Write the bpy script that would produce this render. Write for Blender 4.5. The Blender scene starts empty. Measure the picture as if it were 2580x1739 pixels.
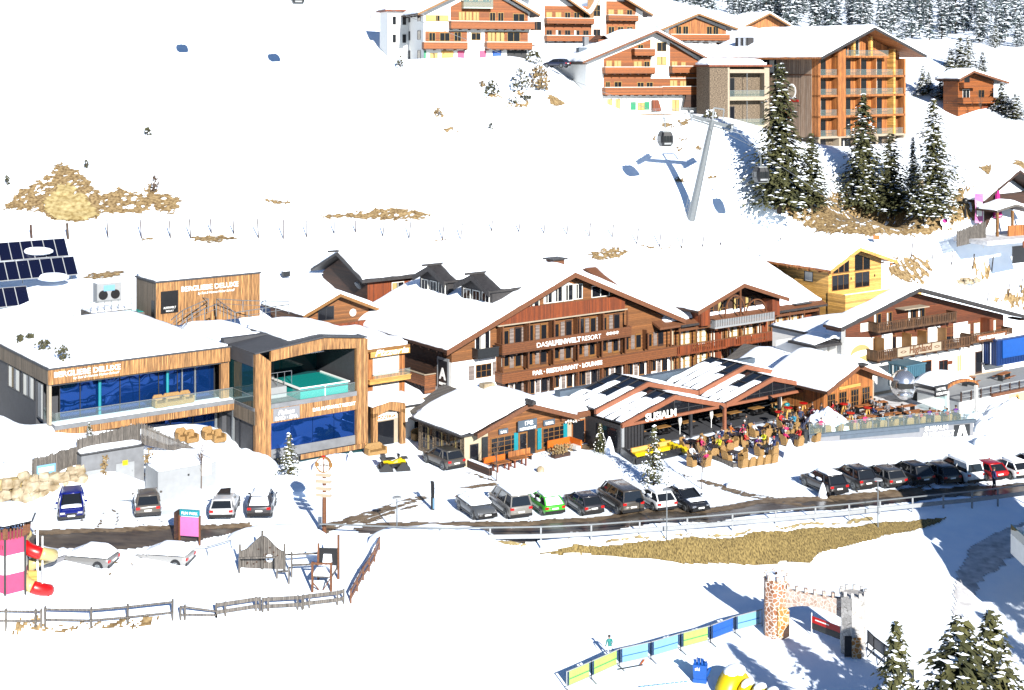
import bpy, bmesh, math, random
import numpy as np
from mathutils import Vector, Matrix
random.seed(7); RNG = np.random.default_rng(7)
C = bpy.context.scene.collection
R = math.radians
# ---------------------------------------------------------------- survey: level camera 35 m above the car park
F, CX, HY, CH = 3600.0, 1290.0, 170.0, 35.0
def P(px, py, Y): return Vector(((px-CX)*Y/F, Y, CH-(py-HY)*Y/F))
def Gz(px, py, z):
    Y = F*(CH-z)/(py-HY); return Vector(((px-CX)*Y/F, Y, z))
# ---------------------------------------------------------------- tagging helpers
def tag(o, label=None, cat=None, group=None, kind=None):
    if label: o['label'] = label
    if cat: o['category'] = cat
    if group: o['group'] = group
    if kind: o['kind'] = kind
    return o
def thing(name, label, cat, loc=(0,0,0), rz=0, group=None):
    o = bpy.data.objects.new(name, None); C.objects.link(o)
    o.empty_display_size = .3
    o.location = loc; o.rotation_euler = (0,0,rz)
    return tag(o, label, cat, group)
def link(name, me, mat=None, parent=None, smooth=False):
    o = bpy.data.objects.new(name, me); C.objects.link(o)
    if mat is not None:
        for m in (mat if isinstance(mat,(list,tuple)) else [mat]): me.materials.append(m)
    if smooth:
        me.polygons.foreach_set('use_smooth', [True]*len(me.polygons))
    if parent: o.parent = parent
    return o
class MB:
    """collects shapes, then links them as one mesh object"""
    def __init__(s): s.v=[]; s.f=[]; s.mi=[]
    def add(s, vs, fs, mi=0):
        n=len(s.v); s.v += [tuple(v) for v in vs]; s.f += [tuple(i+n for i in f) for f in fs]; s.mi += [mi]*len(fs); return s
    def box(s, x0,x1,y0,y1,z0,z1, mi=0):
        if x0>x1: x0,x1=x1,x0
        if y0>y1: y0,y1=y1,y0
        if z0>z1: z0,z1=z1,z0
        return s.add([(x0,y0,z0),(x1,y0,z0),(x1,y1,z0),(x0,y1,z0),(x0,y0,z1),(x1,y0,z1),(x1,y1,z1),(x0,y1,z1)],
            [(0,3,2,1),(4,5,6,7),(0,1,5,4),(1,2,6,5),(2,3,7,6),(3,0,4,7)], mi)
    def bar(s, p, q, w, h=None, mi=0, up=(0,0,1)):
        h = w if h is None else h
        p=Vector(p); q=Vector(q); d=(q-p)
        if d.length<1e-6: return s
        d.normalize(); u=Vector(up)
        if abs(d.dot(u))>.98: u=Vector((0,1,0))
        a=d.cross(u).normalized()*w*.5; b=a.cross(d).normalized()*h*.5
        vs=[p-a-b,p+a-b,p+a+b,p-a+b,q-a-b,q+a-b,q+a+b,q-a+b]
        return s.add(vs,[(0,3,2,1),(4,5,6,7),(0,1,5,4),(1,2,6,5),(2,3,7,6),(3,0,4,7)],mi)
    def tube(s, p, q, r0, r1=None, n=8, mi=0, cap=True):
        r1 = r0 if r1 is None else r1
        p=Vector(p); q=Vector(q); d=(q-p).normalized()
        u=Vector((0,0,1)) if abs(d.z)<.95 else Vector((1,0,0))
        a=d.cross(u).normalized(); b=d.cross(a)
        vs=[];
        for c,r in((p,r0),(q,r1)):
            for i in range(n):
                t=2*math.pi*i/n; vs.append(c+a*(r*math.cos(t))+b*(r*math.sin(t)))
        fs=[(i,i+n,(i+1)%n+n,(i+1)%n) for i in range(n)]
        if cap: fs += [tuple(range(n)), tuple(range(2*n-1,n-1,-1))]
        return s.add(vs,fs,mi)
    def path(s, pts, r, n=6, mi=0):
        for a,b in zip(pts[:-1],pts[1:]): s.tube(a,b,r,r,n,mi)
        return s
    def ball(s, c, rx, ry=None, rz=None, n=10, m=6, mi=0):
        ry=rx if ry is None else ry; rz=rx if rz is None else rz
        vs=[(c[0],c[1],c[2]-rz)]; fs=[]
        for j in range(1,m):
            ph=-math.pi/2+math.pi*j/m
            for i in range(n):
                t=2*math.pi*i/n
                vs.append((c[0]+rx*math.cos(ph)*math.cos(t),c[1]+ry*math.cos(ph)*math.sin(t),c[2]+rz*math.sin(ph)))
        vs.append((c[0],c[1],c[2]+rz)); k=len(vs)-1
        for i in range(n): fs.append((0,1+(i+1)%n,1+i))
        for j in range(m-2):
            for i in range(n):
                a=1+j*n+i; b=1+j*n+(i+1)%n; fs.append((a,b,b+n,a+n))
        o=1+(m-2)*n
        for i in range(n): fs.append((o+i,o+(i+1)%n,k))
        return s.add(vs,fs,mi)
    def loft(s, rings, mi=0, caps=True):
        n=len(rings[0]); vs=[p for r in rings for p in r]; fs=[]
        for j in range(len(rings)-1):
            for i in range(n):
                a=j*n+i; b=j*n+(i+1)%n; fs.append((a,b,b+n,a+n))
        if caps: fs += [tuple(range(n-1,-1,-1)), tuple(range((len(rings)-1)*n,len(rings)*n))]
        return s.add(vs,fs,mi)
    def prism(s, poly, axis, t0, t1, mi=0):
        """poly: list of 2D (u,v); axis 'y': (u,t,v); 'x': (t,u,v); 'z': (u,v,t)"""
        f={'y':lambda u,v,t:(u,t,v),'x':lambda u,v,t:(t,u,v),'z':lambda u,v,t:(u,v,t)}[axis]
        n=len(poly); vs=[f(u,v,t0) for u,v in poly]+[f(u,v,t1) for u,v in poly]
        fs=[(i,(i+1)%n,(i+1)%n+n,i+n) for i in range(n)]+[tuple(range(n-1,-1,-1)),tuple(range(n,2*n))]
        return s.add(vs,fs,mi)
    def build(s, name, mat=None, parent=None, smooth=False):
        me=bpy.data.meshes.new(name); me.from_pydata(s.v,[],s.f)
        o=link(name,me,mat,parent,smooth)
        if any(s.mi): me.polygons.foreach_set('material_index',s.mi)
        bm=bmesh.new(); bm.from_mesh(me); bmesh.ops.recalc_face_normals(bm,faces=bm.faces); bm.to_mesh(me); bm.free()
        me.update(); return o
def one(name, mat, parent, fn, smooth=False):
    m=MB(); fn(m); return m.build(name,mat,parent,smooth)
def bx(name, mat, parent, *a): return MB().box(*a).build(name,mat,parent)
def copy_tree(o, parent=None):
    c=o.copy(); C.objects.link(c)
    if parent: c.parent=parent
    for ch in list(o.children): copy_tree(ch,c)
    return c
# ---------------------------------------------------------------- materials (procedural, object coordinates)
def nodes(name):
    m=bpy.data.materials.new(name); m.use_nodes=True; nt=m.node_tree
    return m,nt,nt.nodes['Principled BSDF']
def tone(c):
    # swatches were picked by eye from the sunlit photograph; bring them down to reflectances
    c=tuple(c); mx,mn=max(c),min(c)
    if mn>.8: return c
    k=.42 if mn<.5 else .42+(.9-.42)*(mn-.5)/.3
    m=sum(c)/3; s=1.18
    return tuple(max(.003,(m+(x-m)*s)*k) for x in c)
def mat(name, col, rough=.6, var=.15, scale=4.0, stretch=(1,1,1), bump=0, metal=0, col2=None, spec=None, seams=None, fac=(.3,.7), detail=3, raw=False):
    m,nt,b=nodes(name); N=nt.nodes; L=nt.links; 
    if not raw: col=tone(col); col2=tone(col2) if col2 else None
    b.inputs['Roughness'].default_value=rough; b.inputs['Metallic'].default_value=metal
    if spec is not None: b.inputs['Specular IOR Level'].default_value=spec
    c1=tuple(max(0,x*(1-var)) for x in col); c2=col2 if col2 else tuple(min(1,x*(1+var)) for x in col)
    tc=N.new('ShaderNodeTexCoord'); mp=N.new('ShaderNodeMapping'); mp.inputs['Scale'].default_value=stretch
    L.new(tc.outputs['Object'],mp.inputs['Vector'])
    nz=N.new('ShaderNodeTexNoise'); nz.inputs['Scale'].default_value=scale; nz.inputs['Detail'].default_value=detail
    L.new(mp.outputs['Vector'],nz.inputs['Vector'])
    rp=N.new('ShaderNodeValToRGB'); rp.color_ramp.elements[0].position=fac[0]; rp.color_ramp.elements[1].position=fac[1]
    rp.color_ramp.elements[0].color=(*c1,1); rp.color_ramp.elements[1].color=(*c2,1)
    L.new(nz.outputs['Fac'],rp.inputs['Fac'])
    out=rp.outputs['Color']
    if seams:   # dark joints between boards: (axis, pitch, width)
        ax,pitch,w=seams
        sx=N.new('ShaderNodeSeparateXYZ'); L.new(tc.outputs['Object'],sx.inputs[0])
        mm=N.new('ShaderNodeMath'); mm.operation='MULTIPLY'; mm.inputs[1].default_value=1/pitch
        if ax=='XY':
            ad=N.new('ShaderNodeMath'); ad.operation='ADD'; L.new(sx.outputs[0],ad.inputs[0]); L.new(sx.outputs[1],ad.inputs[1]); L.new(ad.outputs[0],mm.inputs[0])
        else: L.new(sx.outputs['XYZ'.index(ax)],mm.inputs[0])
        fr=N.new('ShaderNodeMath'); fr.operation='FRACT'; L.new(mm.outputs[0],fr.inputs[0])
        lt=N.new('ShaderNodeMath'); lt.operation='LESS_THAN'; lt.inputs[1].default_value=w; L.new(fr.outputs[0],lt.inputs[0])
        fl=N.new('ShaderNodeMath'); fl.operation='FLOOR'; L.new(mm.outputs[0],fl.inputs[0])
        wn=N.new('ShaderNodeTexWhiteNoise'); wn.noise_dimensions='1D'; L.new(fl.outputs[0],wn.inputs['W'])
        mr=N.new('ShaderNodeMapRange'); mr.inputs[3].default_value=.65; mr.inputs[4].default_value=1.3; L.new(wn.outputs['Value'],mr.inputs[0])
        vm=N.new('ShaderNodeVectorMath'); vm.operation='SCALE'; L.new(out,vm.inputs[0]); L.new(mr.outputs[0],vm.inputs['Scale'])
        mx=N.new('ShaderNodeMixRGB'); mx.inputs[2].default_value=(*[x*.25 for x in col],1)
        L.new(lt.outputs[0],mx.inputs[0]); L.new(vm.outputs[0],mx.inputs[1]); out=mx.outputs[0]
    L.new(out,b.inputs['Base Color'])
    if bump:
        bp=N.new('ShaderNodeBump'); bp.inputs['Strength'].default_value=bump; bp.inputs['Distance'].default_value=.1
        L.new(nz.outputs['Fac'],bp.inputs['Height']); L.new(bp.outputs['Normal'],b.inputs['Normal'])
    return m
M={}
def _mats():
    M['snow']=mat('snow_surface',(.76,.84,.94),.75,.02,.9,bump=.25,detail=6,col2=(.82,.88,.95),raw=True)
    M['snow_cap']=mat('snow_cap',(.8,.86,.94),.75,.02,1.5,bump=.2,detail=5,raw=True,col2=(.84,.88,.95))
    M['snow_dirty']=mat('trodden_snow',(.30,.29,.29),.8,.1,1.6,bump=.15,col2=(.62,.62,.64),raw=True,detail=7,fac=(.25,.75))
    M['asphalt']=mat('wet_asphalt',(.10,.085,.072),.3,.35,1.2,stretch=(.5,1.6,1),bump=.1,col2=(.2,.165,.13))
    M['mud']=mat('muddy_slush',(.25,.17,.10),.7,.3,1.6,bump=.3,col2=(.42,.32,.22))
    M['grass']=mat('dry_grass',(.24,.14,.05),.9,.35,3.0,stretch=(1,1,.6),bump=.5,col2=(.6,.44,.24),detail=10,fac=(.34,.66))
    M['grass_net']=mat('netted_grass',(.22,.15,.05),.9,.4,9.0,stretch=(1.6,.5,.25),bump=.5,col2=(.56,.42,.18),detail=9,fac=(.36,.64))
    M['earth']=mat('bare_clay',(.5,.34,.12),.9,.3,1.6,stretch=(1,1,.35),bump=.8,col2=(.9,.75,.42),detail=8)
    M['rock']=mat('granite',(.40,.28,.14),.85,.3,1.4,bump=.5,col2=(.78,.68,.52),detail=8)
    M['concrete']=mat('grey_concrete',(.30,.31,.33),.8,.15,1.5)
    M['concrete_l']=mat('pale_grey_panel',(.5,.52,.54),.7,.06,2)
    M['plaster']=mat('white_plaster',(.8,.79,.76),.85,.04,2)
    M['plaster_c']=mat('cream_plaster',(.72,.62,.46),.85,.06,2)
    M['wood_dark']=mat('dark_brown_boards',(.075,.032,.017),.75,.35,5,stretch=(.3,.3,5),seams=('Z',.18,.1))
    M['wood_red']=mat('red_brown_vertical_boards',(.30,.075,.022),.7,.3,4,stretch=(5,5,.3),seams=('XY',.17,.1))
    M['wood_brown']=mat('brown_timber',(.21,.082,.034),.7,.35,6,stretch=(.4,.4,4),bump=.2)
    M['wood_bal']=mat('carved_balcony_wood',(.27,.10,.04),.7,.3,3,stretch=(1,1,4),seams=('Z',.22,.12))
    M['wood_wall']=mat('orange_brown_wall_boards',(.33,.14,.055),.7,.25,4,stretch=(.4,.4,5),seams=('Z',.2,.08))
    M['wood_barge']=mat('barge_board',(.24,.10,.05),.7,.2,5)
    M['wood_grey']=mat('weathered_grey_boards',(.16,.14,.125),.85,.35,5,stretch=(4,4,.4),seams=('XY',.14,.14),col2=(.32,.29,.26))
    M['wood_gold']=mat('golden_larch',(.44,.22,.045),.65,.2,4,stretch=(.3,.3,5),seams=('Z',.22,.06),col2=(.58,.33,.09),raw=True)
    M['wood_rustic']=mat('rustic_larch_cladding',(.13,.045,.012),.75,.5,7,stretch=(5,5,.12),seams=('XY',.16,.1),col2=(.46,.24,.085),raw=True,fac=(.36,.66))
    M['wood_rustic_g']=mat('silvered_larch_cladding',(.20,.155,.11),.8,.35,7,stretch=(5,5,.12),seams=('XY',.16,.1),col2=(.36,.29,.22))
    M['wood_cedar']=mat('cedar_cladding',(.20,.055,.012),.7,.35,4,stretch=(4,4,.2),seams=('XY',.2,.08),col2=(.40,.15,.035),raw=True)
    M['wood_silv']=mat('pale_vertical_cladding',(.40,.2,.10),.75,.4,5,stretch=(5,5,.1),seams=('XY',.2,.06),col2=(.62,.50,.40))
    M['wood_chalet']=mat('chalet_balcony_wood',(.40,.125,.035),.65,.2,4,stretch=(.5,.5,4),seams=('Z',.2,.08))
    M['roofdark']=mat('dark_sheet_roof',(.055,.05,.05),.6,.3,3)
    M['slate']=mat('blue_grey_cladding',(.13,.17,.22),.6,.1,2)
    M['anthra']=mat('anthracite_render',(.085,.088,.10),.75,.1,2)
    M['frame_w']=mat('white_frame',(.78,.77,.72),.5,.03,2)
    M['frame_b']=mat('wood_frame',(.34,.17,.06),.6,.15,4)
    M['frame_y']=mat('pine_frame',(.62,.38,.12),.6,.12,4)
    M['frame_d']=mat('dark_frame',(.05,.05,.055),.5,.1,3)
    M['steel']=mat('galvanised_steel',(.45,.48,.5),.4,.08,5,metal=.5)
    M['steel_d']=mat('dark_steel',(.06,.065,.07),.45,.1,5,metal=.4)
    M['silver']=mat('polished_steel',(.75,.76,.78),.18,.03,3,metal=.9)
    M['white']=mat('white_paint',(.82,.82,.8),.45,.02,3)
    M['black']=mat('black_paint',(.018,.018,.02),.4,.1,3)
    M['red']=mat('red_plastic',(.72,.02,.03),.35,.04,3)
    M['pink']=mat('pink_paint',(.86,.14,.27),.5,.05,3)
    M['pink_l']=mat('light_pink_panel',(.85,.30,.62),.5,.05,3)
    M['magenta']=mat('magenta_cloth',(.62,.01,.32),.7,.1,3)
    M['yellow']=mat('yellow_plastic',(.95,.72,.0),.4,.05,3)
    M['cream']=mat('cream_plastic',(.85,.7,.35),.4,.05,3)
    M['blue']=mat('blue_plastic',(.0,.15,.55),.4,.08,3)
    M['teal']=mat('teal_paint',(.02,.35,.42),.5,.08,3)
    M['cyan']=mat('pale_blue_banner',(.32,.60,.85),.6,.06,3)
    M['bblue']=mat('deep_blue_banner',(.02,.16,.62),.6,.08,3)
    M['lime']=mat('lime_banner',(.52,.80,.22),.6,.06,3)
    M['orange']=mat('orange_plastic',(.85,.22,.03),.5,.05,3)
    M['green']=mat('green_paint',(.02,.34,.16),.5,.08,3)
    M['wicker']=mat('wicker',(.46,.26,.10),.7,.3,18,bump=.3,col2=(.66,.42,.19))
    M['wood_table']=mat('table_wood',(.45,.24,.09),.6,.2,6,stretch=(.5,4,1))
    M['curtain']=mat('curtain_cloth',(.72,.71,.66),.8,.12,6,stretch=(5,5,.2))
    M['curtain_y']=mat('yellow_blind',(.66,.52,.24),.8,.12,6,stretch=(5,5,.2))
    M['shut_g']=mat('grey_shutter',(.40,.33,.30),.7,.1,4,seams=('Z',.1,.2))
    M['needle']=mat('spruce_needles',(.022,.032,.010),.8,.5,1.0,col2=(.095,.092,.028),raw=True)
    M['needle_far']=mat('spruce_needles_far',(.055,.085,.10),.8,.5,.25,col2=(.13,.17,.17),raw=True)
    M['bark']=mat('bark',(.10,.07,.05),.9,.3,5)
    M['twig']=mat('bare_twigs',(.17,.12,.09),.9,.3,5)
    M['shrub']=mat('shrub_leaves',(.05,.055,.022),.85,.5,2,col2=(.13,.12,.05))
    M['stone_b']=mat('stone_cladding',(.17,.12,.08),.85,.4,4,stretch=(1,1,2.5),col2=(.36,.28,.2),bump=.3,fac=(.4,.6),detail=8)
    M['sand']=mat('pale_render',(.62,.52,.40),.8,.08,2)
    M['tile_g']=mat('grey_banner',(.36,.37,.40),.7,.05,2)
    for k,c in dict(skin=(.6,.36,.25),hair=(.06,.035,.02)).items(): M[k]=mat(k,c,.6,.08,6)
    # glazing
    def glass(name,col,rough=.04,metal=0.0,wob=.0,spec=.5):
        m,nt,b=nodes(name); b.inputs['Base Color'].default_value=(*col,1); b.inputs['Roughness'].default_value=rough
        b.inputs['Metallic'].default_value=metal; b.inputs['Specular IOR Level'].default_value=spec
        if wob:
            tc=nt.nodes.new('ShaderNodeTexCoord'); nz=nt.nodes.new('ShaderNodeTexNoise'); nz.inputs['Scale'].default_value=.45; nz.inputs['Detail'].default_value=1
            bp=nt.nodes.new('ShaderNodeBump'); bp.inputs['Strength'].default_value=wob; bp.inputs['Distance'].default_value=.25
            nt.links.new(tc.outputs['Object'],nz.inputs['Vector']); nt.links.new(nz.outputs['Fac'],bp.inputs['Height']); nt.links.new(bp.outputs['Normal'],b.inputs['Normal'])
        return m
    M['glass']=glass('window_glass',(.008,.009,.012),.03,spec=.3)
    M['glass_blue']=glass('blue_reflection_glass',(.006,.042,.19),.015,.75,.08)  # base colour carries the blue of the shaded scenery the panes would mirror
    M['glass_teal']=glass('teal_glass',(.006,.03,.034),.03,.0,spec=.35)
    M['carglass']=glass('car_glass',(.01,.012,.015),.03)
    M['solar']=glass('solar_cells',(.002,.003,.014),.25)
    m,nt,b=nodes('clear_glass'); b.inputs['Base Color'].default_value=(.75,.95,.92,1); b.inputs['Roughness'].default_value=.02
    tr=nt.nodes.new('ShaderNodeBsdfTransparent'); tr.inputs[0].default_value=(.86,.95,.94,1); mx=nt.nodes.new('ShaderNodeMixShader'); mx.inputs[0].default_value=.07
    nt.links.new(tr.outputs[0],mx.inputs[1]); nt.links.new(b.outputs[0],mx.inputs[2]); nt.links.new(mx.outputs[0],nt.nodes['Material Output'].inputs[0]); M['clear']=m
    m,nt,b=nodes('pool_water'); b.inputs['Base Color'].default_value=(.008,.24,.22,1); b.inputs['Roughness'].default_value=.04
    nz=nt.nodes.new('ShaderNodeTexNoise'); nz.inputs['Scale'].default_value=2.5; bp=nt.nodes.new('ShaderNodeBump'); bp.inputs['Strength'].default_value=.3
    nt.links.new(nz.outputs['Fac'],bp.inputs['Height']); nt.links.new(bp.outputs['Normal'],b.inputs['Normal']); M['water']=m
    # stone mosaic (castle, boulder wall)
    def cells(name,stone,joint,scale,width,stone2=None,bump=.5):
        m,nt,b=nodes(name); N=nt.nodes; L=nt.links; b.inputs['Roughness'].default_value=.85
        tc=N.new('ShaderNodeTexCoord'); v=N.new('ShaderNodeTexVoronoi'); v.feature='DISTANCE_TO_EDGE'; v.inputs['Scale'].default_value=scale
        v2=N.new('ShaderNodeTexVoronoi'); v2.inputs['Scale'].default_value=scale
        L.new(tc.outputs['Object'],v.inputs['Vector']); L.new(tc.outputs['Object'],v2.inputs['Vector'])
        st=N.new('ShaderNodeMath'); st.operation='GREATER_THAN'; st.inputs[1].default_value=width; L.new(v.outputs['Distance'],st.inputs[0])
        sp=N.new('ShaderNodeSeparateColor'); L.new(v2.outputs['Color'],sp.inputs[0])
        c=N.new('ShaderNodeMixRGB'); c.inputs[1].default_value=(*tone(stone),1); c.inputs[2].default_value=(*tone(stone2 or [x*1.5 for x in stone]),1); L.new(sp.outputs[0],c.inputs[0])
        mx=N.new('ShaderNodeMixRGB'); mx.inputs[1].default_value=(*tone(joint),1); L.new(st.outputs[0],mx.inputs[0]); L.new(c.outputs[0],mx.inputs[2]); L.new(mx.outputs[0],b.inputs['Base Color'])
        bp=N.new('ShaderNodeBump'); bp.inputs['Strength'].default_value=bump; L.new(v.outputs['Distance'],bp.inputs['Height']); L.new(bp.outputs['Normal'],b.inputs['Normal'])
        return m
    M['mosaic']=cells('painted_stone_red',(.42,.17,.09),(.8,.72,.66),3.4,.07,(.66,.36,.22))
    M['mosaic_y']=cells('painted_stone_ochre',(.55,.22,.06),(.78,.70,.58),3.6,.06,(.72,.38,.14))
    M['mosaic_g']=cells('painted_stone_grey',(.58,.56,.54),(.46,.44,.42),4,.04,(.68,.66,.64))
    M['mosaic_p']=cells('painted_stone_pale',(.62,.44,.36),(.78,.72,.66),4,.05,(.74,.62,.55))
_mats()
def paint(name,col,rough=.25,dirt=.0):
    m,nt,b=nodes(name); N=nt.nodes; L=nt.links
    b.inputs['Roughness'].default_value=rough; b.inputs['Coat Weight'].default_value=.5; b.inputs['Coat Roughness'].default_value=.06
    tc=N.new('ShaderNodeTexCoord'); sx=N.new('ShaderNodeSeparateXYZ'); L.new(tc.outputs['Object'],sx.inputs[0])
    nz=N.new('ShaderNodeTexNoise'); nz.inputs['Scale'].default_value=3; nz.inputs['Detail'].default_value=5; L.new(tc.outputs['Object'],nz.inputs['Vector'])
    # road salt thrown up over the lower flanks
    mr=N.new('ShaderNodeMapRange'); mr.inputs[1].default_value=.25; mr.inputs[2].default_value=1.0; mr.inputs[3].default_value=1; mr.inputs[4].default_value=0; L.new(sx.outputs[2],mr.inputs[0])
    mu=N.new('ShaderNodeMath'); mu.operation='MULTIPLY'; L.new(mr.outputs[0],mu.inputs[0]); L.new(nz.outputs['Fac'],mu.inputs[1])
    m2=N.new('ShaderNodeMath'); m2.operation='MULTIPLY'; m2.inputs[1].default_value=dirt*1.5; L.new(mu.outputs[0],m2.inputs[0])
    mx=N.new('ShaderNodeMixRGB'); mx.inputs[1].default_value=(*tone(col),1); mx.inputs[2].default_value=(.13,.115,.095,1); L.new(m2.outputs[0],mx.inputs[0]); L.new(mx.outputs[0],b.inputs['Base Color'])
    return m
def write(parent, text, size, a, b, z, material, face='front', bold=.0, width=None, name='lettering', shear=0, extr=.02):
    """lettering as a mesh standing on a facade (local coordinates, lower left corner)"""
    cu=bpy.data.curves.new('t','FONT'); cu.body=text; cu.size=size; cu.extrude=extr; cu.offset=bold; cu.shear=shear
    t=bpy.data.objects.new('t',cu); C.objects.link(t); bpy.context.view_layer.update()
    dg=bpy.context.evaluated_depsgraph_get(); me=bpy.data.meshes.new_from_object(t.evaluated_get(dg))
    bpy.data.objects.remove(t); xs=[v.co.x for v in me.vertices]
    sx=(width/(max(xs)-min(xs))) if width and xs else 1
    me.transform(Matrix.Diagonal((sx,1,1,1)))
    me.transform(Matrix.Rotation(R(90),4,'X'))
    if face=='left': me.transform(Matrix.Rotation(R(-90),4,'Z'))
    me.transform(Matrix.Translation((a,b,z)))
    return link(name,me,material,parent)
class Frame:
    def __init__(s,X,Y,deg,z0=0.0):
        s.X,s.Y,s.t,s.z0=X,Y,R(deg),z0; s.ca,s.sa=math.cos(s.t),math.sin(s.t)
    def loc(s): return (s.X,s.Y,s.z0)
    def fr(s,px,py,b=0.0):
        k=(px-CX)/F; X0=s.X-s.sa*b; Y0=s.Y+s.ca*b
        a=(k*Y0-X0)/(s.ca-k*s.sa); Y=Y0+a*s.sa
        return a, CH-(py-HY)*Y/F-s.z0
    def sd(s,px,py,a=0.0):
        k=(px-CX)/F; X0=s.X+s.ca*a; Y0=s.Y+s.sa*a
        b=(X0-k*Y0)/(s.sa+k*s.ca); Y=Y0+b*s.ca
        return b, CH-(py-HY)*Y/F-s.z0
    def gr(s,px,py,z):
        p=Gz(px,py,z+s.z0); dx,dy=p.x-s.X,p.y-s.Y
        return dx*s.ca+dy*s.sa, -dx*s.sa+dy*s.ca
    def w(s,a,b,z=0): return Vector((s.X+a*s.ca-b*s.sa, s.Y+a*s.sa+b*s.ca, s.z0+z))
def frame_at(px,py,z,deg):
    p=Gz(px,py,z); return Frame(p.x,p.y,deg,z)
# ---------------------------------------------------------------- the lie of the land
CP=[]
def cz(*L):
    for px,py,z in L: CP.append(tuple(Gz(px,py,z)))
def cy(*L):
    for px,py,Y in L: CP.append(tuple(P(px,py,Y)))
def cw(*L): CP.extend(L)
cw((-60,55,-6),(-20,55,-5.5),(20,55,-5.5),(60,55,-6.5),(-45,75,-4.8),(45,75,-4.8),(70,80,-6))
cz((0,1739,-3.6),(500,1739,-3.5),(1000,1739,-3.4),(1500,1739,-3.0),(2000,1739,-2.9),(2300,1739,-3.2),(2580,1739,-3.8))
cz((0,1640,-2.6),(430,1640,-2.4),(850,1600,-2.3),(1000,1500,-1.6),(1250,1460,-1.6),(1300,1580,-2.3),(1600,1500,-2.0),(1700,1600,-2.4),(1960,1600,-2.4),(2140,1640,-2.5),(1900,1500,-2.0),(2150,1500,-1.9),(2300,1420,-1.3))
cz((0,1570,-1.0),(430,1555,-1.0),(860,1515,-1.0),(0,1450,.1),(250,1460,-.1),(500,1470,-.5),(760,1480,-.8),(100,1420,.5),(300,1410,.4),(600,1400,-.1),(850,1400,-.3),(950,1400,-.4),(1100,1400,-.5))
# bank under the road: top and foot
cz((1260,1384,-.15),(1450,1375,-.15),(1600,1367,-.15),(1750,1355,-.15),(1900,1344,-.15),(2050,1334,-.2),(2200,1322,-.25),(2390,1304,-.4))
cz((1290,1398,-.6),(1450,1410,-.9),(1600,1417,-1.1),(1750,1427,-1.5),(1900,1430,-1.8),(2050,1427,-1.7),(2200,1378,-1.1),(2390,1320,-.7))
# road and car park
cz((0,1380,1.0),(200,1370,.95),(400,1360,.75),(600,1335,.4),(800,1335,.1),(1000,1335,0),(1300,1340,0),(1500,1330,0),(1800,1305,0),(2100,1278,-.1),(2300,1255,-.3),(2580,1235,-.5))
cz((0,1330,1.15),(200,1300,1.2),(370,1300,1.05),(560,1300,.7),(660,1300,.5),(900,1280,0),(1200,1280,0),(1500,1270,0),(1800,1240,0),(2070,1230,0),(2300,1200,-.2),(2560,1190,-.4))
cz((850,1200,.2),(1000,1180,.1),(1200,1200,.1),(1400,1180,.1),(1700,1190,.1),(1900,1170,.2),(2150,1130,.1),(2350,1110,-.2),(2550,1100,-.4),(2560,1040,-.9),(990,1135,.1),(1170,1176,.1),(1400,1150,.1),(1560,1150,.2),(1750,1150,.4),(1900,1080,.5),(2200,1062,-.2),(2300,1075,-.4),(2420,1085,-.6))
cz((2480,1300,-.6),(2580,1330,-.9),(2450,1400,-1.2),(2580,1450,-1.8),(2350,1480,-1.6),(2300,1600,-2.4))
# banks on the left, below the glass building
cy((-60,1262,109.5),(0,1292,108.7),(60,1292,109.2),(-60,1300,108),(0,1150,113.6),(110,1118,115),(230,1122,116.6),(300,1120,118),(400,1116,121.3),(480,1112,122.4),(560,1118,123.4),(0,1266,110.2),(100,1264,111.2),(0,1196,113.4),(100,1180,114.2),(205,1226,113.2),(365,1224,116.5),(560,1215,118)); cz((620,1165,1.0),(560,1232,.9),(640,1225,.5),(700,1190,.3),(760,1150,.4),(850,1170,.4))
# hidden ground under and behind the hotel
cw((12,131,.1),(22,139,.1),(18,142,.1),(28,146,.1),(10,138,.1));cw((-10,140,.3),(-2,147,.2),(3.6,150.5,-1.3),(15.7,158.5,-1.5),(27.8,167.5,-1.5),(39,175.5,-1.2),(15,152,-.8),(26,158,-.8),(36,160,-.3),(-25,135,1.5),(-45,130,3.0),(-60,125,3.2),(-40,145,3.5),(-42,120,3.4),(-47,122,3.4),(-53,122,3.4),(-44,140,3.0),(-52,140,4),(-20,155,3),(5,172,3),(25,182,3.5),(45,186,4),(60,150,-.5))
# meadow behind, ski slope
FL=[(-500,600,176),(-200,600,178),(100,600,180),(400,600,183),(800,600,186),(1200,605,190),(1600,600,194),(1900,622,204),(2200,618,210),(2500,640,205)]
cy(*FL)
cw((-60,150,6),(-50,165,10.5),(-30,172,10),(-12,178,9),(8,184,9.5))
for px,py,Y in FL[:6]:
    p=P(px,py,Y)
    g=.5 if px<900 else .57
    for d in ((12,26,42) if px<1000 else (12,24) if px<1500 else (10,)): cw((p.x*(1+d/Y),Y+d,p.z+g*d))
    if px<900:
        for d in (80,130): cw((p.x*(1+d/Y),Y+d,p.z+g*d))
cy((1010,166,221),(1150,170,222),(1330,174,223),(1010,158,232),(1150,160,234),(1330,162,235),(1180,90,262),(1400,70,262),(1450,262,222),(1600,300,222),(1760,300,223),(1600,288,233),(1760,287,233),(1583,421,212),(1740,548,199))
cy((1850,300,227),(2060,378,222),(2200,395,221),(2330,390,222),(2060,372,240),(2200,372,240),(1960,540,206),(2190,560,206),(2350,545,206),(1850,520,204),(2450,400,224),(2560,370,226),(2600,470,216),(2500,560,206))
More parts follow.
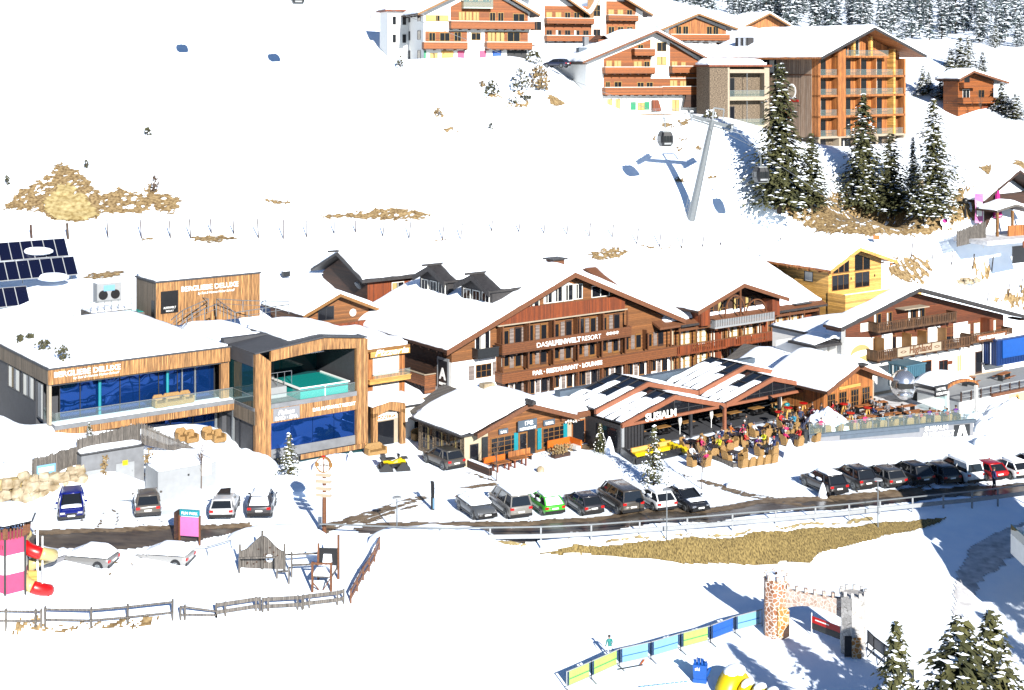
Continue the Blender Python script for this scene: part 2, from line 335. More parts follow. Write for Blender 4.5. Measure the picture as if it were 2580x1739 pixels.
cy((2350,200,262),(2580,262,256),(1700,110,262),(1900,150,262),(2450,140,340),(2580,150,350),(2300,105,430),(2050,90,430),(2580,118,440),(1750,40,430),(1550,20,400),(2300,30,620),(1750,-10,620),(2580,30,620),(2900,60,520),(2300,-60,900),(1600,-90,900),(2800,-30,900),(2900,300,260),(2900,200,350))
cy((1300,-60,420),(1300,-150,620),(900,-260,500),(400,-330,500),(0,-330,500),(-600,-330,500))
CPa=np.array(CP); _xy=CPa[:,:2]; _s=np.median(_xy[:,1])
def _k(r2): return np.where(r2>0, .5*r2*np.log(r2+1e-12), 0)
def _feat(x,y):
    # spread distances evenly between near and far (log depth)
    Yc=np.maximum(y,20); return np.stack([x/Yc*2.2, np.log(Yc/100)*1.7],-1)
_f=_feat(_xy[:,0],_xy[:,1]); _n=len(_f)
_K=_k(((_f[:,None]-_f[None])**2).sum(-1))+np.eye(_n)*1e-6
_Pm=np.concatenate([np.ones((_n,1)),_f],1)
_A=np.block([[_K,_Pm],[_Pm.T,np.zeros((3,3))]])
_sol=np.linalg.solve(_A,np.concatenate([CPa[:,2],np.zeros(3)]))
# value noise for outlines
_nt=RNG.random((64,64))
def vnoise(x,y):
    x=np.asarray(x,float); y=np.asarray(y,float)
    xi=np.floor(x).astype(int); yi=np.floor(y).astype(int); fx=x-xi; fy=y-yi; fx=fx*fx*(3-2*fx); fy=fy*fy*(3-2*fy)
    a=_nt[xi%64,yi%64]; b=_nt[(xi+1)%64,yi%64]; c=_nt[xi%64,(yi+1)%64]; d=_nt[(xi+1)%64,(yi+1)%64]
    return (a*(1-fx)+b*fx)*(1-fy)+(c*(1-fx)+d*fx)*fy
def fbm(x,y): return .5*vnoise(x,y)+.3*vnoise(x*2.1+7,y*2.1+3)+.2*vnoise(x*4.3+1,y*4.3+9)
def zbase(x,y):
    q=_feat(np.asarray(x,float).ravel(),np.asarray(y,float).ravel()); out=np.empty(len(q))
    for i in range(0,len(q),20000):
        c=q[i:i+20000]; r2=((c[:,None]-_f[None])**2).sum(-1)
        out[i:i+20000]=_k(r2)@_sol[:_n]+_sol[_n]+c@_sol[_n+1:]
    return out.reshape(np.shape(x))
def zgrid(x,y):
    x=np.asarray(x,float); y=np.asarray(y,float)
    return zbase(x,y)+(fbm(x*.35,y*.35)-.5)*np.clip((y-60)/60,0.25,1)*.16+(fbm(x*.06+5,y*.06)-.5)*np.clip((y-180)/50,0,1)*1.6
def zf(x,y): return float(zgrid(np.array([x]),np.array([y]))[0])
_YS=np.concatenate([np.arange(60,125,.25),np.arange(125,260,.5),np.arange(260,900,2.0)])
def G(px,py):
    """where the sight line through a survey pixel meets the ground"""
    x=(px-CX)*_YS/F; z=CH-(py-HY)*_YS/F; d=z-zgrid(x,_YS)
    i=np.argmax(d<0)
    if i==0: i=len(d)-1
    t=d[i-1]/(d[i-1]-d[i]+1e-9); Y=_YS[i-1]+t*(_YS[i]-_YS[i-1])
    X=(px-CX)*Y/F; return Vector((X,Y,zf(X,Y)))
def on(x,y,dz=0): return Vector((x,y,zf(x,y)+dz))
def grid_mesh(name, X, Y, Z, keep=None):
    nr,nc=X.shape; vs=np.stack([X,Y,Z],-1).reshape(-1,3)
    idx=np.arange(nr*nc).reshape(nr,nc)
    q=np.stack([idx[:-1,:-1],idx[:-1,1:],idx[1:,1:],idx[1:,:-1]],-1).reshape(-1,4)
    if keep is not None: q=q[keep.ravel()]
    used=np.unique(q); mp=-np.ones(len(vs),int); mp[used]=np.arange(len(used))
    me=bpy.data.meshes.new(name); me.from_pydata(vs[used].tolist(),[],mp[q].tolist())
    me.polygons.foreach_set('use_smooth',[True]*len(me.polygons)); me.update(); return me
def build_ground():
    ys=np.concatenate([np.arange(50,135,.45),np.arange(135,250,.9),np.geomspace(250,1100,70)])
    us=np.linspace(-.62,.62,330)
    Y,U=np.meshgrid(ys,us,indexing='ij'); X=U*Y
    Z=zgrid(X,Y)
    # tyre ruts and footprints in the car park area
    pk=np.exp(-((Y-114)/14)**2)
    Z=Z+(fbm(X*2.3,Y*1.3)-.5)*.05*pk
    o=link('snow_ground',grid_mesh('snow_ground',X,Y,Z),M['snow'])
    tag(o,kind='structure')
build_ground()
def inside(px,py,poly):
    r=np.zeros(px.shape,bool); n=len(poly)
    for i in range(n):
        x0,y0=poly[i]; x1,y1=poly[(i+1)%n]
        c=((y0>py)!=(y1>py)); r^= c&(px<(x1-x0)*(py-y0)/((y1-y0) if abs(y1-y0)>1e-9 else 1e-9)+x0)
    return r
def drape(name, polys, material, dz=.05, cell=.25, rag=.6, rough=0, hole=0, freq=1.2, world=False, kind='stuff', thick=0):
    """patches lying on the ground with ragged edges; polygons surveyed as pixels on the ground"""
    allv=[];allf=[]
    for poly in polys:
        w=[tuple(p) for p in poly] if world else [tuple(G(*p)[:2]) for p in poly]
        xs=[p[0] for p in w]; ys=[p[1] for p in w]
        c=max(cell,(max(xs)-min(xs))/260,(max(ys)-min(ys))/260)
        X,Y=np.meshgrid(np.arange(min(xs)-1,max(xs)+1,c),np.arange(min(ys)-1,max(ys)+1,c))
        Z=zgrid(X,Y)
        nx=(fbm(X*freq,Y*freq)-.5)*2*rag; ny=(fbm(X*freq+31,Y*freq+17)-.5)*2*rag
        k=inside(X+nx,Y+ny,w)
        if hole: k&=fbm(X*freq*.9+11,Y*freq*.9+5)>hole
        kf=k[:-1,:-1]&k[1:,1:]
        Z=Z+dz+rough*(fbm(X*1.1+3,Y*1.1)-.35)
        if not kf.any(): continue
        me=grid_mesh('tmp',X,Y,Z,kf)
        n=len(allv); allv+=[tuple(v.co) for v in me.vertices]; allf+=[tuple(i+n for i in p.vertices) for p in me.polygons]
        bpy.data.meshes.remove(me)
    me=bpy.data.meshes.new(name); me.from_pydata(allv,[],allf)
    o=link(name,me,material,smooth=True); tag(o,kind=kind); return o
# roads
road=[(880,1332),(965,1324),(1200,1324),(1500,1311),(1800,1288),(2100,1258),(2300,1238),(2640,1214),(2640,1240),(2300,1266),(2100,1288),(1800,1318),(1500,1346),(1240,1356),(1000,1354),(900,1345)]
drape('road',[road],M['asphalt'],.05,.22,.25,kind='structure')
drape('road',[[(-60,1352),(100,1346),(300,1338),(480,1331),(640,1326),(700,1330),(580,1344),(470,1370),(380,1380),(250,1396),(100,1412),(-60,1420)]],M['asphalt'],.05,.2,.25,kind='structure')
drape('mud_verge',[[(960,1316),(1200,1317),(1500,1304),(1800,1280),(2100,1250),(2330,1226),(2330,1246),(2100,1266),(1800,1294),(1500,1316),(1200,1329),(930,1332),(880,1328)],
   [(80,1338),(300,1331),(480,1324),(640,1318),(640,1330),(480,1337),(300,1345),(90,1352)]],M['mud'],.062,.2,.35,kind='structure')
drape('dirt_track',[[(740,1332),(800,1328),(900,1298),(1000,1266),(1120,1234),(1260,1216),(1262,1222),(1130,1243),(1010,1279),(930,1308),(830,1340),(810,1362),(790,1352)],
   [(900,1318),(1000,1286),(1090,1262),(1092,1266),(1000,1296),(930,1322)],
   [(1700,1190),(1800,1216),(1900,1246),(2000,1268),(2080,1276),(2060,1284),(1960,1272),(1860,1248),(1760,1214)],
   [(1180,1190),(1215,1200),(1250,1213),(1246,1216),(1205,1204),(1175,1194)],
   [(250,1330),(262,1310),(268,1290),(262,1288),(256,1308),(240,1328)],[(290,1332),(302,1310),(296,1288),(280,1280),(278,1284),(290,1294),(294,1310),(284,1330)]],
   M['mud'],.055,.12,.22,hole=.36,freq=2,kind='structure')
# slushy tracks under the parked cars
drape('slush',[[(x-6,y0),(x+1,y0),(x+14+k,y1),(x+6+k,y1)] for x,y0,y1,k in
   [(1280,1300,1322,10),(1322,1298,1320,10),(1540,1288,1318,22),(1590,1288,1312,22),(1610,1288,1308,20),(1470,1300,1312,8),(1370,1300,1318,8),(2150,1230,1262,25),(2200,1225,1255,25),(2250,1220,1250,25),(2330,1216,1244,25),(2400,1212,1238,25),(2450,1212,1236,20),(2480,1212,1232,20),(160,1310,1326,8),(205,1310,1326,4),(345,1308,1326,4),(400,1308,1322,4)]],
   M['mud'],.06,.12,.2,hole=.34,freq=2,kind='structure')
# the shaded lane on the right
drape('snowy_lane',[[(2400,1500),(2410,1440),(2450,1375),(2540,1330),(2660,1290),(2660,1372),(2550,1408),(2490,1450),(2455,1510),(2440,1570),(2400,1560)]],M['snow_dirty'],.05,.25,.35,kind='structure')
# netted bank, thawed patches
drape('netted_bank',[[(1270,1380),(1450,1373),(1600,1365),(1750,1353),(1900,1342),(2050,1332),(2200,1320),(2330,1309),(2390,1306),(2360,1322),(2280,1345),(2200,1362),(2110,1385),(2060,1400),(2040,1424),(1980,1418),(1900,1430),(1800,1424),(1700,1420),(1600,1412),(1500,1402),(1400,1402),(1330,1394)]],M['grass_net'],.07,.12,.14,rough=.06)
drape('verge_grass',[[(1240,1362),(1300,1366),(1340,1372),(1270,1374)],[(1380,1368),(1470,1362),(1480,1368),(1390,1374)],[(1500,1364),(1640,1352),(1640,1360),(1510,1370)],[(1660,1352),(1900,1332),(1900,1338),(1670,1358)],[(1950,1328),(2200,1304),(2205,1312),(1960,1336)]],M['earth'],.05,.12,.3,hole=.42,rough=.12)
drape('dry_grass',[[(0,528),(20,510),(60,478),(120,440),(150,412),(160,408),(185,425),(215,445),(240,475),(262,492),(300,470),(330,485),(360,490),(372,462),(395,482),(455,500),(455,520),(445,545),(400,532),(350,538),(300,540),(260,535),(245,552),(190,562),(130,555),(90,535),(40,532)],
   [(770,548),(830,540),(900,536),(1000,526),(1060,534),(1085,548),(1040,556),(960,556),(860,552)],[(655,505),(690,502),(730,512),(725,518),(680,514)],
   [(215,694),(300,682),(312,688),(300,698),(240,706),(208,704)],[(475,598),(560,594),(605,600),(560,610),(520,614),(490,606)],[(355,600),(395,602),(385,610),(360,608)],[(1080,605),(1160,604),(1155,610),(1090,610)],[(1600,620),(1700,624),(1740,630),(1640,628)],
   [(1480,640),(1520,626),(1560,628),(1592,640),(1570,652),(1500,655)],
   [(1935,525),(2000,500),(2120,485),(2240,475),(2330,485),(2380,520),(2395,490),(2430,470),(2480,480),(2490,540),(2420,560),(2390,580),(2330,590),(2250,592),(2190,600),(2120,592),(2060,588),(2010,560)],
   [(2470,425),(2520,420),(2560,400),(2600,420),(2560,450),(2520,460),(2490,450)],
   [(2240,650),(2300,648),(2350,662),(2335,712),(2290,720),(2240,695)],[(2480,745),(2580,728),(2640,740),(2640,775),(2560,775),(2500,765)],[(2435,670),(2500,660),(2498,700),(2455,690)],
   [(1215,240),(1260,236),(1265,246),(1230,252)],[(1290,230),(1325,230),(1330,244),(1290,244)],[(1275,262),(1330,258),(1336,270),(1280,275)],[(1370,245),(1400,242),(1425,262),(1420,272),(1385,264)],
   [(1110,325),(1150,322),(1155,332),(1120,336)],[(1165,320),(1200,318),(1200,324),(1170,326)],[(1168,380),(1190,380),(1192,386),(1175,387)],[(1090,285),(1120,288),(1115,298),(1095,296)],
   [(1660,313),(1700,312),(1695,322),(1665,322)],[(1705,303),(1740,300),(1735,316),(1712,316)],[(1640,344),(1670,346),(1668,354),(1645,352)],[(1705,346),(1740,350),(1735,356),(1710,354)],[(1700,376),(1725,372),(1720,380),(1705,380)],[(1745,368),(1775,370),(1772,382),(1755,380)],[(1695,448),(1728,450),(1728,462),(1700,462)],[(1775,446),(1815,446),(1805,450),(1780,450)],
   [(265,1415),(290,1412),(285,1422),(270,1424)],[(305,1412),(335,1418),(330,1428),(310,1422)],[(274,1432),(286,1432),(286,1455),(276,1452)],[(60,1568),(300,1566),(400,1556),(395,1572),(250,1585),(80,1588),(0,1580)]],
   M['grass'],.08,.14,.8,rough=.1,hole=.3,freq=2.0)
drape('bare_clay',[[(105,515),(130,490),(150,470),(175,460),(200,490),(225,510),(240,525),(250,545),(200,560),(150,560),(115,545)]],M['earth'],.2,.2,.8,rough=.2)
# ---------------------------------------------------------------- building kit (local: a = along the facade, b = into the house, z = up)
def face_map(face,b):
    if face=='front': return lambda u,v,d:(u,b-d,v)
    if face=='left':  return lambda u,v,d:(b-d,u,v)
    return lambda u,v,d:(b+d,u,v)                      # right
def fbox(m,T,u0,u1,v0,v1,d0,d1,mi=0):
    p=T(u0,v0,d0); q=T(u1,v1,d1); return m.box(p[0],q[0],p[1],q[1],p[2],q[2],mi)
def win(par,u,z,w,h,b=0,fm='frame_w',pane='glass',mull=1,trans=0,face='front',cur=None,t=.07,name='window',label=None,out=.06):
    """framed window; its pane (and curtain) are sub-parts"""
    T=face_map(face,b); m=MB()
    fbox(m,T,u,u+t,z,z+h,0,out); fbox(m,T,u+w-t,u+w,z,z+h,0,out); fbox(m,T,u+t,u+w-t,z,z+t,0,out); fbox(m,T,u+t,u+w-t,z+h-t,z+h,0,out)
    for i in range(mull):
        c=u+w*(i+1)/(mull+1); fbox(m,T,c-t*.4,c+t*.4,z+t,z+h-t,.005,out-.004)
    for i in range(trans):
        c=z+h*(i+1)/(trans+1); fbox(m,T,u+t,u+w-t,c-t*.3,c+t*.3,.008,out-.01)
    f=m.build(name,M[fm],par)
    if label: f['label']=label
    m=MB(); fbox(m,T,u+t*.5,u+w-t*.5,z+t*.5,z+h-t*.5,.004,.025); m.build('pane',M[pane],f)
    if cur:
        mt,segs=cur; m=MB()
        for s0,s1 in segs: fbox(m,T,u+t+(w-2*t)*s0,u+t+(w-2*t)*s1,z+t,z+h-t,.026,.03)
        m.build('curtain',M[mt],f)
    return f
def balcony(par,a0,a1,z,b=0,dep=1.2,h=1.0,mt='wood_bal',floor='wood_dark',ends=(1,1),consoles=0,cap='wood_barge',solid=True,name='balcony',baluster=False,gap=.0,th=.16):
    m=MB(); m.box(a0,a1,b-dep,b,z-th,z)
    n=consoles
    for i in range(n):
        c=a0+.2+(a1-a0-.4)*i/max(1,n-1); m.box(c-.07,c+.07,b-dep-.12,b,z-th-.16,z-th)
    f=m.build(name,M[floor],par)
    m=MB()
    if baluster:
        k=max(2,int((a1-a0)/.28))
        for i in range(k):
            c=a0+(a1-a0)*(i+.5)/k; m.box(c-.085,c+.085,b-dep-.06,b-dep-.02,z+.06,z+h-.08)
        m.box(a0,a1,b-dep-.03,b-dep+.01,z-.12,z+.10)
    else:
        m.box(a0,a1,b-dep-.06,b-dep,z-.14,z+h-.07)
    if ends[0]: m.box(a0-.05,a0+.001,b-dep-.03,b-.003,z-.10,z+h-.075)
    if ends[1]: m.box(a1-.001,a1+.05,b-dep-.03,b-.003,z-.10,z+h-.075)
    rl=m.build('railing',M[mt],f)
    m=MB(); m.box(a0-.1,a1+.1,b-dep-.12,b-dep+.06,z+h-.07,z+h)
    if ends[0]: m.box(a0-.1,a0+.06,b-dep+.06,b-.004,z+h-.068,z+h-.002)
    if ends[1]: m.box(a1-.06,a1+.1,b-dep+.06,b-.004,z+h-.068,z+h-.002)
    m.build('handrail',M[cap],f)
    return f
def lerp_prof(prof,a):
    for (a0,z0),(a1,z1) in zip(prof[:-1],prof[1:]):
        if a<=a1+1e-9: return z0+(z1-z0)*(a-a0)/(a1-a0)
    return prof[-1][1]
def snow_roof(par,prof,b0,b1,th=.5,material='snow_cap',name='snow',rag=.25,seed=0,step=.5,inset=.08,skew=0.0,holes=0):
    a0,a1=prof[0][0]+inset,prof[-1][0]-inset; na=max(6,int((a1-a0)/step)); nb=max(5,int((b1-b0)/step))
    A=np.linspace(a0,a1,na+1); B=np.linspace(b0+inset,b1-inset,nb+1)
    zz=np.interp(A,[p[0] for p in prof],[p[1] for p in prof])
    AA,BB=np.meshgrid(A,B,indexing='ij'); ZZ=np.repeat(zz[:,None],nb+1,1)
    wv=(fbm(AA*.9+seed*1.7,BB*.9+seed*2.3)-.5)*.45*min(1,th/.45)
    ea=np.minimum(AA-a0,a1-AA); eb=np.minimum(BB-B[0],B[-1]-BB)
    e=np.minimum(ea,eb); r=min(1.0,.4*min(a1-a0,b1-b0))
    s=np.sqrt(np.clip(1-(1-np.clip(e/r,0,1))**2,0,1))
    nz=fbm(AA*.5+seed*3.1,BB*.5+seed)-.5
    top=ZZ+th*(.36+.64*s)*(1+nz*.7)+.04
    # soften the fold at ridge
    k=np.array([.25,.5,.25])
    if na>6:
        t2=top.copy(); t2[1:-1]=k[0]*top[:-2]+k[1]*top[1:-1]+k[2]*top[2:]; top=np.maximum(t2,ZZ+.02)
    eg=np.clip(1-e/.5,0,1)*np.minimum(1,(a1-a0)/4); AA=AA+np.where(AA-a0<a1-AA,1,-1)*eg*(ea<eb+.01)*wv*.9; BB=BB+np.where(BB-B[0]<B[-1]-BB,1,-1)*eg*(eb<=ea)*wv*.9
    na1,nb1=na+1,nb+1
    vs=np.stack([AA,BB,top],-1).reshape(-1,3).tolist(); off=len(vs)
    vs+=np.stack([AA,BB,ZZ+.012],-1).reshape(-1,3).tolist()
    fs=[]; I=lambda i,j:i*nb1+j
    for i in range(na):
        for j in range(nb): fs.append((I(i,j),I(i+1,j),I(i+1,j+1),I(i,j+1)))
    for i in range(na):
        fs.append((I(i,0),I(i,0)+off,I(i+1,0)+off,I(i+1,0))); fs.append((I(i,nb),I(i+1,nb),I(i+1,nb)+off,I(i,nb)+off))
    for j in range(nb):
        fs.append((I(0,j),I(0,j+1),I(0,j+1)+off,I(0,j)+off)); fs.append((I(na,j),I(na,j)+off,I(na,j+1)+off,I(na,j+1)))
    me=bpy.data.meshes.new(name); me.from_pydata(vs,[],fs); o=link(name,me,M[material],par,True); return o
def roof(par,prof,b0,b1,th=.22,snow=.5,mt='wood_barge',under='wood_dark',barge=.34,seed=0,rafters=0,snowrange=None,name='roof'):
    """pitched roof over the profile (a,z)...; front edge at b0. snow and barge board are sub-parts"""
    m=MB()
    for (p0,p1) in zip(prof[:-1],prof[1:]):
        (x0,z0),(x1,z1)=p0,p1
        vs=[(x0,b0,z0),(x1,b0,z1),(x1,b1,z1),(x0,b1,z0),(x0,b0,z0-th),(x1,b0,z1-th),(x1,b1,z1-th),(x0,b1,z0-th)]
        m.add(vs,[(0,1,2,3),(7,6,5,4),(0,4,5,1),(2,6,7,3),(1,5,6,2),(3,7,4,0)])
    if rafters:
        for k in range(rafters):
            c=b0+.4+(b1-b0-.8)*k/max(1,rafters-1)
            for (x,z,s) in ((prof[0][0],prof[0][1],1),(prof[-1][0],prof[-1][1],-1)):
                m.box(x+.05*s,x+.9*s,c-.07,c+.07,z-th-.2,z-th-.02)
    r=m.build(name,M[under],par)
    m=MB()
    for (p0,p1) in zip(prof[:-1],prof[1:]):
        (x0,z0),(x1,z1)=p0,p1
        if barge>0: m.add([(x0,b0-.07,z0+.06),(x1,b0-.07,z1+.06),(x1,b0-.07,z1-barge),(x0,b0-.07,z0-barge),(x0,b0-.005,z0+.06),(x1,b0-.005,z1+.06),(x1,b0-.005,z1-barge),(x0,b0-.005,z0-barge)],
            [(0,1,2,3),(7,6,5,4),(0,4,5,1),(2,6,7,3),(1,5,6,2),(3,7,4,0)])
    if barge>0: m.build('barge_board',M[mt],r)
    if snow>0:
        sr=snowrange or (prof,b0,b1); snow_roof(r,sr[0],sr[1],sr[2],snow,seed=seed)
    return r
def gable_wall(par,prof,z0,b,th,mt,name='wall',a0=None,a1=None,inset=.0):
    """wall filling the space under a roof profile"""
    a0=prof[0][0] if a0 is None else a0; a1=prof[-1][0] if a1 is None else a1
    pts=[(a0,z0),(a1,z0),(a1,lerp_prof(prof,a1)-.24)]
    for a,z in reversed(prof):
        if a0<a<a1: pts.append((a,z-.24))
    pts.append((a0,lerp_prof(prof,a0)-.24))
    return MB().prism(pts,'y',b,b+th).build(name,M[mt],par)
def shell(par,prof,z0,b0,b1,mt,a0,a1,name='wall',side=None):
    """solid house body under a roof profile from b0 to b1"""
    return gable_wall(par,prof,z0,b0,b1-b0,mt,name,a0,a1)
def door(par,a,z,w,h,b=0,mt='frame_b',glass=True,fm=None,face='front',label=None):
    T=face_map(face,b); m=MB(); fbox(m,T,a,a+w,z,z+h,0,.05); d=m.build('door',M[mt],par)
    if label: d['label']=label
    if glass:
        m=MB(); fbox(m,T,a+.12,a+w-.12,z+h*.12,z+h-.12,.051,.06); m.build('pane',M['glass'],d)
    m=MB(); fbox(m,T,a+w-.2,a+w-.14,z+h*.45,z+h*.5,.062,.1); m.build('handle',M['steel'],d); return d
def posts(par,L,z0,z1,w,mt,b,name='post'):
    for a in L: bx(name,M[mt],par,a-w/2,a+w/2,b-w/2,b+w/2,z0,z1)
def glass_rail(par,pts,h=1.0,name='glass_railing',mt='clear'):
    m=MB()
    for p,q in zip(pts[:-1],pts[1:]):
        p=Vector(p);q=Vector(q); m.add([p,q,q+Vector((0,0,h)),p+Vector((0,0,h))],[(0,1,2,3)])
    g=m.build(name,M[mt],par)
    m=MB()
    for p,q in zip(pts[:-1],pts[1:]):
        p=Vector(p);q=Vector(q); m.bar(p+Vector((0,0,h)),q+Vector((0,0,h)),.06,.05)
    m.build('handrail',M['steel'],g); return g
# ================================================================ glass and larch pool building
pf=Frame(-21.7,122.5,36.5,0); T0=pf
pb=thing('pool_building','larch clad spa building with blue mirror glazing and a raised open pool box','building',pf.loc(),pf.t)
# main wing: b from 4.1 (balcony edge) / 5.9 (glass) back
bx('wall',M['anthra'],pb,-16.4,-.6,8.2,26,-2,9.2)['label']='anthracite rendered core wall'
bx('slab',M['concrete'],pb,-16.2,-.3,4.1,8.2,5.55,5.8)
bx('balcony_snow',M['snow_cap'],pb,-16.1,-.4,4.25,5.4,5.8,5.9)
m=MB(); m.box(-16.2,-.3,4.02,4.1,4.95,5.5); m.box(-16.2,-.3,4.1,5.2,4.9,4.95); m.build('slab_cladding',M['wood_rustic'],pb)
bx('slab_edge',M['concrete'],pb,-16.25,-.28,3.98,4.08,5.5,5.86)
f=bx('fascia',M['wood_rustic'],pb,-16.6,-.6,4.4,4.6,9.15,10.4)
fs=bx('fascia',M['wood_rustic_g'],pb,-16.62,-16.45,4.6,17.5,9.15,10.4); fs['label']='silver grey side fascia'
bx('end_post',M['wood_rustic'],pb,-1.35,-.6,4.6,5.0,5.81,9.15)
bx('roof_slab',M['anthra'],pb,-16.6,-.6,4.6,26,9.9,10.35)
m=MB(); m.box(-16.68,-.5,4.32,4.4,10.38,10.52); m.box(-16.7,-16.6,4.4,26,10.38,10.52); m.build('roof_edge',M['anthra'],pb)
sn=snow_roof(pb,[(-16.5,10.36),(-.6,10.36)],4.5,26,.55,seed=1,step=.8)
# upper glazing, a pane between each pair of mullions
for i in range(8):
    a=-15.2+i*1.72; g=bx('glazing',M['glass_blue'],pb,a,a+1.68,5.9,5.96,5.82,9.6)
m=MB(); [m.box(a-.035,a+.035,5.84,5.9,5.82,9.5) for a in np.arange(-15.2,-1.2,1.72)]; m.build('mullion',M['steel_d'],pb)
m=MB(); m.box(-4.55,-4.45,5.7,5.84,5.82,8.9); m.box(-3.35,-3.25,5.7,5.84,5.82,8.9); m.box(-4.45,-3.35,5.7,5.84,8.8,8.9); m.build('door_frame',M['steel'],pb)
for a in (-11.9,-5.9): one('column',M['teal'],pb,lambda m:m.tube((a,5.6,5.82),(a,5.6,9.9),.13,n=10))
glass_rail(pb,[(-16.1,8.2,5.85),(-16.1,4.2,5.85),(-.4,4.2,5.85)],1.0)
bx('soffit',M['anthra'],pb,-16.4,-.7,4.6,5.9,9.0,9.15)
# left flank (windows of the side wall)
for (p0,p1,y0,y1) in ((20,50,905,960),(57,86,926,985)):
    b0,_=pf.sd(p1,950,-16.45); b1,_=pf.sd(p0,950,-16.45); win(pb,min(b0,b1),7.1,abs(b1-b0),1.9,-16.42,'frame_d','glass',1,face='left',cur=('curtain',((.05,.3),(.7,.95))))
m=MB(); m.box(-16.5,-16.3,4.6,5.2,5.82,9.15); m.build('end_post',M['sand'],pb)
win(pb,6.2,5.9,1.6,3.0,-16.42,'frame_d','glass',0,face='left',cur=('curtain',((.0,.3),)))
# lower floor glazing
for i in range(7):
    a=-15.6+i*2.1; bx('glazing',M['glass_blue'],pb,a,a+2.05,6.9,7.0,2.35,4.95)
bx('plinth',M['concrete'],pb,-15.8,-.4,6.95,8.2,-2,2.4)
m=MB(); [m.box(a-.04,a+.04,6.84,6.9,2.35,4.9) for a in np.arange(-13.5,-1,2.1)]; m.box(-15.6,-.9,6.84,6.9,3.5,3.58); m.build('mullion',M['steel_d'],pb)
for a,b in ((-.9,6.7),(-.35,4.3)): bx('post',M['steel'],pb,a-.1,a+.1,b-.1,b+.1,.6,4.95)
# connecting block between wing and box
bx('link_wall',M['anthra'],pb,-.6,4.5,6.0,16,-2,10.2)['label']='grey stair block behind the pool box'
bx('link_parapet',M['anthra'],pb,-.75,4.5,5.3,6.0,9.75,11.0)
bx('link_glazing',M['glass_blue'],pb,-.1,3.4,5.86,6.0,5.85,8.2)
bx('link_window',M['glass'],pb,.6,4.4,5.85,6.0,8.6,9.7)
m=MB(); m.box(-.42,-.2,0,4.1,4.35,5.5); m.build('return_cladding',M['wood_rustic_g'],pb)
bx('return_slab',M['concrete'],pb,-.4,0,.1,4.1,5.5,5.8); glass_rail(pb,[(-.35,4.1,5.85),(-.35,.3,5.85)],.95)
bx('basement_glazing',M['glass'],pb,-.3,1.0,3.2,3.3,1.0,4.3); 
snow_roof(pb,[(-.6,10.2),(4.4,10.2)],6.1,16,.75,seed=3)
# the pool box: larch portal frame
W=10.7
prof=[(0,10.45),(6.4,11.1),(W,10.6)]
m=MB()
m.prism([(-.35,1.0),(1.16,1.0),(1.16,9.6),(0,10.5),(-.35,10.4)],'y',0,.35)
m.build('portal_leg',M['wood_rustic'],pb)
m=MB(); m.prism([(9.65,.75),(W,.75),(W,10.55),(9.65,10.65)],'y',0,.35); m.build('portal_leg',M['wood_rustic'],pb)
m=MB(); m.prism([(1.16,9.62),(6.4,10.05),(9.65,9.8),(9.65,10.65),(6.4,11.05),(1.16,10.58)],'y',0,.35); m.build('portal_head',M['wood_rustic'],pb)
m=MB(); m.box(1.16,9.65,.0,.35,4.3,5.55); m.build('portal_band',M['wood_rustic'],pb)
m=MB(); m.box(4.0,W,-.04,.0,.72,1.15); m.build('low_band',M['wood_rustic'],pb)
m=MB(); m.box(W-.02,W+.12,.0,9,.6,10.5); m.build('side_cladding',M['wood_rustic'],pb)
m=MB(); m.prism([(-.4,10.42),(6.4,11.12),(W+.05,10.62),(W+.05,10.72),(6.4,11.25),(-.4,10.52)],'y',-.05,9.5); m.build('box_roof',M['anthra'],pb)
snow_roof(pb,[(3.4,10.95),(6.4,11.25),(W-.3,10.75)],1.2,9.4,.5,seed=4)
bx('side_panel',M['anthra'],pb,-.4,-.3,.35,5.9,4.3,5.75); bx('side_panel',M['anthra'],pb,-.4,-.3,.35,5.9,9.3,10.4); bx('side_glazing',M['glass_teal'],pb,-.36,-.3,.4,5.8,5.8,9.3)
# room behind the frame: floor, back wall, side wall, deck
bx('loggia_floor',M['concrete'],pb,1.1,9.7,.35,7.5,5.5,5.75)
bx('loggia_back',M['glass_teal'],pb,1.1,9.7,7.5,7.7,5.7,10.2)
bx('loggia_side',M['anthra'],pb,9.7,9.95,.35,7.7,5.7,10.1); bx('loggia_side',M['anthra'],pb,.95,1.15,.35,7.7,5.7,9.6)
bx('deck_edge',M['concrete'],pb,1.16,9.66,-.02,.12,5.55,5.95)
pw=bx('pool_basin',M['water'],pb,4.3,9.1,.6,5.8,5.76,6.75); 
m=MB(); m.box(4.15,9.25,.5,.6,6.75,6.85); m.box(4.15,4.3,.6,5.8,6.7,6.85); m.box(9.1,9.25,.6,5.8,6.7,6.85); m.box(6.7,6.78,.5,.6,5.75,6.75); m.build('pool_rim',M['white'],pb)
m=MB(); m.box(1.4,4.0,2.6,6.4,5.76,6.7); m.build('pool_step',M['concrete_l'],pb)
one('pool_handrail',M['silver'],pb,lambda m:[m.bar((1.9+i*.7,3,6.7),(1.9+i*.7,3,7.9),.05) for i in range(5)]+[m.bar((1.9,3,7.9),(4.7,3,7.9),.05)])
glass_rail(pb,[(1.2,.2,5.95),(9.6,.2,5.95)],.75)
one('ceiling_lamp',M['silver'],pb,lambda m:m.box(5,8,3,3.1,9.2,9.3))
# lower box floor glazing
for i in range(4):
    a=1.1+i*2.14; bx('glazing',M['glass_blue'],pb,a,a+2.1,.3,.4,1.9,4.3)
bx('sill_wall',M['concrete'],pb,-.3,W-1.05,.25,.5,1.15,1.95); bx('wall',M['anthra'],pb,-.2,W-.05,.6,9,-2,4.3)
bx('basement_glazing',M['glass_teal'],pb,4.2,W-.1,.5,.6,-1,.72)
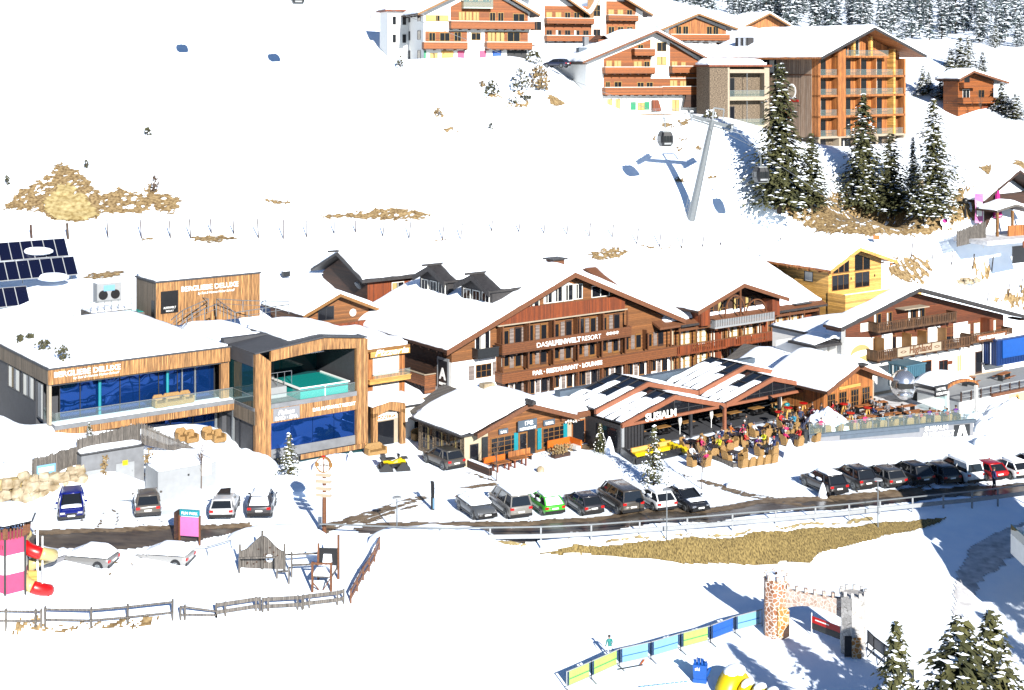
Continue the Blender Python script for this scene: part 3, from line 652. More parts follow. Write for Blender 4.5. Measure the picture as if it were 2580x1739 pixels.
# signs on the pool building
write(pb,'BERGLIEBE DELUXE',.62,-16.2,4.39,9.72,M['white'],bold=.012,width=5.6); write(pb,'by Susi & Hannes Huber-Schnell',.3,-14.6,4.39,9.4,M['white'],width=3.9,shear=.3)
s=bx('sign_plate',M['tile_g'],pb,1.35,3.9,-.05,0,4.42,5.5); write(pb,'Felsen',.55,1.75,-.06,4.95,M['white'],shear=.35,width=1.6,bold=.01); write(pb,'BAD · SPA',.42,1.5,-.06,4.5,M['white'],bold=.012,width=2.2)
write(pb,'DAS ALPENWELT RESORT',.42,5.2,-.01,4.75,M['white'],bold=.012,width=4.3)
# furniture on the balcony (things of their own)
def lounge(x,y,z,w,par_frame,label,name='rattan_armchair',cat='armchair'):
    p=par_frame.w(x,y,z); t=thing(name,label,cat,p,par_frame.t,None)
    one('seat',M['wicker'],t,lambda m:m.box(-w/2,w/2,-.4,.35,0.05,.42)); one('backrest',M['wicker'],t,lambda m:m.loft([[(-w/2,.3,.3),(w/2,.3,.3),(w/2,.45,.3),(-w/2,.45,.3)],[(-w/2,.36,.8),(w/2,.36,.8),(w/2,.5,.8),(-w/2,.5,.8)],[(-w*.35,.4,1.0),(w*.35,.4,1.0),(w*.35,.52,1.0),(-w*.35,.52,1.0)]]))
    for s in (-1,1): one('armrest',M['wicker'],t,lambda m:m.box(s*w/2-.09,s*w/2+.09,-.38,.34,.1,.68))
    return t
lounge(-6.9,4.9,5.9,.95,pf,'golden rattan armchair left of the sofa on the glass-fronted balcony')
lounge(-5.6,5.0,5.9,1.7,pf,'golden rattan sofa between two armchairs on the glass-fronted balcony','rattan_sofa','sofa')
lounge(-4.35,5.1,5.9,.95,pf,'golden rattan armchair right of the sofa on the glass-fronted balcony')
for px,py,l in ((460,1105,'leftmost of the golden armchairs below the blue lower windows'),(482,1106,'golden armchair beside the leftmost one below the blue lower windows'),(527,1096,'golden armchair left of the rightmost one below the blue lower windows'),(551,1094,'rightmost of the golden armchairs below the blue lower windows')):
    p=on(*P(px,py+8,122.3 if px<510 else 123.4)[:2],.02); a=Frame(p.x,p.y,36.5,p.z); lounge(0,0,.0,.95,a,l)
for px,l in ((623,'left rattan chair in the dark recess beside the pool box'),(640,'right rattan chair in the dark recess beside the pool box')):
    p=Gz(px,1100,1.3); a=Frame(p.x,p.y,36.5,1.2); lounge(0,0,0,.9,a,l)
# roof-top bits
def rail_run(name,label,pts,h=.9,post=1.6,cat='railing'):
    t=thing(name,label,cat,pts[0]); o=Vector(pts[0])
    m=MB()
    for p,q in zip(pts[:-1],pts[1:]):
        p=Vector(p)-o;q=Vector(q)-o; m.bar(p+Vector((0,0,h)),q+Vector((0,0,h)),.07); m.bar(p+Vector((0,0,h*.5)),q+Vector((0,0,h*.5)),.04)
    m.build('rail',M['steel'],t)
    for p,q in zip(pts[:-1],pts[1:]):
        p=Vector(p)-o;q=Vector(q)-o; n=max(1,int((q-p).length/post))
        for i in range(n): c=p+(q-p)*i/n; one('post',M['steel'],t,lambda m:m.box(c.x-.035,c.x+.035,c.y-.035,c.y+.035,c.z-.3,c.z+h))
    return t
zr=10.9
rail_run('roof_railing','grey railing around the stairwell on the snowy flat roof',[pf.w(*pf.gr(728,783,zr),zr),pf.w(*pf.gr(612,780,zr),zr),pf.w(*pf.gr(546,776,zr),zr),pf.w(*pf.gr(592,812,zr),zr),pf.w(*pf.gr(728,790,zr),zr)])
rail_run('ramp_railing','grey stepped handrail descending the snowy roof by the wooden hut',[pf.w(*pf.gr(480,765,zr),zr),pf.w(*pf.gr(525,776,zr),zr),pf.w(*pf.gr(460,798,zr),zr-.3),pf.w(*pf.gr(430,818,zr),zr-.5)])
rail_run('ramp_railing','grey handrail running beside the stairwell down the snowy roof',[pf.w(*pf.gr(545,790,zr),zr),pf.w(*pf.gr(485,806,zr),zr-.3),pf.w(*pf.gr(455,828,zr),zr-.5)])
# larch roof hut with the second sign
q=Gz(393,790,10.7); hf=Frame(q.x,q.y,36.5,10.3); hb=thing('roof_hut','larch clad hut with flat snowy roof and black poster on the roof terrace','hut',hf.loc(),hf.t)
L,_=hf.fr(655,695); 
bx('wall',M['wood_rustic'],hb,0,L,0,5,-1,3.4); bx('wall',M['wood_rustic_g'],hb,-.04,0,0,5,-1,3.35)
bx('roof',M['anthra'],hb,-.15,L+.1,-.1,5.1,3.4,3.55); snow_roof(hb,[(-.05,3.55),(L,3.55)],0,5,.45,seed=6)
bx('poster',M['black'],hb,.5,2.3,-.06,0,.3,2.5); write(hb,'ALPENWELT',.3,.75,-.08,.75,M['white'],width=1.3); write(hb,'RESORT',.22,1.0,-.08,.45,M['white'],width=.8)
write(hb,'BERGLIEBE DELUXE',.7,2.6,-.02,2.3,M['white'],bold=.012,width=6.2); write(hb,'by Susi & Hannes Huber-Schnell',.36,4.4,-.02,1.85,M['white'],width=4.0,shear=.3)
bx('door',M['black'],hb,-.08,-.04,.2,1.0,-.6,1.6)
# plant unit and stair on the left of the roof
q=Gz(230,815,9.5); uf=Frame(q.x,q.y,36.5,9.0); u=thing('stair_platform','weathered timber platform with stair and railing on the snowy roof','platform',uf.loc(),uf.t)
bx('deck',M['wood_grey'],u,0,4.2,0,3,0,1.5)['label']='boarded platform base'; bx('deck_snow',M['snow_cap'],u,.1,4.1,.3,2.9,1.5,1.6)
m=MB()
for i in range(7): m.box(-.4-i*.32,-.1-i*.32,0,1.3,-.6,1.35-i*.22)
m.build('stair',M['wood_grey'],u)
one('railing',M['steel'],u,lambda m:[m.bar((a,0.05,1.5),(a,0.05,2.6),.06) for a in np.arange(0,4.3,.7)]+[m.bar((0,.05,2.6),(4.2,.05,2.6),.06),m.bar((0,.05,2.1),(4.2,.05,2.1),.04),m.bar((0,.05,2.6),(-2.4,.05,1.1),.06)])
q=Gz(270,760,10.5); v=thing('ventilation_unit','white box ventilation unit with two round grilles behind the platform','ventilation unit',q,pf.t)
bx('casing',M['concrete_l'],v,-1.3,1.3,-.6,.6,0,2.0); snow_roof(v,[(-1.3,2.0),(1.3,2.0)],-.6,.6,.35,seed=8)
for s in (-.65,.65): one('grille',M['black'],v,lambda m:m.tube((s,-.62,.8),(s,-.6,.8),.5,n=14))
bx('panel',M['cyan'],v,-.6,.6,-.63,-.6,1.2,1.8)
q=Gz(345,790,10.2); v=thing('jacuzzi','small turquoise hot tub with timber rim on the snowy roof','hot tub',q,pf.t)
bx('rim',M['wood_grey'],v,-1.6,1.4,-1.1,1.1,-.6,.25); bx('water',M['water'],v,-1.3,1.1,-.8,.8,.25,.3)
# solar panels
ua=Vector((T0.ca,T0.sa,0)); ub=Vector((-T0.sa*.62,T0.ca*.62,.78))
for r,(px,py,Y,n,lab) in enumerate(((174,645,168,9,'uppermost row of dark solar panels half covered by a snow lump'),(197,692,164,9,'middle row of dark solar panels'),(77,768,160,6,'lowest row of dark solar panels cut by the left edge'))):
    o=P(px,py,Y); s=thing('solar_array',lab,'solar panels',o,0); up=ub*2.5; nrm=ua.cross(ub).normalized()*-.08
    def quad(m,t0,t1,k0,k1,lift,mi=0): A=[-ua*t0+up*k0,-ua*t1+up*k0,-ua*t1+up*k1,-ua*t0+up*k1]; return m.add([x-nrm*lift for x in A],[(0,1,2,3)])
    m=MB(); A=[Vector((0,0,0)),-ua*(n*1.32),-ua*(n*1.32)+up,up]; m.add(A+[x+nrm for x in A],[(0,1,2,3),(7,6,5,4),(0,4,5,1),(2,6,7,3),(1,5,6,2),(3,7,4,0)]); m.build('frame',M['concrete_l'],s)
    for i in range(n): mm=MB(); quad(mm,i*1.32+.05,i*1.32+1.27,.03,.97,.35); mm.build('panel',M['solar'],s)
    one('stand',M['steel'],s,lambda m:[m.bar(-ua*(n*1.32*k)+up*.8,-ua*(n*1.32*k)+up*.8+Vector((0,0,-2.2)),.08) for k in (.03,.5,.95)])
    if r<2: one('snow',M['snow_cap'],s,lambda m:m.ball(tuple(-ua*(3.6 if r==0 else 3)+up*(.35 if r==0 else -.05)-nrm*2),1.9,1.0,.5,14,7),True)
# small rear building parts left edge
q=Gz(8,960,5.5); lf=Frame(q.x,q.y,36.5,3); lb=thing('annex','cream annex with flat snowy roof at the left edge beside the spa building','building',lf.loc(),lf.t)
bx('wall',M['plaster_c'],lb,-6,.9,0,8,-3,6.6); bx('roof',M['frame_d'],lb,-6.3,1.3,-.4,8,6.6,6.9); snow_roof(lb,[(-6.2,6.9),(1.2,6.9)],-.3,8,.4,seed=9); bx('post',M['plaster'],lb,.6,1.0,-.35,-.05,-3,6.6)
bx('window',M['wood_dark'],lb,-2,.5,-.05,0,2.0,5.2)
for (px,py,w) in ((143,890,1.0),(150,875,.9),(105,850,1.1),(75,838,.7),(52,842,.7)):
    pass
# ================================================================ front snow shed, fence, garage, stone wall (lower left)
q=Gz(385,1165,0.6)
gf=frame_at(205,1222,1.75,36.5); gx,gz=gf.fr(365,1215)
gb=thing('garage','grey rendered garage with two pale doors below the paling fence','garage',gf.loc(),gf.t)
a1,z1=gf.fr(363,1124); _,zl=gf.fr(203,1150)
bx('wall',M['concrete'],gb,0,a1,0,5,-1.5,zl); bx('coping',M['frame_d'],gb,-.05,a1+.05,-.06,5,zl,zl+.1); snow_roof(gb,[(0,zl+.1),(a1,zl+.1)],.3,5,.3,seed=11)
for p0,p1,y0 in ((217,265,1180),(292,338,1162)):
    x0,_=gf.fr(p0,1200); x1,zt=gf.fr(p1,y0); d=door(gb,x0,-.2,x1-x0,zt+.2,0,'concrete_l',False)
one('wall_lamp',M['white'],gb,lambda m:m.ball((2.0,-.06,zl-.55),.22,.08,.15,8,5))
x0,z0_=gf.fr(308,1170); bx('notice',M['yellow'],gb,x0,x0+.45,-.075,-.055,z0_-.1,z0_+.3)
# transformer box
xf=frame_at(398,1238,1.2,36.5); xa,_=xf.fr(545,1215); _,xz=xf.fr(398,1190)
xb=thing('utility_box','low pale grey utility cabinet with snowy lid beside the garage','cabinet',xf.loc(),xf.t)
bx('wall',M['concrete_l'],xb,0,xa,0,2.6,-1,xz); snow_roof(xb,[(0,xz),(xa,xz)],0,2.6,.3,seed=12); bx('hatch',M['white'],xb,xa-1.3,xa-.5,-.04,0,.6,1.6); bx('vent',M['steel_d'],xb,xa-2.5,xa-2.35,-.03,0,.8,.95)
for px,l in ((263,'thin ivy vine climbing between the two garage doors'),(372,'ivy vine climbing the corner between garage and utility cabinet')):
    g=gf.w(gf.fr(px,1200)[0],-.1,-.1); m=MB(); rn=random.Random(px)
    for i in range(90):
        z=rn.uniform(0,2.2); m.ball((rn.gauss(0,.12)+.1*math.sin(z*4),rn.gauss(-.05,.08),z),rn.uniform(.04,.1),None,None,5,3)
    t=m.build('climbing_vine',M['grass'],None); t.location=(g.x,g.y-.1,g.z); tag(t,l,'vine')
# paling fences
def paling(name,label,p,q,h0,h1,n,mt='wood_grey',pitch=None):
    p=Vector(p);q=Vector(q); t=thing(name,label,'fence',p); d=q-p; m=MB(); rn=random.Random(n)
    u=d.normalized(); nrm=Vector((-u.y,u.x,0)).normalized()
    for i in range(n):
        c=d*(i+.5)/n; h=h0+(h1-h0)*(i+.5)/n+rn.uniform(-.12,.08); w=d.length/n*.42
        a=c-u*w; b=c+u*w
        m.add([a,b,b+nrm*.05,a+nrm*.05,a+Vector((0,0,h)),b+Vector((0,0,h)),b+nrm*.05+Vector((0,0,h)),a+nrm*.05+Vector((0,0,h))],[(0,3,2,1),(4,5,6,7),(0,1,5,4),(1,2,6,5),(2,3,7,6),(3,0,4,7)])
    m.build('paling',M[mt],t)
    m=MB()
    for k in (.25,.8): m.bar(nrm*.09+Vector((0,0,h0*k)),d+nrm*.09+Vector((0,0,h1*k)),.08,.1)
    m.build('rail',M[mt],t); return t
fa=gf.w(-3.3,2.0,zl-1.3); fb_=gf.w(.1,1.2,zl-.05); fc=gf.w(a1+.1,1.2,zl+.0)
paling('paling_fence','weathered grey paling fence carrying a notice left of the garage',gf.w(-3.6,1.0,zl-1.9),gf.w(0,1.0,zl-.9),2.0,1.5,34)
paling('paling_fence','long weathered grey paling fence standing on the garage roof edge',gf.w(0,1.0,zl-.1),gf.w(a1+.1,1.0,zl+.0),1.25,1.7,62)
paling('paling_fence','weathered grey paling fence running back from garage corner to the snowbank',gf.w(a1+.15,1.0,zl-.1),gf.w(a1+4.9,-.3,zl-1.6),1.8,.5,48)
t=thing('notice_board','pale blue notice on the weathered paling fence','sign',gf.w(-2.5,.93,zl-1.2),gf.t); bx('panel',M['cyan'],t,-.75,.75,-.04,0,0,.75); bx('lettering',M['white'],t,-.6,.6,-.05,-.04,.2,.55)
# boulder wall
wf=frame_at(0,1264,1.3,24)
t=thing('boulder_wall','retaining wall of pale granite boulders left of the garage','wall',wf.loc(),wf.t)
rn=random.Random(5); m=MB(); a_end,_=wf.fr(212,1200)
aa=-6
while aa<a_end:
    z=-.4
    top=2.2+.1*aa*0.1
    while z<1.25+.02*aa:
        r=rn.uniform(.3,.62); c=(aa+rn.uniform(-.15,.15),.2+z*.35+rn.uniform(-.1,.1),z+r*.6); k=len(m.v)
        m.ball(c,r*1.05,r*.7,r*.85,7,5)
        for i in range(k,len(m.v)):
            v=m.v[i]; m.v[i]=(v[0]+rn.uniform(-.1,.1),v[1]+rn.uniform(-.08,.08),v[2]+rn.uniform(-.1,.1))
        z+=r*1.25
    aa+=.72
m.build('boulders',M['rock'],t); 
one('earth_fill',M['earth'],t,lambda m:m.prism([(-6,-1),(a_end,-1),(a_end,1.5),(-6,1.35)],'y',.75,1.4))
# white rail above the boulder wall
t=thing('rail_fence','thin white rail fence with banner above the boulder wall','fence',wf.w(-1,1.6,1.35),wf.t)
one('rail',M['white'],t,lambda m:[m.bar((-4,0,1.3),(3.8,0,1.5),.06),m.bar((-4,0,.2),(3.8,0,.4),.04)]); [one('post',M['steel'],t,lambda m:m.bar((a,0,-.3),(a,0,1.45),.06)) for a in (-3,-.8,1.4,3.7)]
one('banner',M['white'],t,lambda m:m.box(-2.9,-.9,-.04,-.02,.3,1.0))
# big snow shed roof in the lower left foreground of the building
sf2=Frame(gf.X,gf.Y,36.5,zl)
# ================================================================ the hotel
hf=Frame(-6.2,147,36.5,.5)
H=thing('hotel','large brown timber hotel with two snowy gables and long carved balconies','hotel',hf.loc(),hf.t)
P1=[(-1.5,5.72),(15.3,12.2),(31.6,5.45)]
B1=19.5
def body(par,poly,b0,b1,mt,name='wall'): return MB().prism(poly,'y',b0,b1).build(name,M[mt],par)
body(H,[(0,-2),(30.6,-2),(30.6,4.1),(0,4.1)],0,B1-1,'plaster'); bx('boarded_storey',M['wood_wall'],H,5.6,30.55,-.02,0,1.5,5.4)
body(H,[(0,4.1),(30.6,4.1),(30.6,5.4),(15.3,11.8),(0,5.9)],0.02,B1-1,'wood_wall')['label']='boarded upper gable wall'
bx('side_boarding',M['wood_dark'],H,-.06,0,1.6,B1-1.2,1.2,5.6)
r=roof(H,P1,-1.3,B1,.25,.75,barge=.5,seed=21,rafters=14)
# red boarded attic wall and the projecting gallery
zb=(1.55,3.72,5.5,7.42)
body(H,[(5.6,7.45),(23.0,7.45),(23.0,8.35),(21.9,8.9),(9.2,9.0),(5.9,7.9)],-.62,-.45,'wood_red')['label']='red brown boarded attic parapet'
bx('attic_ledge',M['sand'],H,5.4,23.3,-.75,-.45,7.32,7.45)
attic=[(9.3,8.62,.8,.75),(10.4,8.75,.9,1.0),(11.9,9.0,1.2,1.25),(13.2,9.0,1.3,1.7),(14.6,9.0,1.4,1.8),(16.1,9.05,1.2,1.7),(18.6,9.0,2.6,1.3)]
for a,z,w,h in attic: win(H,a,z,w,h,.0,'frame_w','glass',1 if w>1 else 0,out=.12,cur=('curtain',((.02,.3),)) if w<1.5 else None)
body(H,[(11.3,10.6),(13.0,11.2),(14.8,11.2),(16.2,10.7)],-.02,.02,'frame_w','transom')
# gallery recess: window bays on two balcony storeys
def bay_row(z0,zt,a0,a1,b,wall_mt,n,seed,kinds=None):
    rn=random.Random(seed); L=(a1-a0)/n
    for i in range(n):
        a=a0+i*L
        bx('partition',M['wood_brown'],H,a-.05,a+.05,b-.75,b,z0,zt)
        k=rn.random(); k2=rn.random()
        win(H,a+.2,z0+.35 if k>.6 else z0+.1,1.05+.3*k2,zt-z0-.7,b-.02,'frame_b','glass',1,out=.09,cur=('curtain',((.0,.12+.2*k2),)) if k>.55 else None)
        bx('shutter',M['shut_g'],H,a+1.62,a+2.15,b-.07,b-.02,z0+.15,zt-.5)
        if L>3:
            d=bx('door',M['wood_dark'] if k<.5 else M['frame_b'],H,a+2.3,a+3.15,b-.08,b-.02,z0+.02,zt-.4); bx('pane',M['glass'],d,a+2.38,a+3.07,b-.09,b-.08,z0+.25,zt-.55)
            if k2>.5: bx('shutter',M['shut_g'],H,a+3.2,a+3.45,b-.07,b-.02,z0+.15,zt-.5)
bay_row(5.5-.85,7.3,5.75,23.0,.0,'wood_wall',5,1)
bay_row(2.6-.1,5.3-.6,5.75,29.6,.0,'wood_wall',7,2)
bay_row(-.6,2.0,5.75,30.3,.0,'plaster',7,3)
balcony(H,5.5,23.3,4.55,0,1.3,1.0,consoles=12,ends=(1,1)); balcony(H,5.5,30.2,1.58,0,1.3,.98,consoles=16)
posts(H,[5.75,9.2,12.6,16.1,19.5,23.0],4.6,7.35,.16,'wood_brown',-1.05); posts(H,[5.75,9.1,12.5,15.9,19.3,22.7,26.1,29.6],1.6,4.45,.16,'wood_brown',-1.05); posts(H,[5.75,9.1,12.5,15.9,19.3,22.7,26.1,29.6],-1.5,1.4,.14,'wood_brown',-1.05)
write(H,'DAS',.72,9.9,-1.39,4.72,M['white'],width=1.5); write(H,'ALPENWELT',.72,11.45,-1.39,4.72,M['white'],bold=.03,width=4.6); write(H,'RESORT',.72,16.1,-1.39,4.72,M['white'],width=2.7); write(H,'****',.9,19.6,-1.39,4.65,M['white'],width=1.8)
write(H,'BAR · RESTAURANT · LOUNGE',.62,9.4,-1.39,1.85,M['white'],bold=.028,width=9.6)
# left corner with balcony, window and poster
win(H,2.9,4.75,1.9,2.2,.0,'frame_w','glass',2,cur=('curtain',((.4,.7),))); balcony(H,2.6,5.2,4.45,0,1.0,.9,'steel_d','wood_brown',cap='frame_d')
win(H,3.0,2.1,2.0,1.4,-.01,'frame_b','glass',2,1); bx('shutter',M['shut_g'],H,2.1,2.8,-.05,0,2.0,3.5); bx('shutter',M['shut_g'],H,5.15,5.6,-.05,0,2.2,3.6)
t=bx('poster',M['concrete_l'],H,-.1,-.04,.4,2.6,0.2,4.4); t2=bx('poster_panel',M['black'],H,-.13,-.1,.7,2.3,.7,4.1)
write(H,'A',1.6,-.14,2.05,2.2,M['white'],face='left',bold=.06); write(H,'ALPENWELT',.42,-.14,2.15,1.55,M['white'],face='left',width=1.3); write(H,'RESORT',.34,-.14,2.05,1.1,M['white'],face='left',width=1.1)
win(H,.8,-1.4,1.3,1.5,-.05,'frame_b','glass',1,2,face='left')
balcony_l=MB(); balcony_l.box(-1.35,-.06,3.0,14,1.4,1.6); bl=balcony_l.build('balcony',M['wood_dark'],H)
m=MB(); m.box(-1.42,-1.34,3.0,14,1.3,2.5); m.box(-1.42,-.06,2.9,3.0,.6,2.5); m.build('railing',M['wood_bal'],bl); m=MB(); m.box(-1.5,-1.28,2.85,14,2.5,2.58); m.box(-1.28,-.06,2.82,3.04,2.5,2.57); m.build('handrail',M['sand'],bl)
# dormers on the big left slope
def dormer(par,ac,bc,zb_,w,label):
    """dark tin dormer facing the left eave; its front lies at a=ac, centred on b=bc"""
    zr_=zb_+2.95; ze=zb_+1.75
    m=MB(); m.prism([(bc-w/2,zb_-1.2),(bc+w/2,zb_-1.2),(bc+w/2,ze),(bc,zr_-.15),(bc-w/2,ze)],'x',ac,14.6); d=m.build('dormer',M['roofdark'],par); d['label']=label
    m=MB()
    for s in (-1,1):
        vs=[(ac-.7,bc+s*(w/2+.4),ze-.2),(ac-.7,bc,zr_),(14.9,bc,zr_),(14.9,bc+s*(w/2+.4),ze-.2)]
        m.add(vs+[(x,y,z+.2) for x,y,z in vs],[(0,3,2,1),(4,5,6,7),(0,1,5,4),(1,2,6,5),(2,3,7,6),(3,0,4,7)])
        m.add([(ac-.78,bc+s*(w/2+.42),ze-.62),(ac-.78,bc,zr_-.42),(ac-.78,bc,zr_+.2),(ac-.78,bc+s*(w/2+.42),ze)]+[(ac-.6,bc+s*(w/2+.42),ze-.62),(ac-.6,bc,zr_-.42),(ac-.6,bc,zr_+.2),(ac-.6,bc+s*(w/2+.42),ze)],[(0,3,2,1),(4,5,6,7),(0,1,5,4),(1,2,6,5),(2,3,7,6),(3,0,4,7)])
    m.box(ac-1.5,ac+1.2,bc-.14,bc+.14,zr_+.2,zr_+.42)
    m.build('dormer_roof',M['roofdark'],d)
    o=snow_roof(d,[(bc-w/2-.3,ze-.02),(bc,zr_+.18),(bc+w/2+.3,ze-.02)],ac+.9,14.8,.4,seed=int(bc)); 
    for v in o.data.vertices: v.co=(v.co.y,v.co.x,v.co.z)
    o.data.flip_normals()
    for k in (-1,0,1):
        T=face_map('left',ac); c=bc+k*1.75; mm=MB(); fbox(mm,T,c-.68,c+.68,zb_+.12,zb_+1.4,0,.07); f=mm.build('window',M['frame_w'],d); mm=MB(); fbox(mm,T,c-.56,c-.05,zb_+.22,zb_+1.3,.07,.08); fbox(mm,T,c+.05,c+.56,zb_+.22,zb_+1.3,.07,.08); mm.build('pane',M['glass'],f)
    bx('sill',M['frame_w'],d,ac-.12,ac,bc-w/2+.2,bc+w/2-.2,zb_-.08,zb_+.06)
dormer(H,6.0,12.5,9.1,5.6,'dark tin dormer nearer the ridge end'); dormer(H,6.0,4.1,9.1,5.8,'dark tin dormer nearer the front gable')
ch=bx('chimney',M['wood_brown'],H,19.6,21.2,8,9.4,9.5,12.2); bx('chimney_cap',M['roofdark'],ch,19.3,21.5,7.7,9.7,12.2,12.35)
# right wing with second gable
W0,W1=30.6,54.4
body(H,[(W0,-2),(W1,-2),(W1,4.6),(W0,4.6)],0.03,15,'plaster_c')
m=MB()
for (b0,z0,b1,z1) in ((-1.4,4.9,12,10.2),(12,10.2,19,7.2)):
    vs=[(W0-3,b0,z0),(W1+1.4,b0,z0),(W1+1.4,b1,z1),(W0-3,b1,z1)]; m.add(vs+[(x,y,z-.25) for x,y,z in vs],[(0,1,2,3),(7,6,5,4),(0,4,5,1),(2,6,7,3),(1,5,6,2),(3,7,4,0)])
wr=m.build('wing_roof',M['wood_barge'],H)
# its snow (rotated profile: along b)
def snow_b(par,prof,a0,a1,th,seed,mt='snow_cap'):
    o=snow_roof(par,prof,a0,a1,th,mt,seed=seed); me=o.data
    for v in me.vertices: v.co=(v.co.y,v.co.x,v.co.z)
    me.flip_normals(); return o
snow_b(wr,[(-.6,5.2),(12,10.2),(19,7.2)],W0-1.5,W1+1.3,.5,22)
bx('gutter',M['roofdark'],wr,W0+.2,W1+1.4,-1.55,-1.38,4.62,4.86)
bx('snow_guard',M['roofdark'],wr,W0+3.0,W0+5.2,-1.3,-.1,5.25,5.35); bx('snow_guard',M['roofdark'],wr,50.3,53.2,-1.3,-.1,5.2,5.3)
# gable 2
P2=[(32.4,6.45),(39.9,8.95),(47.6,6.5)]
roof(wr,P2,-2.6,8,.22,.5,barge=.42,seed=23,name='gable_roof')
body(H,[(33.6,4.6),(46.4,4.6),(46.4,6.5),(39.9,8.65),(33.6,6.5)],-.3,.03,'wood_dark')
bx('loggia_side',M['wood_red'],H,33.6,35.0,-1.9,-.3,4.5,6.6); bx('loggia_side',M['wood_red'],H,45.4,46.7,-1.9,-.3,4.5,6.5)
for a,w in ((35.8,1.3),(37.8,1.6),(40.4,1.2),(42.4,1.6)): win(H,a,5.0,w,1.9,-.3,'frame_b','glass',1,1,cur=('curtain_y',((.0,.3),)))
balcony(H,35.7,45.6,4.1,-.4,1.6,1.0,'concrete_l','wood_brown',consoles=6,baluster=True)
def arch(m,a0,a1,z0,h,b,w=.14,n=10):
    pts=[(a0+(a1-a0)*(.5-.5*math.cos(math.pi*i/n)),b,z0+h*math.sin(math.pi*i/n)) for i in range(n+1)]
    for p,q in zip(pts[:-1],pts[1:]): m.bar(p,q,w,w,up=(0,1,0))
one('arched_brace',M['wood_brown'],H,lambda m:[arch(m,37.4,40.6,5.6,2.0,-1.95),arch(m,40.9,44.2,5.3,1.5,-1.95),m.bar((39.9,-1.95,5.0),(39.9,-1.95,8.4),.18),m.bar((37.4,-1.95,5),(37.4,-1.95,5.7),.14),m.bar((44.2,-1.95,5),(44.2,-1.95,5.5),.14)])
# gallery storeys of the wing
for z0,zt,sd_ in ((1.55,4.4,5),(-1.5,1.3,6)):
    rn=random.Random(sd_)
    for i in range(9):
        a=W0+.5+i*2.62
        bx('pier',M['wood_wall'],H,a-.12,a+.5,-.12,.03,z0,zt)
        if i in (2,5,8): 
            d=bx('door',M['wood_red'],H,a+1.3,a+2.3,-.1,.03,z0,zt-.3); bx('curtain',M['curtain'],H,a+.6,a+1.15,-.08,.03,z0,zt-.3)
        else:
            win(H,a+.6,z0+.15,.85,zt-z0-.55,.03,'frame_y','curtain',0,3,out=.12); win(H,a+1.6,z0+.15,.85,zt-z0-.55,.03,'frame_y','curtain',0,3,out=.12)
    posts(H,[W0+.3+i*2.62 for i in range(10)],z0-.1,zt+.1,.17,'wood_brown',-1.15)
balcony(H,W0-.3,W1,1.5,0,1.35,1.05,'wood_red','wood_brown',consoles=16,baluster=True); bx('fascia',M['wood_brown'],H,W0,W1,-1.3,-1.2,4.1,4.4)
one('railing_panel',M['wood_red'],H,lambda m:[m.box(a,a+1.7,-1.44,-1.42,1.5,2.5) for a in (W0+.2,38.0,40.5,42.6,44.7,50.5)])
one('side_screen',M['wood_dark'],H,lambda m:m.box(W1,W1+.15,-1.3,3,-2,4.5))
write(H,'restaurant · alm',.5,41.0,-1.46,1.8,M['wood_barge'],width=6)
# ================================================================ rear wing of the hotel, seen left behind the big roof
q=P(925,703,166); rf=Frame(q.x,q.y,36.5,q.z)
R2=thing('rear_wing','dark timber rear house with snowy roof and green curtained windows behind the big roof','building',rf.loc(),rf.t)
m=MB()
for (b0,z0,b1,z1) in ((-.9,0,5.2,2.6),(5.2,2.6,11.5,0)):
    vs=[(-1.2,b0,z0),(24,b0,z0),(24,b1,z1),(-1.2,b1,z1)]; m.add(vs+[(x,y,z-.3) for x,y,z in vs],[(0,1,2,3),(7,6,5,4),(0,4,5,1),(2,6,7,3),(1,5,6,2),(3,7,4,0)])
rr=m.build('roof',M['roofdark'],R2); snow_b(rr,[(-.7,.05),(5.2,2.6),(11.3,.05)],-1.0,24,.5,24)
MB().prism([(0,-6),(10.5,-6),(10.5,-.3),(5.2,2.2),(0,-.3)],'x',0,23).build('wall',M['wood_dark'],R2)
bx('front_wall',M['wood_red'],R2,.02,23,-.05,0,-6,-.3)
for a in (3.3,6.2,9.2): win(R2,a,-3.0,1.7,2.3,-.05,'frame_w','glass',1,1,cur=('curtain_y',((.05,.4),)))
one('satellite_dish',M['concrete_l'],R2,lambda m:m.tube((-.55,1.3,-.9),(-.4,1.3,-.8),.5,.45,14))
bx('ridge_horn',M['roofdark'],R2,-2.2,-.9,5.0,5.4,2.7,2.9)
# small gable between
q=P(845,738,158); gf2=Frame(q.x,q.y,36.5,q.z)
R3=thing('gable_house','small brown gabled house with snowy roof and boarded balcony behind the flat roof','building',gf2.loc(),gf2.t)
P3=[(-4.6,-2.0),(0,0),(5.4,-2.3)]
roof(R3,P3,-1.1,9,.22,.5,barge=.3,seed=25,mt='frame_b'); shell(R3,P3,-7,0,8.5,'wood_wall',-3.6,4.4)
win(R3,-2.2,-2.9,2.0,1.5,0,'frame_d','glass',1); balcony(R3,-3.4,4.2,-4.4,0,1.3,1.3,'wood_red','wood_dark'); one('round_vent',M['frame_w'],R3,lambda m:m.tube((2.2,-.06,-2.4),(2.2,0,-2.4),.42,n=14))
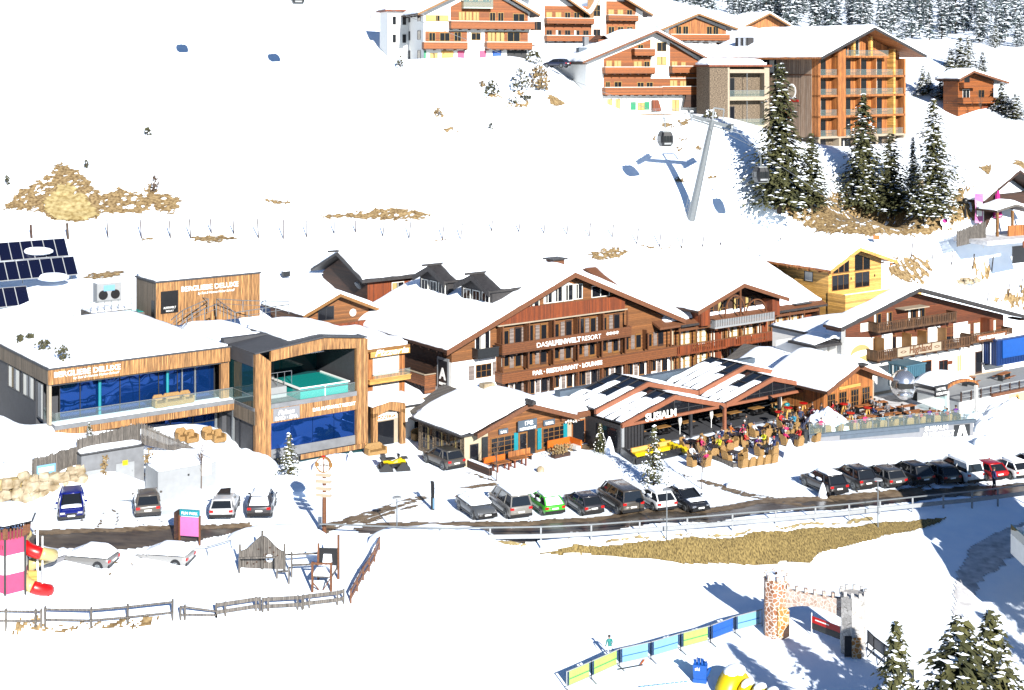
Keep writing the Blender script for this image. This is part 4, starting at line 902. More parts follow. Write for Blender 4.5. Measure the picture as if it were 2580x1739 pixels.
# ================================================================ pizzeria house in the alley
q=P(930,1000,141); zf_=Frame(q.x,q.y,36.5,q.z-1.0)
pz=thing('pizzeria_house','orange boarded guest house with pale curtains and script sign beside the larch frame','building',zf_.loc(),zf_.t)
a1,_=zf_.fr(1020,1000); bx('wall',M['wood_cedar'],pz,-4,a1,0,9,-3,5.5)
bx('roof',M['frame_b'],pz,-4.2,a1+.3,-.5,9,5.5,5.75); snow_roof(pz,[(-4,5.75),(a1+.2,5.75)],-.45,9,.8,seed=26)
for z in (.5,3.0): win(pz,.4,z,3.0,2.1,0,'frame_w','curtain',2,out=.1)
balcony(pz,-.5,a1,2.55,0,1.0,.35,'wood_gold','wood_gold',cap='wood_gold'); glass_rail(pz,[(0,-1,2.6),(a1,-1,2.6)],.9)
bx('sign_board',M['wood_gold'],pz,-.2,a1+.2,-.65,-.55,4.95,5.5); write(pz,'Pizzeria',.85,.2,-.68,5.05,M['white'],shear=.3,width=3.9,bold=.01)
paling('board_fence','bright orange boarded screen fence on the terrace left of the hotel poster',zf_.w(3.4,-2.2,-1.6),zf_.w(7.2,-2.4,-1.2),2.1,2.1,3,'wood_gold')
# porch
ef=frame_at(940,1132,.1,36.5)
ep=thing('entrance_porch','larch framed entrance porch with curved head and snowy roof','porch',ef.loc(),ef.t)
a1,_=ef.fr(1022,1110)
for c in (0,a1-.5): bx('leg',M['wood_rustic'],ep,c,c+.5,0,.4,-.5,3.2)
MB().prism([(0,2.8),(.6,3.0),(a1/2,3.35),(a1-.6,3.0),(a1,2.8),(a1,3.7),(a1/2,4.1),(0,3.7)],'y',0,.4).build('head',M['wood_rustic'],ep)
bx('wall',M['sand'],ep,.4,a1-.4,.7,4,-.5,3.6); bx('door',M['glass'],ep,.9,a1-.9,.6,.7,0,2.2); bx('sign',M['white'],ep,.6,a1-.6,.55,.7,2.35,2.95); write(ep,'PIZZERIA',.42,.75,.53,2.45,M['orange'],bold=.012,width=a1-1.5)
snow_roof(ep,[(-.1,3.75),(a1/2,4.1),(a1+.1,3.75)],0,4,.45,seed=27)
wf2=frame_at(1022,1110,.1,36.5); ww=thing('link_house','white rendered link house with double door and small black sign','building',wf2.loc(),wf2.t)
a1,_=wf2.fr(1075,1095); bx('wall',M['plaster'],ww,0,a1+.5,.5,5,-.5,3.0); win(ww,1.2,.2,1.5,1.9,.5,'frame_w','glass',1,2); bx('roof',M['frame_d'],ww,-.1,a1+.5,.2,5,3.0,3.15); snow_roof(ww,[(0,3.15),(a1+.4,3.15)],.3,5,.4,seed=28)
bx('sign',M['black'],ww,a1-.6,a1+.4,.2,.35,1.9,2.6); write(ww,'sky',.45,a1-.5,.18,2.05,M['white'],width=.75,bold=.015)
t=lounge(1.3,-.6,0,1.6,wf2,'low timber bench against the white link house','bench','bench')
# ================================================================ restaurant cabin
cf=frame_at(1170,1178,.1,36.5)
ca=thing('restaurant_cabin','low stone and timber restaurant cabin with thick snow roof and teal shutters','restaurant',cf.loc(),cf.t)
PC=[(.6,3.0),(6.3,4.85),(12.0,2.95)]
r=roof(ca,PC,-1.1,8,.2,.6,barge=.35,seed=41,snowrange=([(.2,3.05),(6.3,4.9),(12.1,3.0)],-.9,8.2))
# snow over left lean-to and right flat roof
bx('lean_to_roof',M['frame_d'],ca,-.8,1.2,-.6,7.6,2.85,3.0); snow_roof(ca,[(-.7,3.0),(1.4,3.2)],-.5,7.6,.55,seed=42)
bx('flat_roof',M['wood_barge'],ca,10.6,15.7,-.35,6,2.55,3.05); snow_roof(ca,[(10.8,3.05),(15.6,3.05)],-.2,6,.5,seed=43)
shell(ca,PC,-.5,0,7.5,'wood_wall',1.8,11.3); bx('stone_wall',M['stone_b'],ca,0,1.8,0,7.4,-.5,2.85); bx('right_wall',M['sand'],ca,11.3,15.5,.0,5.5,-.5,2.55)
bx('front_pier',M['plaster_c'],ca,-.02,2.5,-.03,0,-.5,2.8)
for k in (.5,2.7,4.9): win(ca,k,.3,1.8,2.1,0,'stone_b','glass',2,2,face='left',cur=('curtain_y',((.4,.52),)))
win(ca,.55,.2,.9,1.7,-.03,'frame_d','glass',0); 
for a,w in ((2.8,3.0),(8.6,2.6)): win(ca,a,.35,w,1.75,0,'frame_b','glass',3,3)
d=door(ca,5.9,0,.95,2.1,0,'frame_b'); bx('open_doorway',M['black'],ca,6.9,7.75,-.02,0,0,2.15); door(ca,7.8,0,.5,2.1,-.0,'frame_b')
for a in (5.35,8.0,11.0): bx('shutter',M['teal'],ca,a,a+.45,-.08,0,.3,2.2)
s=bx('sign',M['slate'],ca,5.5,7.6,-.5,-.4,2.35,3.3); write(ca,'1742',.5,6.15,-.52,2.85,M['white'],width=.9,bold=.01); write(ca,'RESTAURANT',.3,5.65,-.52,2.45,M['white'],width=1.8,bold=.008)
s=bx('sign',M['slate'],ca,8.6,9.9,-.2,-.1,2.35,2.85); write(ca,'BEER',.34,8.8,-.22,2.45,M['white'],width=.9,bold=.008)
s=bx('sign',M['slate'],ca,3.6,4.6,-.2,-.1,2.35,2.8); write(ca,'BAR',.3,3.75,-.22,2.43,M['white'],width=.65,bold=.008)
d=door(ca,12.0,-.1,1.6,2.4,0,'wood_cedar'); bx('open_doorway',M['black'],ca,14.2,15.3,-.02,0,-.1,2.4); bx('notice',M['black'],ca,13.75,14.0,-.04,0,.9,1.3)
one('chimney',M['rock'],ca,lambda m:m.box(5.4,6.6,4.6,5.4,4.4,5.7)); one('ridge_horn',M['roofdark'],ca,lambda m:m.prism([(5.9,4.95),(6.5,4.95),(6.4,5.3),(6.1,5.3)],'y',-1.9,-.6))
one('banner',M['steel_d'],ca,lambda m:m.box(1.75,2.35,-.25,-.2,.2,2.4))
one('fairy_lights',M['white'],ca,lambda m:[m.ball((10.6+i*.3,-.9,2.55+.1*math.sin(i*1.3)),.1,None,None,6,4) for i in range(6)])
q=Gz(1200,1000,1.5)
t=thing('awning_roof','weathered plank canopy roof rising behind the snowy cabin','roof',cf.w(1.5,9.5,2.6),cf.t)
one('plank_slope',M['wood_grey'],t,lambda m:m.add([(0,-1.5,0),(4,-1.5,1.9),(4,2,1.9),(0,2,0),(0,-1.5,-.15),(4,-1.5,1.75),(4,2,1.75),(0,2,-.15)],[(0,1,2,3),(7,6,5,4),(0,4,5,1),(2,6,7,3),(1,5,6,2),(3,7,4,0)])); one('plank_slope',M['wood_grey'],t,lambda m:m.add([(4,-1.5,1.9),(7,-1.5,.6),(7,2,.6),(4,2,1.9),(4,-1.5,1.75),(7,-1.5,.45),(7,2,.45),(4,2,1.75)],[(0,1,2,3),(7,6,5,4),(0,4,5,1),(2,6,7,3),(1,5,6,2),(3,7,4,0)])); [one('post',M['wood_brown'],t,lambda m:m.box(a,a+.15,-1.3,-1.15,-3,.2)) for a in (.2,6.5)]
# ================================================================ glass-roofed bar pavilion
sf3=frame_at(1566,1140,.3,36.5)
sp=thing('bar_pavilion','open fronted bar pavilion with twin glass roofed gables and copper barge boards','pavilion',sf3.loc(),sf3.t)
Z0=2.55
def glassroof(b0,b1,dz,c,front):
    prof=[(c-6.5,2.55+dz),(c,4.25+dz),(c+6.5,2.55+dz)]
    m=MB()
    for (x0,z0),(x1,z1) in zip(prof[:-1],prof[1:]):
        m.add([(x0,b0,z0),(x1,b0,z1),(x1,b1,z1),(x0,b1,z0),(x0,b0,z0-.06),(x1,b0,z1-.06),(x1,b1,z1-.06),(x0,b1,z0-.06)],[(0,1,2,3),(7,6,5,4),(0,4,5,1),(2,6,7,3),(1,5,6,2),(3,7,4,0)])
    rg=m.build('glass_roof',M['glass'],sp)
    m=MB(); nb=max(2,int((b1-b0)/1.1))
    for i in range(nb+1):
        b=b0+(b1-b0)*i/nb
        for (x0,z0),(x1,z1) in zip(prof[:-1],prof[1:]): m.bar((x0,b,z0+.04),(x1,b,z1+.04),.08,.09)
    for t in (0,.33,.66,1): 
        for s in (-1,1): x=c+s*6.5*t; z=4.25+dz-1.7*t+.05; m.bar((x,b0,z),(x,b1,z),.07,.07)
    m.build('glazing_bar',M['frame_d'],rg)
    for (x0,z0),(x1,z1),nm in ((prof[0],prof[1],0),(prof[1],prof[2],1)):
        m=MB(); m.add([(x0,b0-.25,z0+.05),(x1,b0-.25,z1+.05),(x1,b0-.25,z1-.38),(x0,b0-.25,z0-.38),(x0,b0+.06,z0+.05),(x1,b0+.06,z1+.05),(x1,b0+.06,z1-.38),(x0,b0+.06,z0-.38)],[(0,1,2,3),(7,6,5,4),(0,4,5,1),(2,6,7,3),(1,5,6,2),(3,7,4,0)]); m.build('barge_board',M['copper'],rg)
    # snow lying in slabs between the glazing bars, slid down from the ridge
    rn=random.Random(int(c*10+b0)); m=MB()
    for i in range(nb):
        ba=b0+(b1-b0)*(i+.06)/nb; bb=b0+(b1-b0)*(i+.94)/nb
        for s in (-1,1):
            t0=rn.choice((rn.uniform(.05,.3),rn.uniform(.3,.62))) if s<0 else rn.uniform(.05,.3); t1=rn.uniform(.94,1.0)
            ts=np.linspace(t0,t1,7); r0=[];r1=[]
            for t in ts:
                x=c+s*6.5*t; z=4.25+dz-1.7*t; j0=rn.uniform(0,.22); j1=rn.uniform(0,.22); th=.16 if t0<t<t1 else .06
                r0.append([(x,ba+j0,z+.02),(x,bb-j1,z+.02),(x,bb-j1-.04,z+.02+th),(x,ba+j0+.04,z+.02+th)])
            m.loft(r0)
    m.build('snow',M['snow_cap'],rg)
M['copper']=mat('salmon_copper_board',(.42,.17,.10),.6,.1,3)
for c in (6.5,19.6): glassroof(0.1,3.8,0,c,True); glassroof(3.8,8.6,.55,c,False)
bx('back_wall',M['wood_dark'],sp,-.1,26.2,8.6,8.8,-.5,2.6); bx('floor',M['anthra'],sp,0,26.1,.1,8.6,-.6,.12); bx('ceiling_beam',M['copper'],sp,0,26.2,-.12,.12,2.25,2.5)
for s,(pa,pb2) in enumerate(((0,2),(0,2))):
    pass
for c in (6.5,19.6):
    g=MB().prism([(c-5.9,2.52),(c+5.9,2.52),(c,3.92)],'y',.13,.17).build('gable_glazing',M['glass'],sp)
    one('gable_mullion',M['frame_d'],sp,lambda m:[m.box(c+x-.05,c+x+.05,.04,.12,2.5,4.0-abs(x)*.262) for x in (-3.6,-1.8,0,1.8,3.6)]+[m.box(c-4.0,c+4.0,.04,.12,2.85,2.92)])
for a in (.15,8.6,13.05,20.6,26.0): bx('post',M['copper'] if a in(13.05,) else M['concrete_l'] if a<1 else M['frame_d'],sp,a-.14,a+.14,-.05,.2,-.5,2.3)
bx('folding_door',M['frame_d'],sp,.5,2.9,.3,.42,.05,2.2); bx('folding_door',M['frame_d'],sp,24.1,26.0,.3,.42,.05,2.2); one('door_fold',M['black'],sp,lambda m:[m.box(a,a+.06,.24,.3,.05,2.2) for a in np.arange(.6,2.9,.38)]+[m.box(a,a+.06,.24,.3,.05,2.2) for a in np.arange(24.2,26,.38)])
bx('side_wall',M['frame_d'],sp,-.12,0,.1,8.6,-.5,2.4); bx('side_glazing',M['glass'],sp,-.15,-.12,.4,3.4,.3,2.0)
write(sp,'SUSI',.95,2.7,-.2,2.42,M['white'],bold=.03,width=1.9); write(sp,'ALM',.95,4.65,-.2,2.42,M['white'],bold=.03,width=1.9)
one('spotlight',M['black'],sp,lambda m:[m.tube((a,-.5,2.35),(a,-.15,2.5),.16,.12,8) for a in (12.2,18.9,24.2)])
one('bar_counter',M['wood_cedar'],sp,lambda m:[m.box(3,12,7.6,8.5,0,1.2),m.box(16,24,7.6,8.5,0,1.2)])
for a,b,l in ((8.3,1.2,'closed white parasol inside the left hall opening'),(12.4,1.2,'closed white parasol inside by the middle post'),(21.2,.5,'closed grey parasol by the right hall post')):
    t=thing('closed_parasol',l,'parasol',sf3.w(a,b,.05),0)
    one('canopy',M['curtain'],t,lambda m:m.loft([[(r*math.cos(k*math.pi/4),r*math.sin(k*math.pi/4),z) for k in range(8)] for z,r in ((.9,.1),(1.3,.2),(1.9,.13),(2.2,.03))])); one('pole',M['white'],t,lambda m:m.tube((0,0,0),(0,0,2.25),.03,n=6))
bx('parapet',M['slate'],sp,-.1,26.3,8.8,9.6,-.5,3.9)['label']='blue grey sheet parapet behind the glass roof'; snow_roof(sp,[(-.1,2.6),(26.2,2.6)],9.7,13.5,.3,seed=44)
for c in (13.05,): one('valley_gutter',M['frame_d'],sp,lambda m:m.box(c-.35,c+.35,-.1,8.6,2.3,2.6))
# ================================================================ wooden hut at the right of the pavilion
uf2=frame_at(2075,1050,.6,36.5)
uh=thing('timber_hut','reddish timber bar hut with deep snow roof and three glazed doors','hut',uf2.loc(),uf2.t)
PU=[(-1.0,2.75),(3.9,4.8),(8.9,2.9)]
roof(uh,PU,-1.3,7,.2,.75,barge=.35,seed=46,mt='wood_barge'); shell(uh,PU,-.5,0,6.5,'wood_cedar',0,7.4)
for a in (.5,2.2,4.0,5.7): win(uh,a,.2,1.2,1.9,0,'frame_b','glass',2,2)
bx('sign_board',M['wood_gold'],uh,2.2,5.4,-.12,-.05,2.35,2.65); one('ridge_horn',M['roofdark'],uh,lambda m:m.box(3.6,4.2,-2.1,-1.2,4.85,5.05)); bx('side_wall',M['sand'],uh,7.4,7.6,0,5,-.5,2.6)
t=thing('canopy_roof','dark plank canopy roof with drifted snow left behind the timber hut','roof',uf2.w(6.8,9.0,1.6),uf2.t)
for v in ([(-6,0,.4),(-1.5,0,2.5),(-1.5,7,2.5),(-6,7,.4)],[(-1.5,0,2.5),(4.5,0,1.2),(4.5,7,1.2),(-1.5,7,2.5)]): MB().add(v+[(x,y,z-.18) for x,y,z in v],[(0,1,2,3),(7,6,5,4),(0,4,5,1),(2,6,7,3),(1,5,6,2),(3,7,4,0)]).build('roof_slope',M['wood_grey'],t)
snow_roof(t,[(-5.5,.5),(-1.7,2.1),(4,1.3)],-3.5,5.5,.5,seed=47); MB().box(-5.5,4.3,-3,6.5,-6,.3).build('wall',M['plaster'],t)
# ================================================================ guest house on the right with the painted oval
kf=Frame(35,150,34,1.2); M['wood_dk']=mat('dark_red_brown_boards',(.20,.06,.025),.7,.3,4,stretch=(.4,.4,4),seams=('Z',.2,.1)); M['wood_balk']=mat('dark_carved_balcony',(.17,.085,.04),.7,.3,3,seams=('XY',.2,.2))
K=thing('guest_house','wide brown gabled guest house with carved balconies and yellow oval sign','hotel',kf.loc(),kf.t)
PK=[(-2.6,6.95),(9.6,10.0),(28.2,5.15)]
rk=roof(K,PK,-1.8,.7,.25,.5,barge=.34,seed=51,mt='roofdark',rafters=10)
MB().prism([(0,-4),(26,-4),(26,5.35),(9.6,9.5),(0,7.1)],'y',0,.6).build('wall',M['plaster'],K); bx('rear_block',M['plaster'],K,.2,25.8,.6,11,-4,4.9); bx('rear_roof',M['roofdark'],K,-.1,26.2,.6,11.3,4.9,5.1); snow_roof(K,[(0,5.1),(26,5.1)],.75,11.2,.4,seed=55)
MB().prism([(0,5.45),(26,2.9),(26,5.35),(9.6,9.5),(0,7.1)],'y',-.06,0).build('timber_gable',M['wood_dk'],K)
MB().box(.05,25.9,-.1,-.03,-1.2,-.9).build('base_trim',M['sand'],K)
win(K,2.2,5.8,1.4,.9,-.06,'frame_w','curtain',1)
balcony(K,3.4,16.0,5.9,0,1.4,.95,'wood_balk','wood_dark',baluster=True,cap='wood_balk',consoles=8); balcony(K,3.2,18.2,2.95,0,1.5,.98,'wood_balk','wood_dark',baluster=True,cap='wood_balk',consoles=9); balcony(K,18.4,25.6,3.15,0,1.5,.95,'wood_balk','wood_dark',baluster=True,cap='wood_balk',consoles=5)
one('sign_board',M['sand'],K,lambda m:m.box(6.2,13.2,-1.66,-1.57,2.95,3.85)); write(K,'Highland',1.05,8.0,-1.68,3.15,M['wood_brown'],width=3.6,bold=.02,shear=.1); write(K,'<>',.6,6.6,-1.68,3.2,M['wood_brown'],width=.9); write(K,'<>',.6,12.0,-1.68,3.2,M['wood_brown'],width=.9)
one('sign_board',M['wood_bal'],K,lambda m:m.box(19.2,24.5,-1.66,-1.57,3.2,3.9)); write(K,'CAFE-RESTAURANT',.5,19.5,-1.68,3.35,M['white'],width=4.6,bold=.012)
for a,w in ((4.2,1.2),(6.2,.9),(9.6,1.4),(11.2,1.2)): win(K,a,6.0,w,1.5,-.06,'frame_b','glass',1,cur=('curtain',((.0,.3),)))
bx('awning',M['sand'],K,7.6,11.6,-1.4,-.06,7.75,7.85)
for a,w,c in ((4.2,1.6,1),(6.6,1.6,0),(9.0,1.2,0),(11.6,2.0,1),(14.6,1.0,0),(15.9,2.4,1)): 
    if c: bx('balcony_blind',M['white'],K,a+1.3,a+1.3+w,-.12,-.02,3.1,5.2)
    win(K,a,3.05,w*.75,1.9,-.02,'frame_b','glass',1)
for a in (4.4,8.7,11.2,14.4): bx('balcony_divider',M['frame_b'],K,a,a+.12,-1.3,0,2.95,5.1)
for a,w in ((18.8,1.3),(20.6,1.2),(23.0,1.6)): win(K,a,3.25,w,1.7,-.06,'frame_b','curtain',1)
bx('balcony_divider',M['wood_red'],K,21.9,22.6,-1.3,0,3.2,5.4)
for a,w,z,h in ((7.0,1.3,-.2,1.4),(9.4,1.3,-.2,1.4),(14.8,1.5,-.4,1.7)): win(K,a,z,w,h,0,'wood_red','glass',1)
door(K,12.0,-1.0,1.6,2.6,0,'wood_cedar',label='orange timber front door'); door(K,21.0,-1.0,1.2,2.6,0,'wood_dark'); win(K,17.8,-.3,.8,1.9,0,'frame_w','curtain_y',1); win(K,22.6,-.2,1.6,1.7,0,'frame_w','glass',1)
bx('wall_plaque',M['wood_red'],K,16.3,17.1,-.05,0,.7,1.1)
o=one('painted_oval',M['curtain_y'],K,lambda m:m.prism([(2.3+1.55*math.cos(t),3.4+1.05*math.sin(t)) for t in np.linspace(0,2*math.pi,28)[:-1]],'y',-.03,0)); o['label']='yellow painted oval'; m=MB(); m.prism([(2.3+1.4*math.cos(t),3.5+.32*math.sin(t)+.1*math.cos(t)) for t in np.linspace(0,2*math.pi,20)[:-1]],'y',-.045,-.03); m.build('painted_oval_band',M['white'],K)
bx('left_annex',M['plaster'],K,-3.2,-.05,2.5,7,-4,4.4); bx('left_canopy',M['roofdark'],K,-3.9,-.1,.4,4.5,4.6,4.85)
snow_roof(K,[(-3.6,4.85),(-.2,5.4)],.9,4.4,.25,seed=52); 
# terrace of the guest house with its retaining wall
tf=Frame(kf.w(9,-7.5).x,kf.w(9,-7.5).y,34,-1.4)
te=thing('terrace_wall','white rendered terrace front with dark railing and gilded oval window','terrace',tf.loc(),tf.t)
bx('wall',M['plaster'],te,0,24,0,5.6,-2,1.5); bx('deck',M['concrete_l'],te,0,24,0,7.3,1.5,1.6); bx('edge_beam',M['wood_barge'],te,5,24,-.25,.05,1.45,1.75)
one('railing',M['concrete_l'],te,lambda m:[m.bar((0,-.1,2.6),(24,-.1,2.6),.09),m.bar((0,-.1,1.95),(24,-.1,1.95),.05)]); 
for i in range(16): bx('post',M['wood_dark'],te,i*1.6,i*1.6+.12,-.16,-.04,1.6,2.6)
one('oval_window',M['wood_gold'],te,lambda m:m.prism([(9.4+.42*math.cos(t),.2+.95*math.sin(t)) for t in np.linspace(0,2*math.pi,20)[:-1]],'y',-.06,0)); one('oval_pane',M['glass'],te,lambda m:m.prism([(9.4+.25*math.cos(t),.2+.72*math.sin(t)) for t in np.linspace(0,2*math.pi,20)[:-1]],'y',-.08,-.06))
bx('post',M['wood_cedar'],te,17.6,18.0,-.5,-.1,-2,1.6); bx('drainpipe',M['steel'],te,14.0,14.1,-.15,-.05,-1.8,1.5); win(te,12.6,.3,.7,1.2,0,'wood_gold','glass',0)
bx('panelling',M['plaster_c'],te,8.0,12.2,-.03,0,-2,1.3)
# curved entrance canopy
vf=frame_at(2390,1040,.3,34)
vc=thing('entrance_canopy','curved snowy entrance canopy with wooden arch and dark sign','canopy',vf.loc(),vf.t)
pts=[(2.6*math.cos(t)+2.0,2.2+.9*math.sin(t)) for t in np.linspace(math.pi,0,12)]
one('arch_board',M['wood_cedar'],vc,lambda m:m.prism(pts+[(x,z-.25) for x,z in reversed(pts)],'y',-.1,.1)); one('vault',M['frame_d'],vc,lambda m:m.prism([(x,z-.04) for x,z in pts]+[(x,z-.2) for x,z in reversed(pts)],'y',.1,4)); snow_roof(vc,[(x,z) for x,z in pts],.2,4,.35,seed=53)
for a in (-.3,4.2): bx('post',M['plaster'],vc,a,a+.25,-.1,.2,-1,2.2)
bx('sign',M['black'],vc,-2.4,-.5,-.3,-.2,1.9,3.0); write(vc,'HOTEL',.4,-2.2,-.32,2.5,M['white'],width=1.4); write(vc,'HIGHLAND',.4,-2.25,-.32,2.05,M['white'],width=1.6); bx('glass_screen',M['clear'],vc,-2.5,-.4,-.2,-.15,-.2,1.8)
# containers
def container(name,label,X,Y,rz,w,d,h,mt,corr,z):
    t=thing(name,label,'container',(X,Y,z),rz); bx('body',M[mt],t,0,w,0,d,.1,h)
    m=MB(); n=int(w/.28)
    for i in range(n): m.box(i*w/n+.03,i*w/n+.15,-.06,0,.25,h-.15)
    n=int(d/.28)
    for i in range(n): m.box(-.06,0,i*d/n+.03,i*d/n+.15,.25,h-.15)
    m.build('corrugation',M[corr],t); bx('corner_frame',M[corr],t,-.1,w+.05,-.1,d,h-.12,h+.02)
    one('lock_rod',M['white'],t,lambda m:[m.bar((-.1,d*k,.2),(-.1,d*k,h-.2),.05) for k in (.3,.7)]); return t
M['cont_t']=mat('steel_blue_container',(.10,.22,.30),.5,.08,3); M['cont_b']=mat('dark_blue_container',(.015,.06,.22),.5,.08,3)
q=frame_at(2283,985,1.3,34); container('shipping_container','steel blue corrugated container behind the silver helmet dome',q.X,q.Y,q.t,3.0,2.4,2.6,'cont_t','cont_t',1.3)
q=Gz(2512,925,1.3); c=container('shipping_container','dark blue container with bright blue tarpaulin on the upper terrace',q.x,q.y,R(34),5.5,2.6,3.0,'cont_b','cont_b',1.3)
bx('tarpaulin',M['blue'],c,.8,5.3,-.16,-.1,.9,2.9); snow_roof(c,[(.2,3.05),(5.3,3.05)],.2,2.4,.3,seed=54)
# silver helmet dome
q=Gz(2275,1010,.7); t=thing('helmet_dome','big polished silver dome shaped like a ski helmet','sculpture',q,R(10))
one('shell',M['silver'],t,lambda m:m.ball((0,0,1.7),1.35,1.3,1.5,20,12),True); one('visor',M['black'],t,lambda m:m.prism([(-1.0,1.5),(.6,1.5),(.5,2.0),(-1.05,2.05)],'y',-1.32,-.6)); one('chin_guard',M['silver'],t,lambda m:m.ball((-.2,-.9,.8),.9,.55,.5,14,8),True); one('knob',M['silver'],t,lambda m:m.tube((.3,0,3.1),(.3,0,3.4),.16,n=8))
# terrace banner wall + glass rail
b0=Gz(2040,1120,.15); b1=Gz(2452,1093,-.35); ang=math.atan2(b1.y-b0.y,b1.x-b0.x); Lb=(b1.xy-b0.xy).length
t=thing('banner_wall','long grey banner wall with white lettering below the sun terrace','wall',(b0.x,b0.y,0),ang)
bx('panel',M['tile_g'],t,0,Lb,0,.12,-.9,.75); bx('coping',M['slate'],t,-.1,Lb+.3,-.1,.3,.75,1.05); bx('picture_strip',M['slate'],t,3.2,Lb*.66,-.06,0,.35,.72)
write(t,'SUSIALM',.55,Lb*.69,-.1,.4,M['white'],bold=.02,width=2.6); write(t,'ALPENWELT',.62,Lb*.68,-.03,-.25,M['white'],bold=.025,width=3.6); write(t,'RESORT',.36,Lb*.72,-.03,-.62,M['white'],bold=.015,width=1.6); one('emblem_plate',M['steel_d'],t,lambda m:m.prism([(Lb-2.2,-.7),(Lb-.4,-.7),(Lb-.4,.65),(Lb-2.2,.65)],'y',-.04,0)); one('emblem',M['white'],t,lambda m:m.prism([(Lb-1.95,-.6),(Lb-1.5,-.6),(Lb-1.3,.1),(Lb-1.1,-.6),(Lb-.65,-.6),(Lb-1.05,.6),(Lb-1.55,.6)],'y',-.07,-.04))
MB().prism([(0,.3),(Lb+.3,.3),(Lb+.3,13),(8.6,13),(8.4,9.6),(4.0,5.4)],'z',.2,.62).build('terrace_floor',M['snow_dirty'],t); glass_rail(t,[(0,.1,1.0),(Lb+.3,.1,1.0)],1.0); [bx('rail_post',M['steel'],t,a-.03,a+.03,.07,.13,1.0,2.05) for a in np.arange(0,Lb,1.7)]
bf=Frame(b0.x,b0.y,math.degrees(ang),.62)
# ================================================================ yellow larch extension
yf=Frame((2090-1290)*181/3600.,181,36.5,4.48)
Y=thing('larch_house','bright golden larch extension with wide gable windows and roof terrace','building',yf.loc(),yf.t); Y.scale=(1.053,1.053,1.053)
PY=[(-1.2,4.75),(4.2,7.05),(11.2,4.9)]
roof(Y,PY,-1.2,11,.22,.6,barge=.35,seed=61,mt='wood_gold',under='wood_cedar',rafters=8); shell(Y,PY,-8,.0,10,'wood_gold',-.2,9.6)
MB().prism([(.6,4.15),(3.5,4.15),(3.5,6.0),(.6,4.8)],'y',-.03,0).build('gable_pane',M['glass'],Y); MB().prism([(4.6,4.15),(7.4,4.15),(7.4,5.4),(4.6,6.2)],'y',-.03,0).build('gable_pane',M['glass'],Y); one('gable_mullion',M['frame_b'],Y,lambda m:[m.box(a,a+.12,-.08,-.031,4.1,z) for a,z in ((1.5,5.1),(2.5,5.5),(6.0,5.75))]+[m.box(.5,3.6,-.08,-.031,4.05,4.15),m.box(4.5,7.5,-.08,-.031,4.05,4.15)])
win(Y,.4,2.0,3.1,1.9,0,'frame_b','glass',2); win(Y,4.6,2.0,2.7,1.9,0,'frame_b','glass',1)
win(Y,2.4,2.9,1.4,1.2,-.2,'frame_d','curtain',0,face='left')
bx('terrace_parapet',M['wood_gold'],Y,-.2,14,-2.7,-2.58,-8,1.95); bx('terrace_parapet',M['wood_gold'],Y,-.32,-.2,-2.7,0,-8,1.95); bx('parapet_cap',M['frame_w'],Y,-.36,14,-2.76,-2.54,1.95,2.03); bx('terrace_floor',M['wood_cedar'],Y,-.2,14,-2.58,0,.7,.9); snow_roof(Y,[(5,.9),(13,.9)],-2.5,-.2,.5,seed=62); [bx('wall_lamp',M['black'],Y,a,a+.15,-.08,0,3.1,3.4) for a in (3.8,8.2)]
# ================================================================ big cedar apartment house on the slope
tf2=Frame((2062-1290)*228/3600.,228,36.5,22.5)
A_=thing('apartment_house','large cedar clad apartment house with snowy roof and deep loggias','apartment house',tf2.loc(),tf2.t)
PT=[(-2.0,14.1),(10.9,19.0),(24.2,14.5)]
roof(A_,PT,-2.4,25.5,.3,.6,barge=.4,seed=71,mt='roofdark',under='wood_cedar')
MB().prism([(0,1.2),(21.8,1.2),(21.8,14.9),(10.9,18.5),(0,14.5)],'y',1.35,24).build('wall',M['wood_cedar'],A_)
bx('stone_base',M['stone_b'],A_,0,21.8,1.35,24,-6,1.2); bx('side_cladding',M['wood_silv'],A_,-.06,0,1.35,23.4,1.2,14.2); bx('side_band',M['wood_brown'],A_,-.1,-.06,1.35,24,11.2,11.4)
fl=[-2.2,1.3,4.6,7.95,11.1]
for i,z in enumerate(fl):
    mt='sand' if i<2 else 'wood_cedar'
    bx('floor_slab',M[mt],A_,0,21.8,0,1.35,z-.22,z+.12)
top=14.3
for a,w,mt in ((0,.5,'wood_cedar'),(4.6,1.9,'wood_cedar'),(18.6,.5,'wood_gold'),(21.3,.5,'wood_cedar')):
    bx('pier',M[mt],A_,a,a+w,-.08 if w>1 else 0,1.35,1.35,top+(1.2 if 3<a<19 else -.3))
for a in (0,5.0,14.2,18.6,21.3): bx('pier',M['sand'],A_,a,a+.5,.05,1.35,-6,1.2)
for i,z in enumerate(fl):
    h=(fl[i+1]-z-.35) if i<4 else 2.9
    for a0,a1 in ((.6,4.5),(6.6,18.5),(19.2,21.2)):
        if i==4 and a0<6: h2=1.35
        n=1 if a1-a0<5 else 3; L=(a1-a0)/n
        for k in range(n):
            a=a0+k*L; rn=random.Random(i*31+k+int(a0))
            win(A_,a+.2,z+.15,L*.62,h-.35,1.35,'frame_d','glass',1,cur=('curtain',((.1+.2*rn.random(),.25+.3*rn.random()),)) if rn.random()>.35 else None)
            if n>1 and k<2 and i>0: bx('loggia_divider',M['wood_cedar'],A_,a+L-.1,a+L+.1,.3,1.35,z+.1,z+h)
        glass_rail(A_,[(a0,.1,z+.12),(a1,.1,z+.12)],.95)
for a in (8.6,12.9): bx('gable_post',M['wood_gold'],A_,a,a+.5,.1,.6,14.2,17.6)
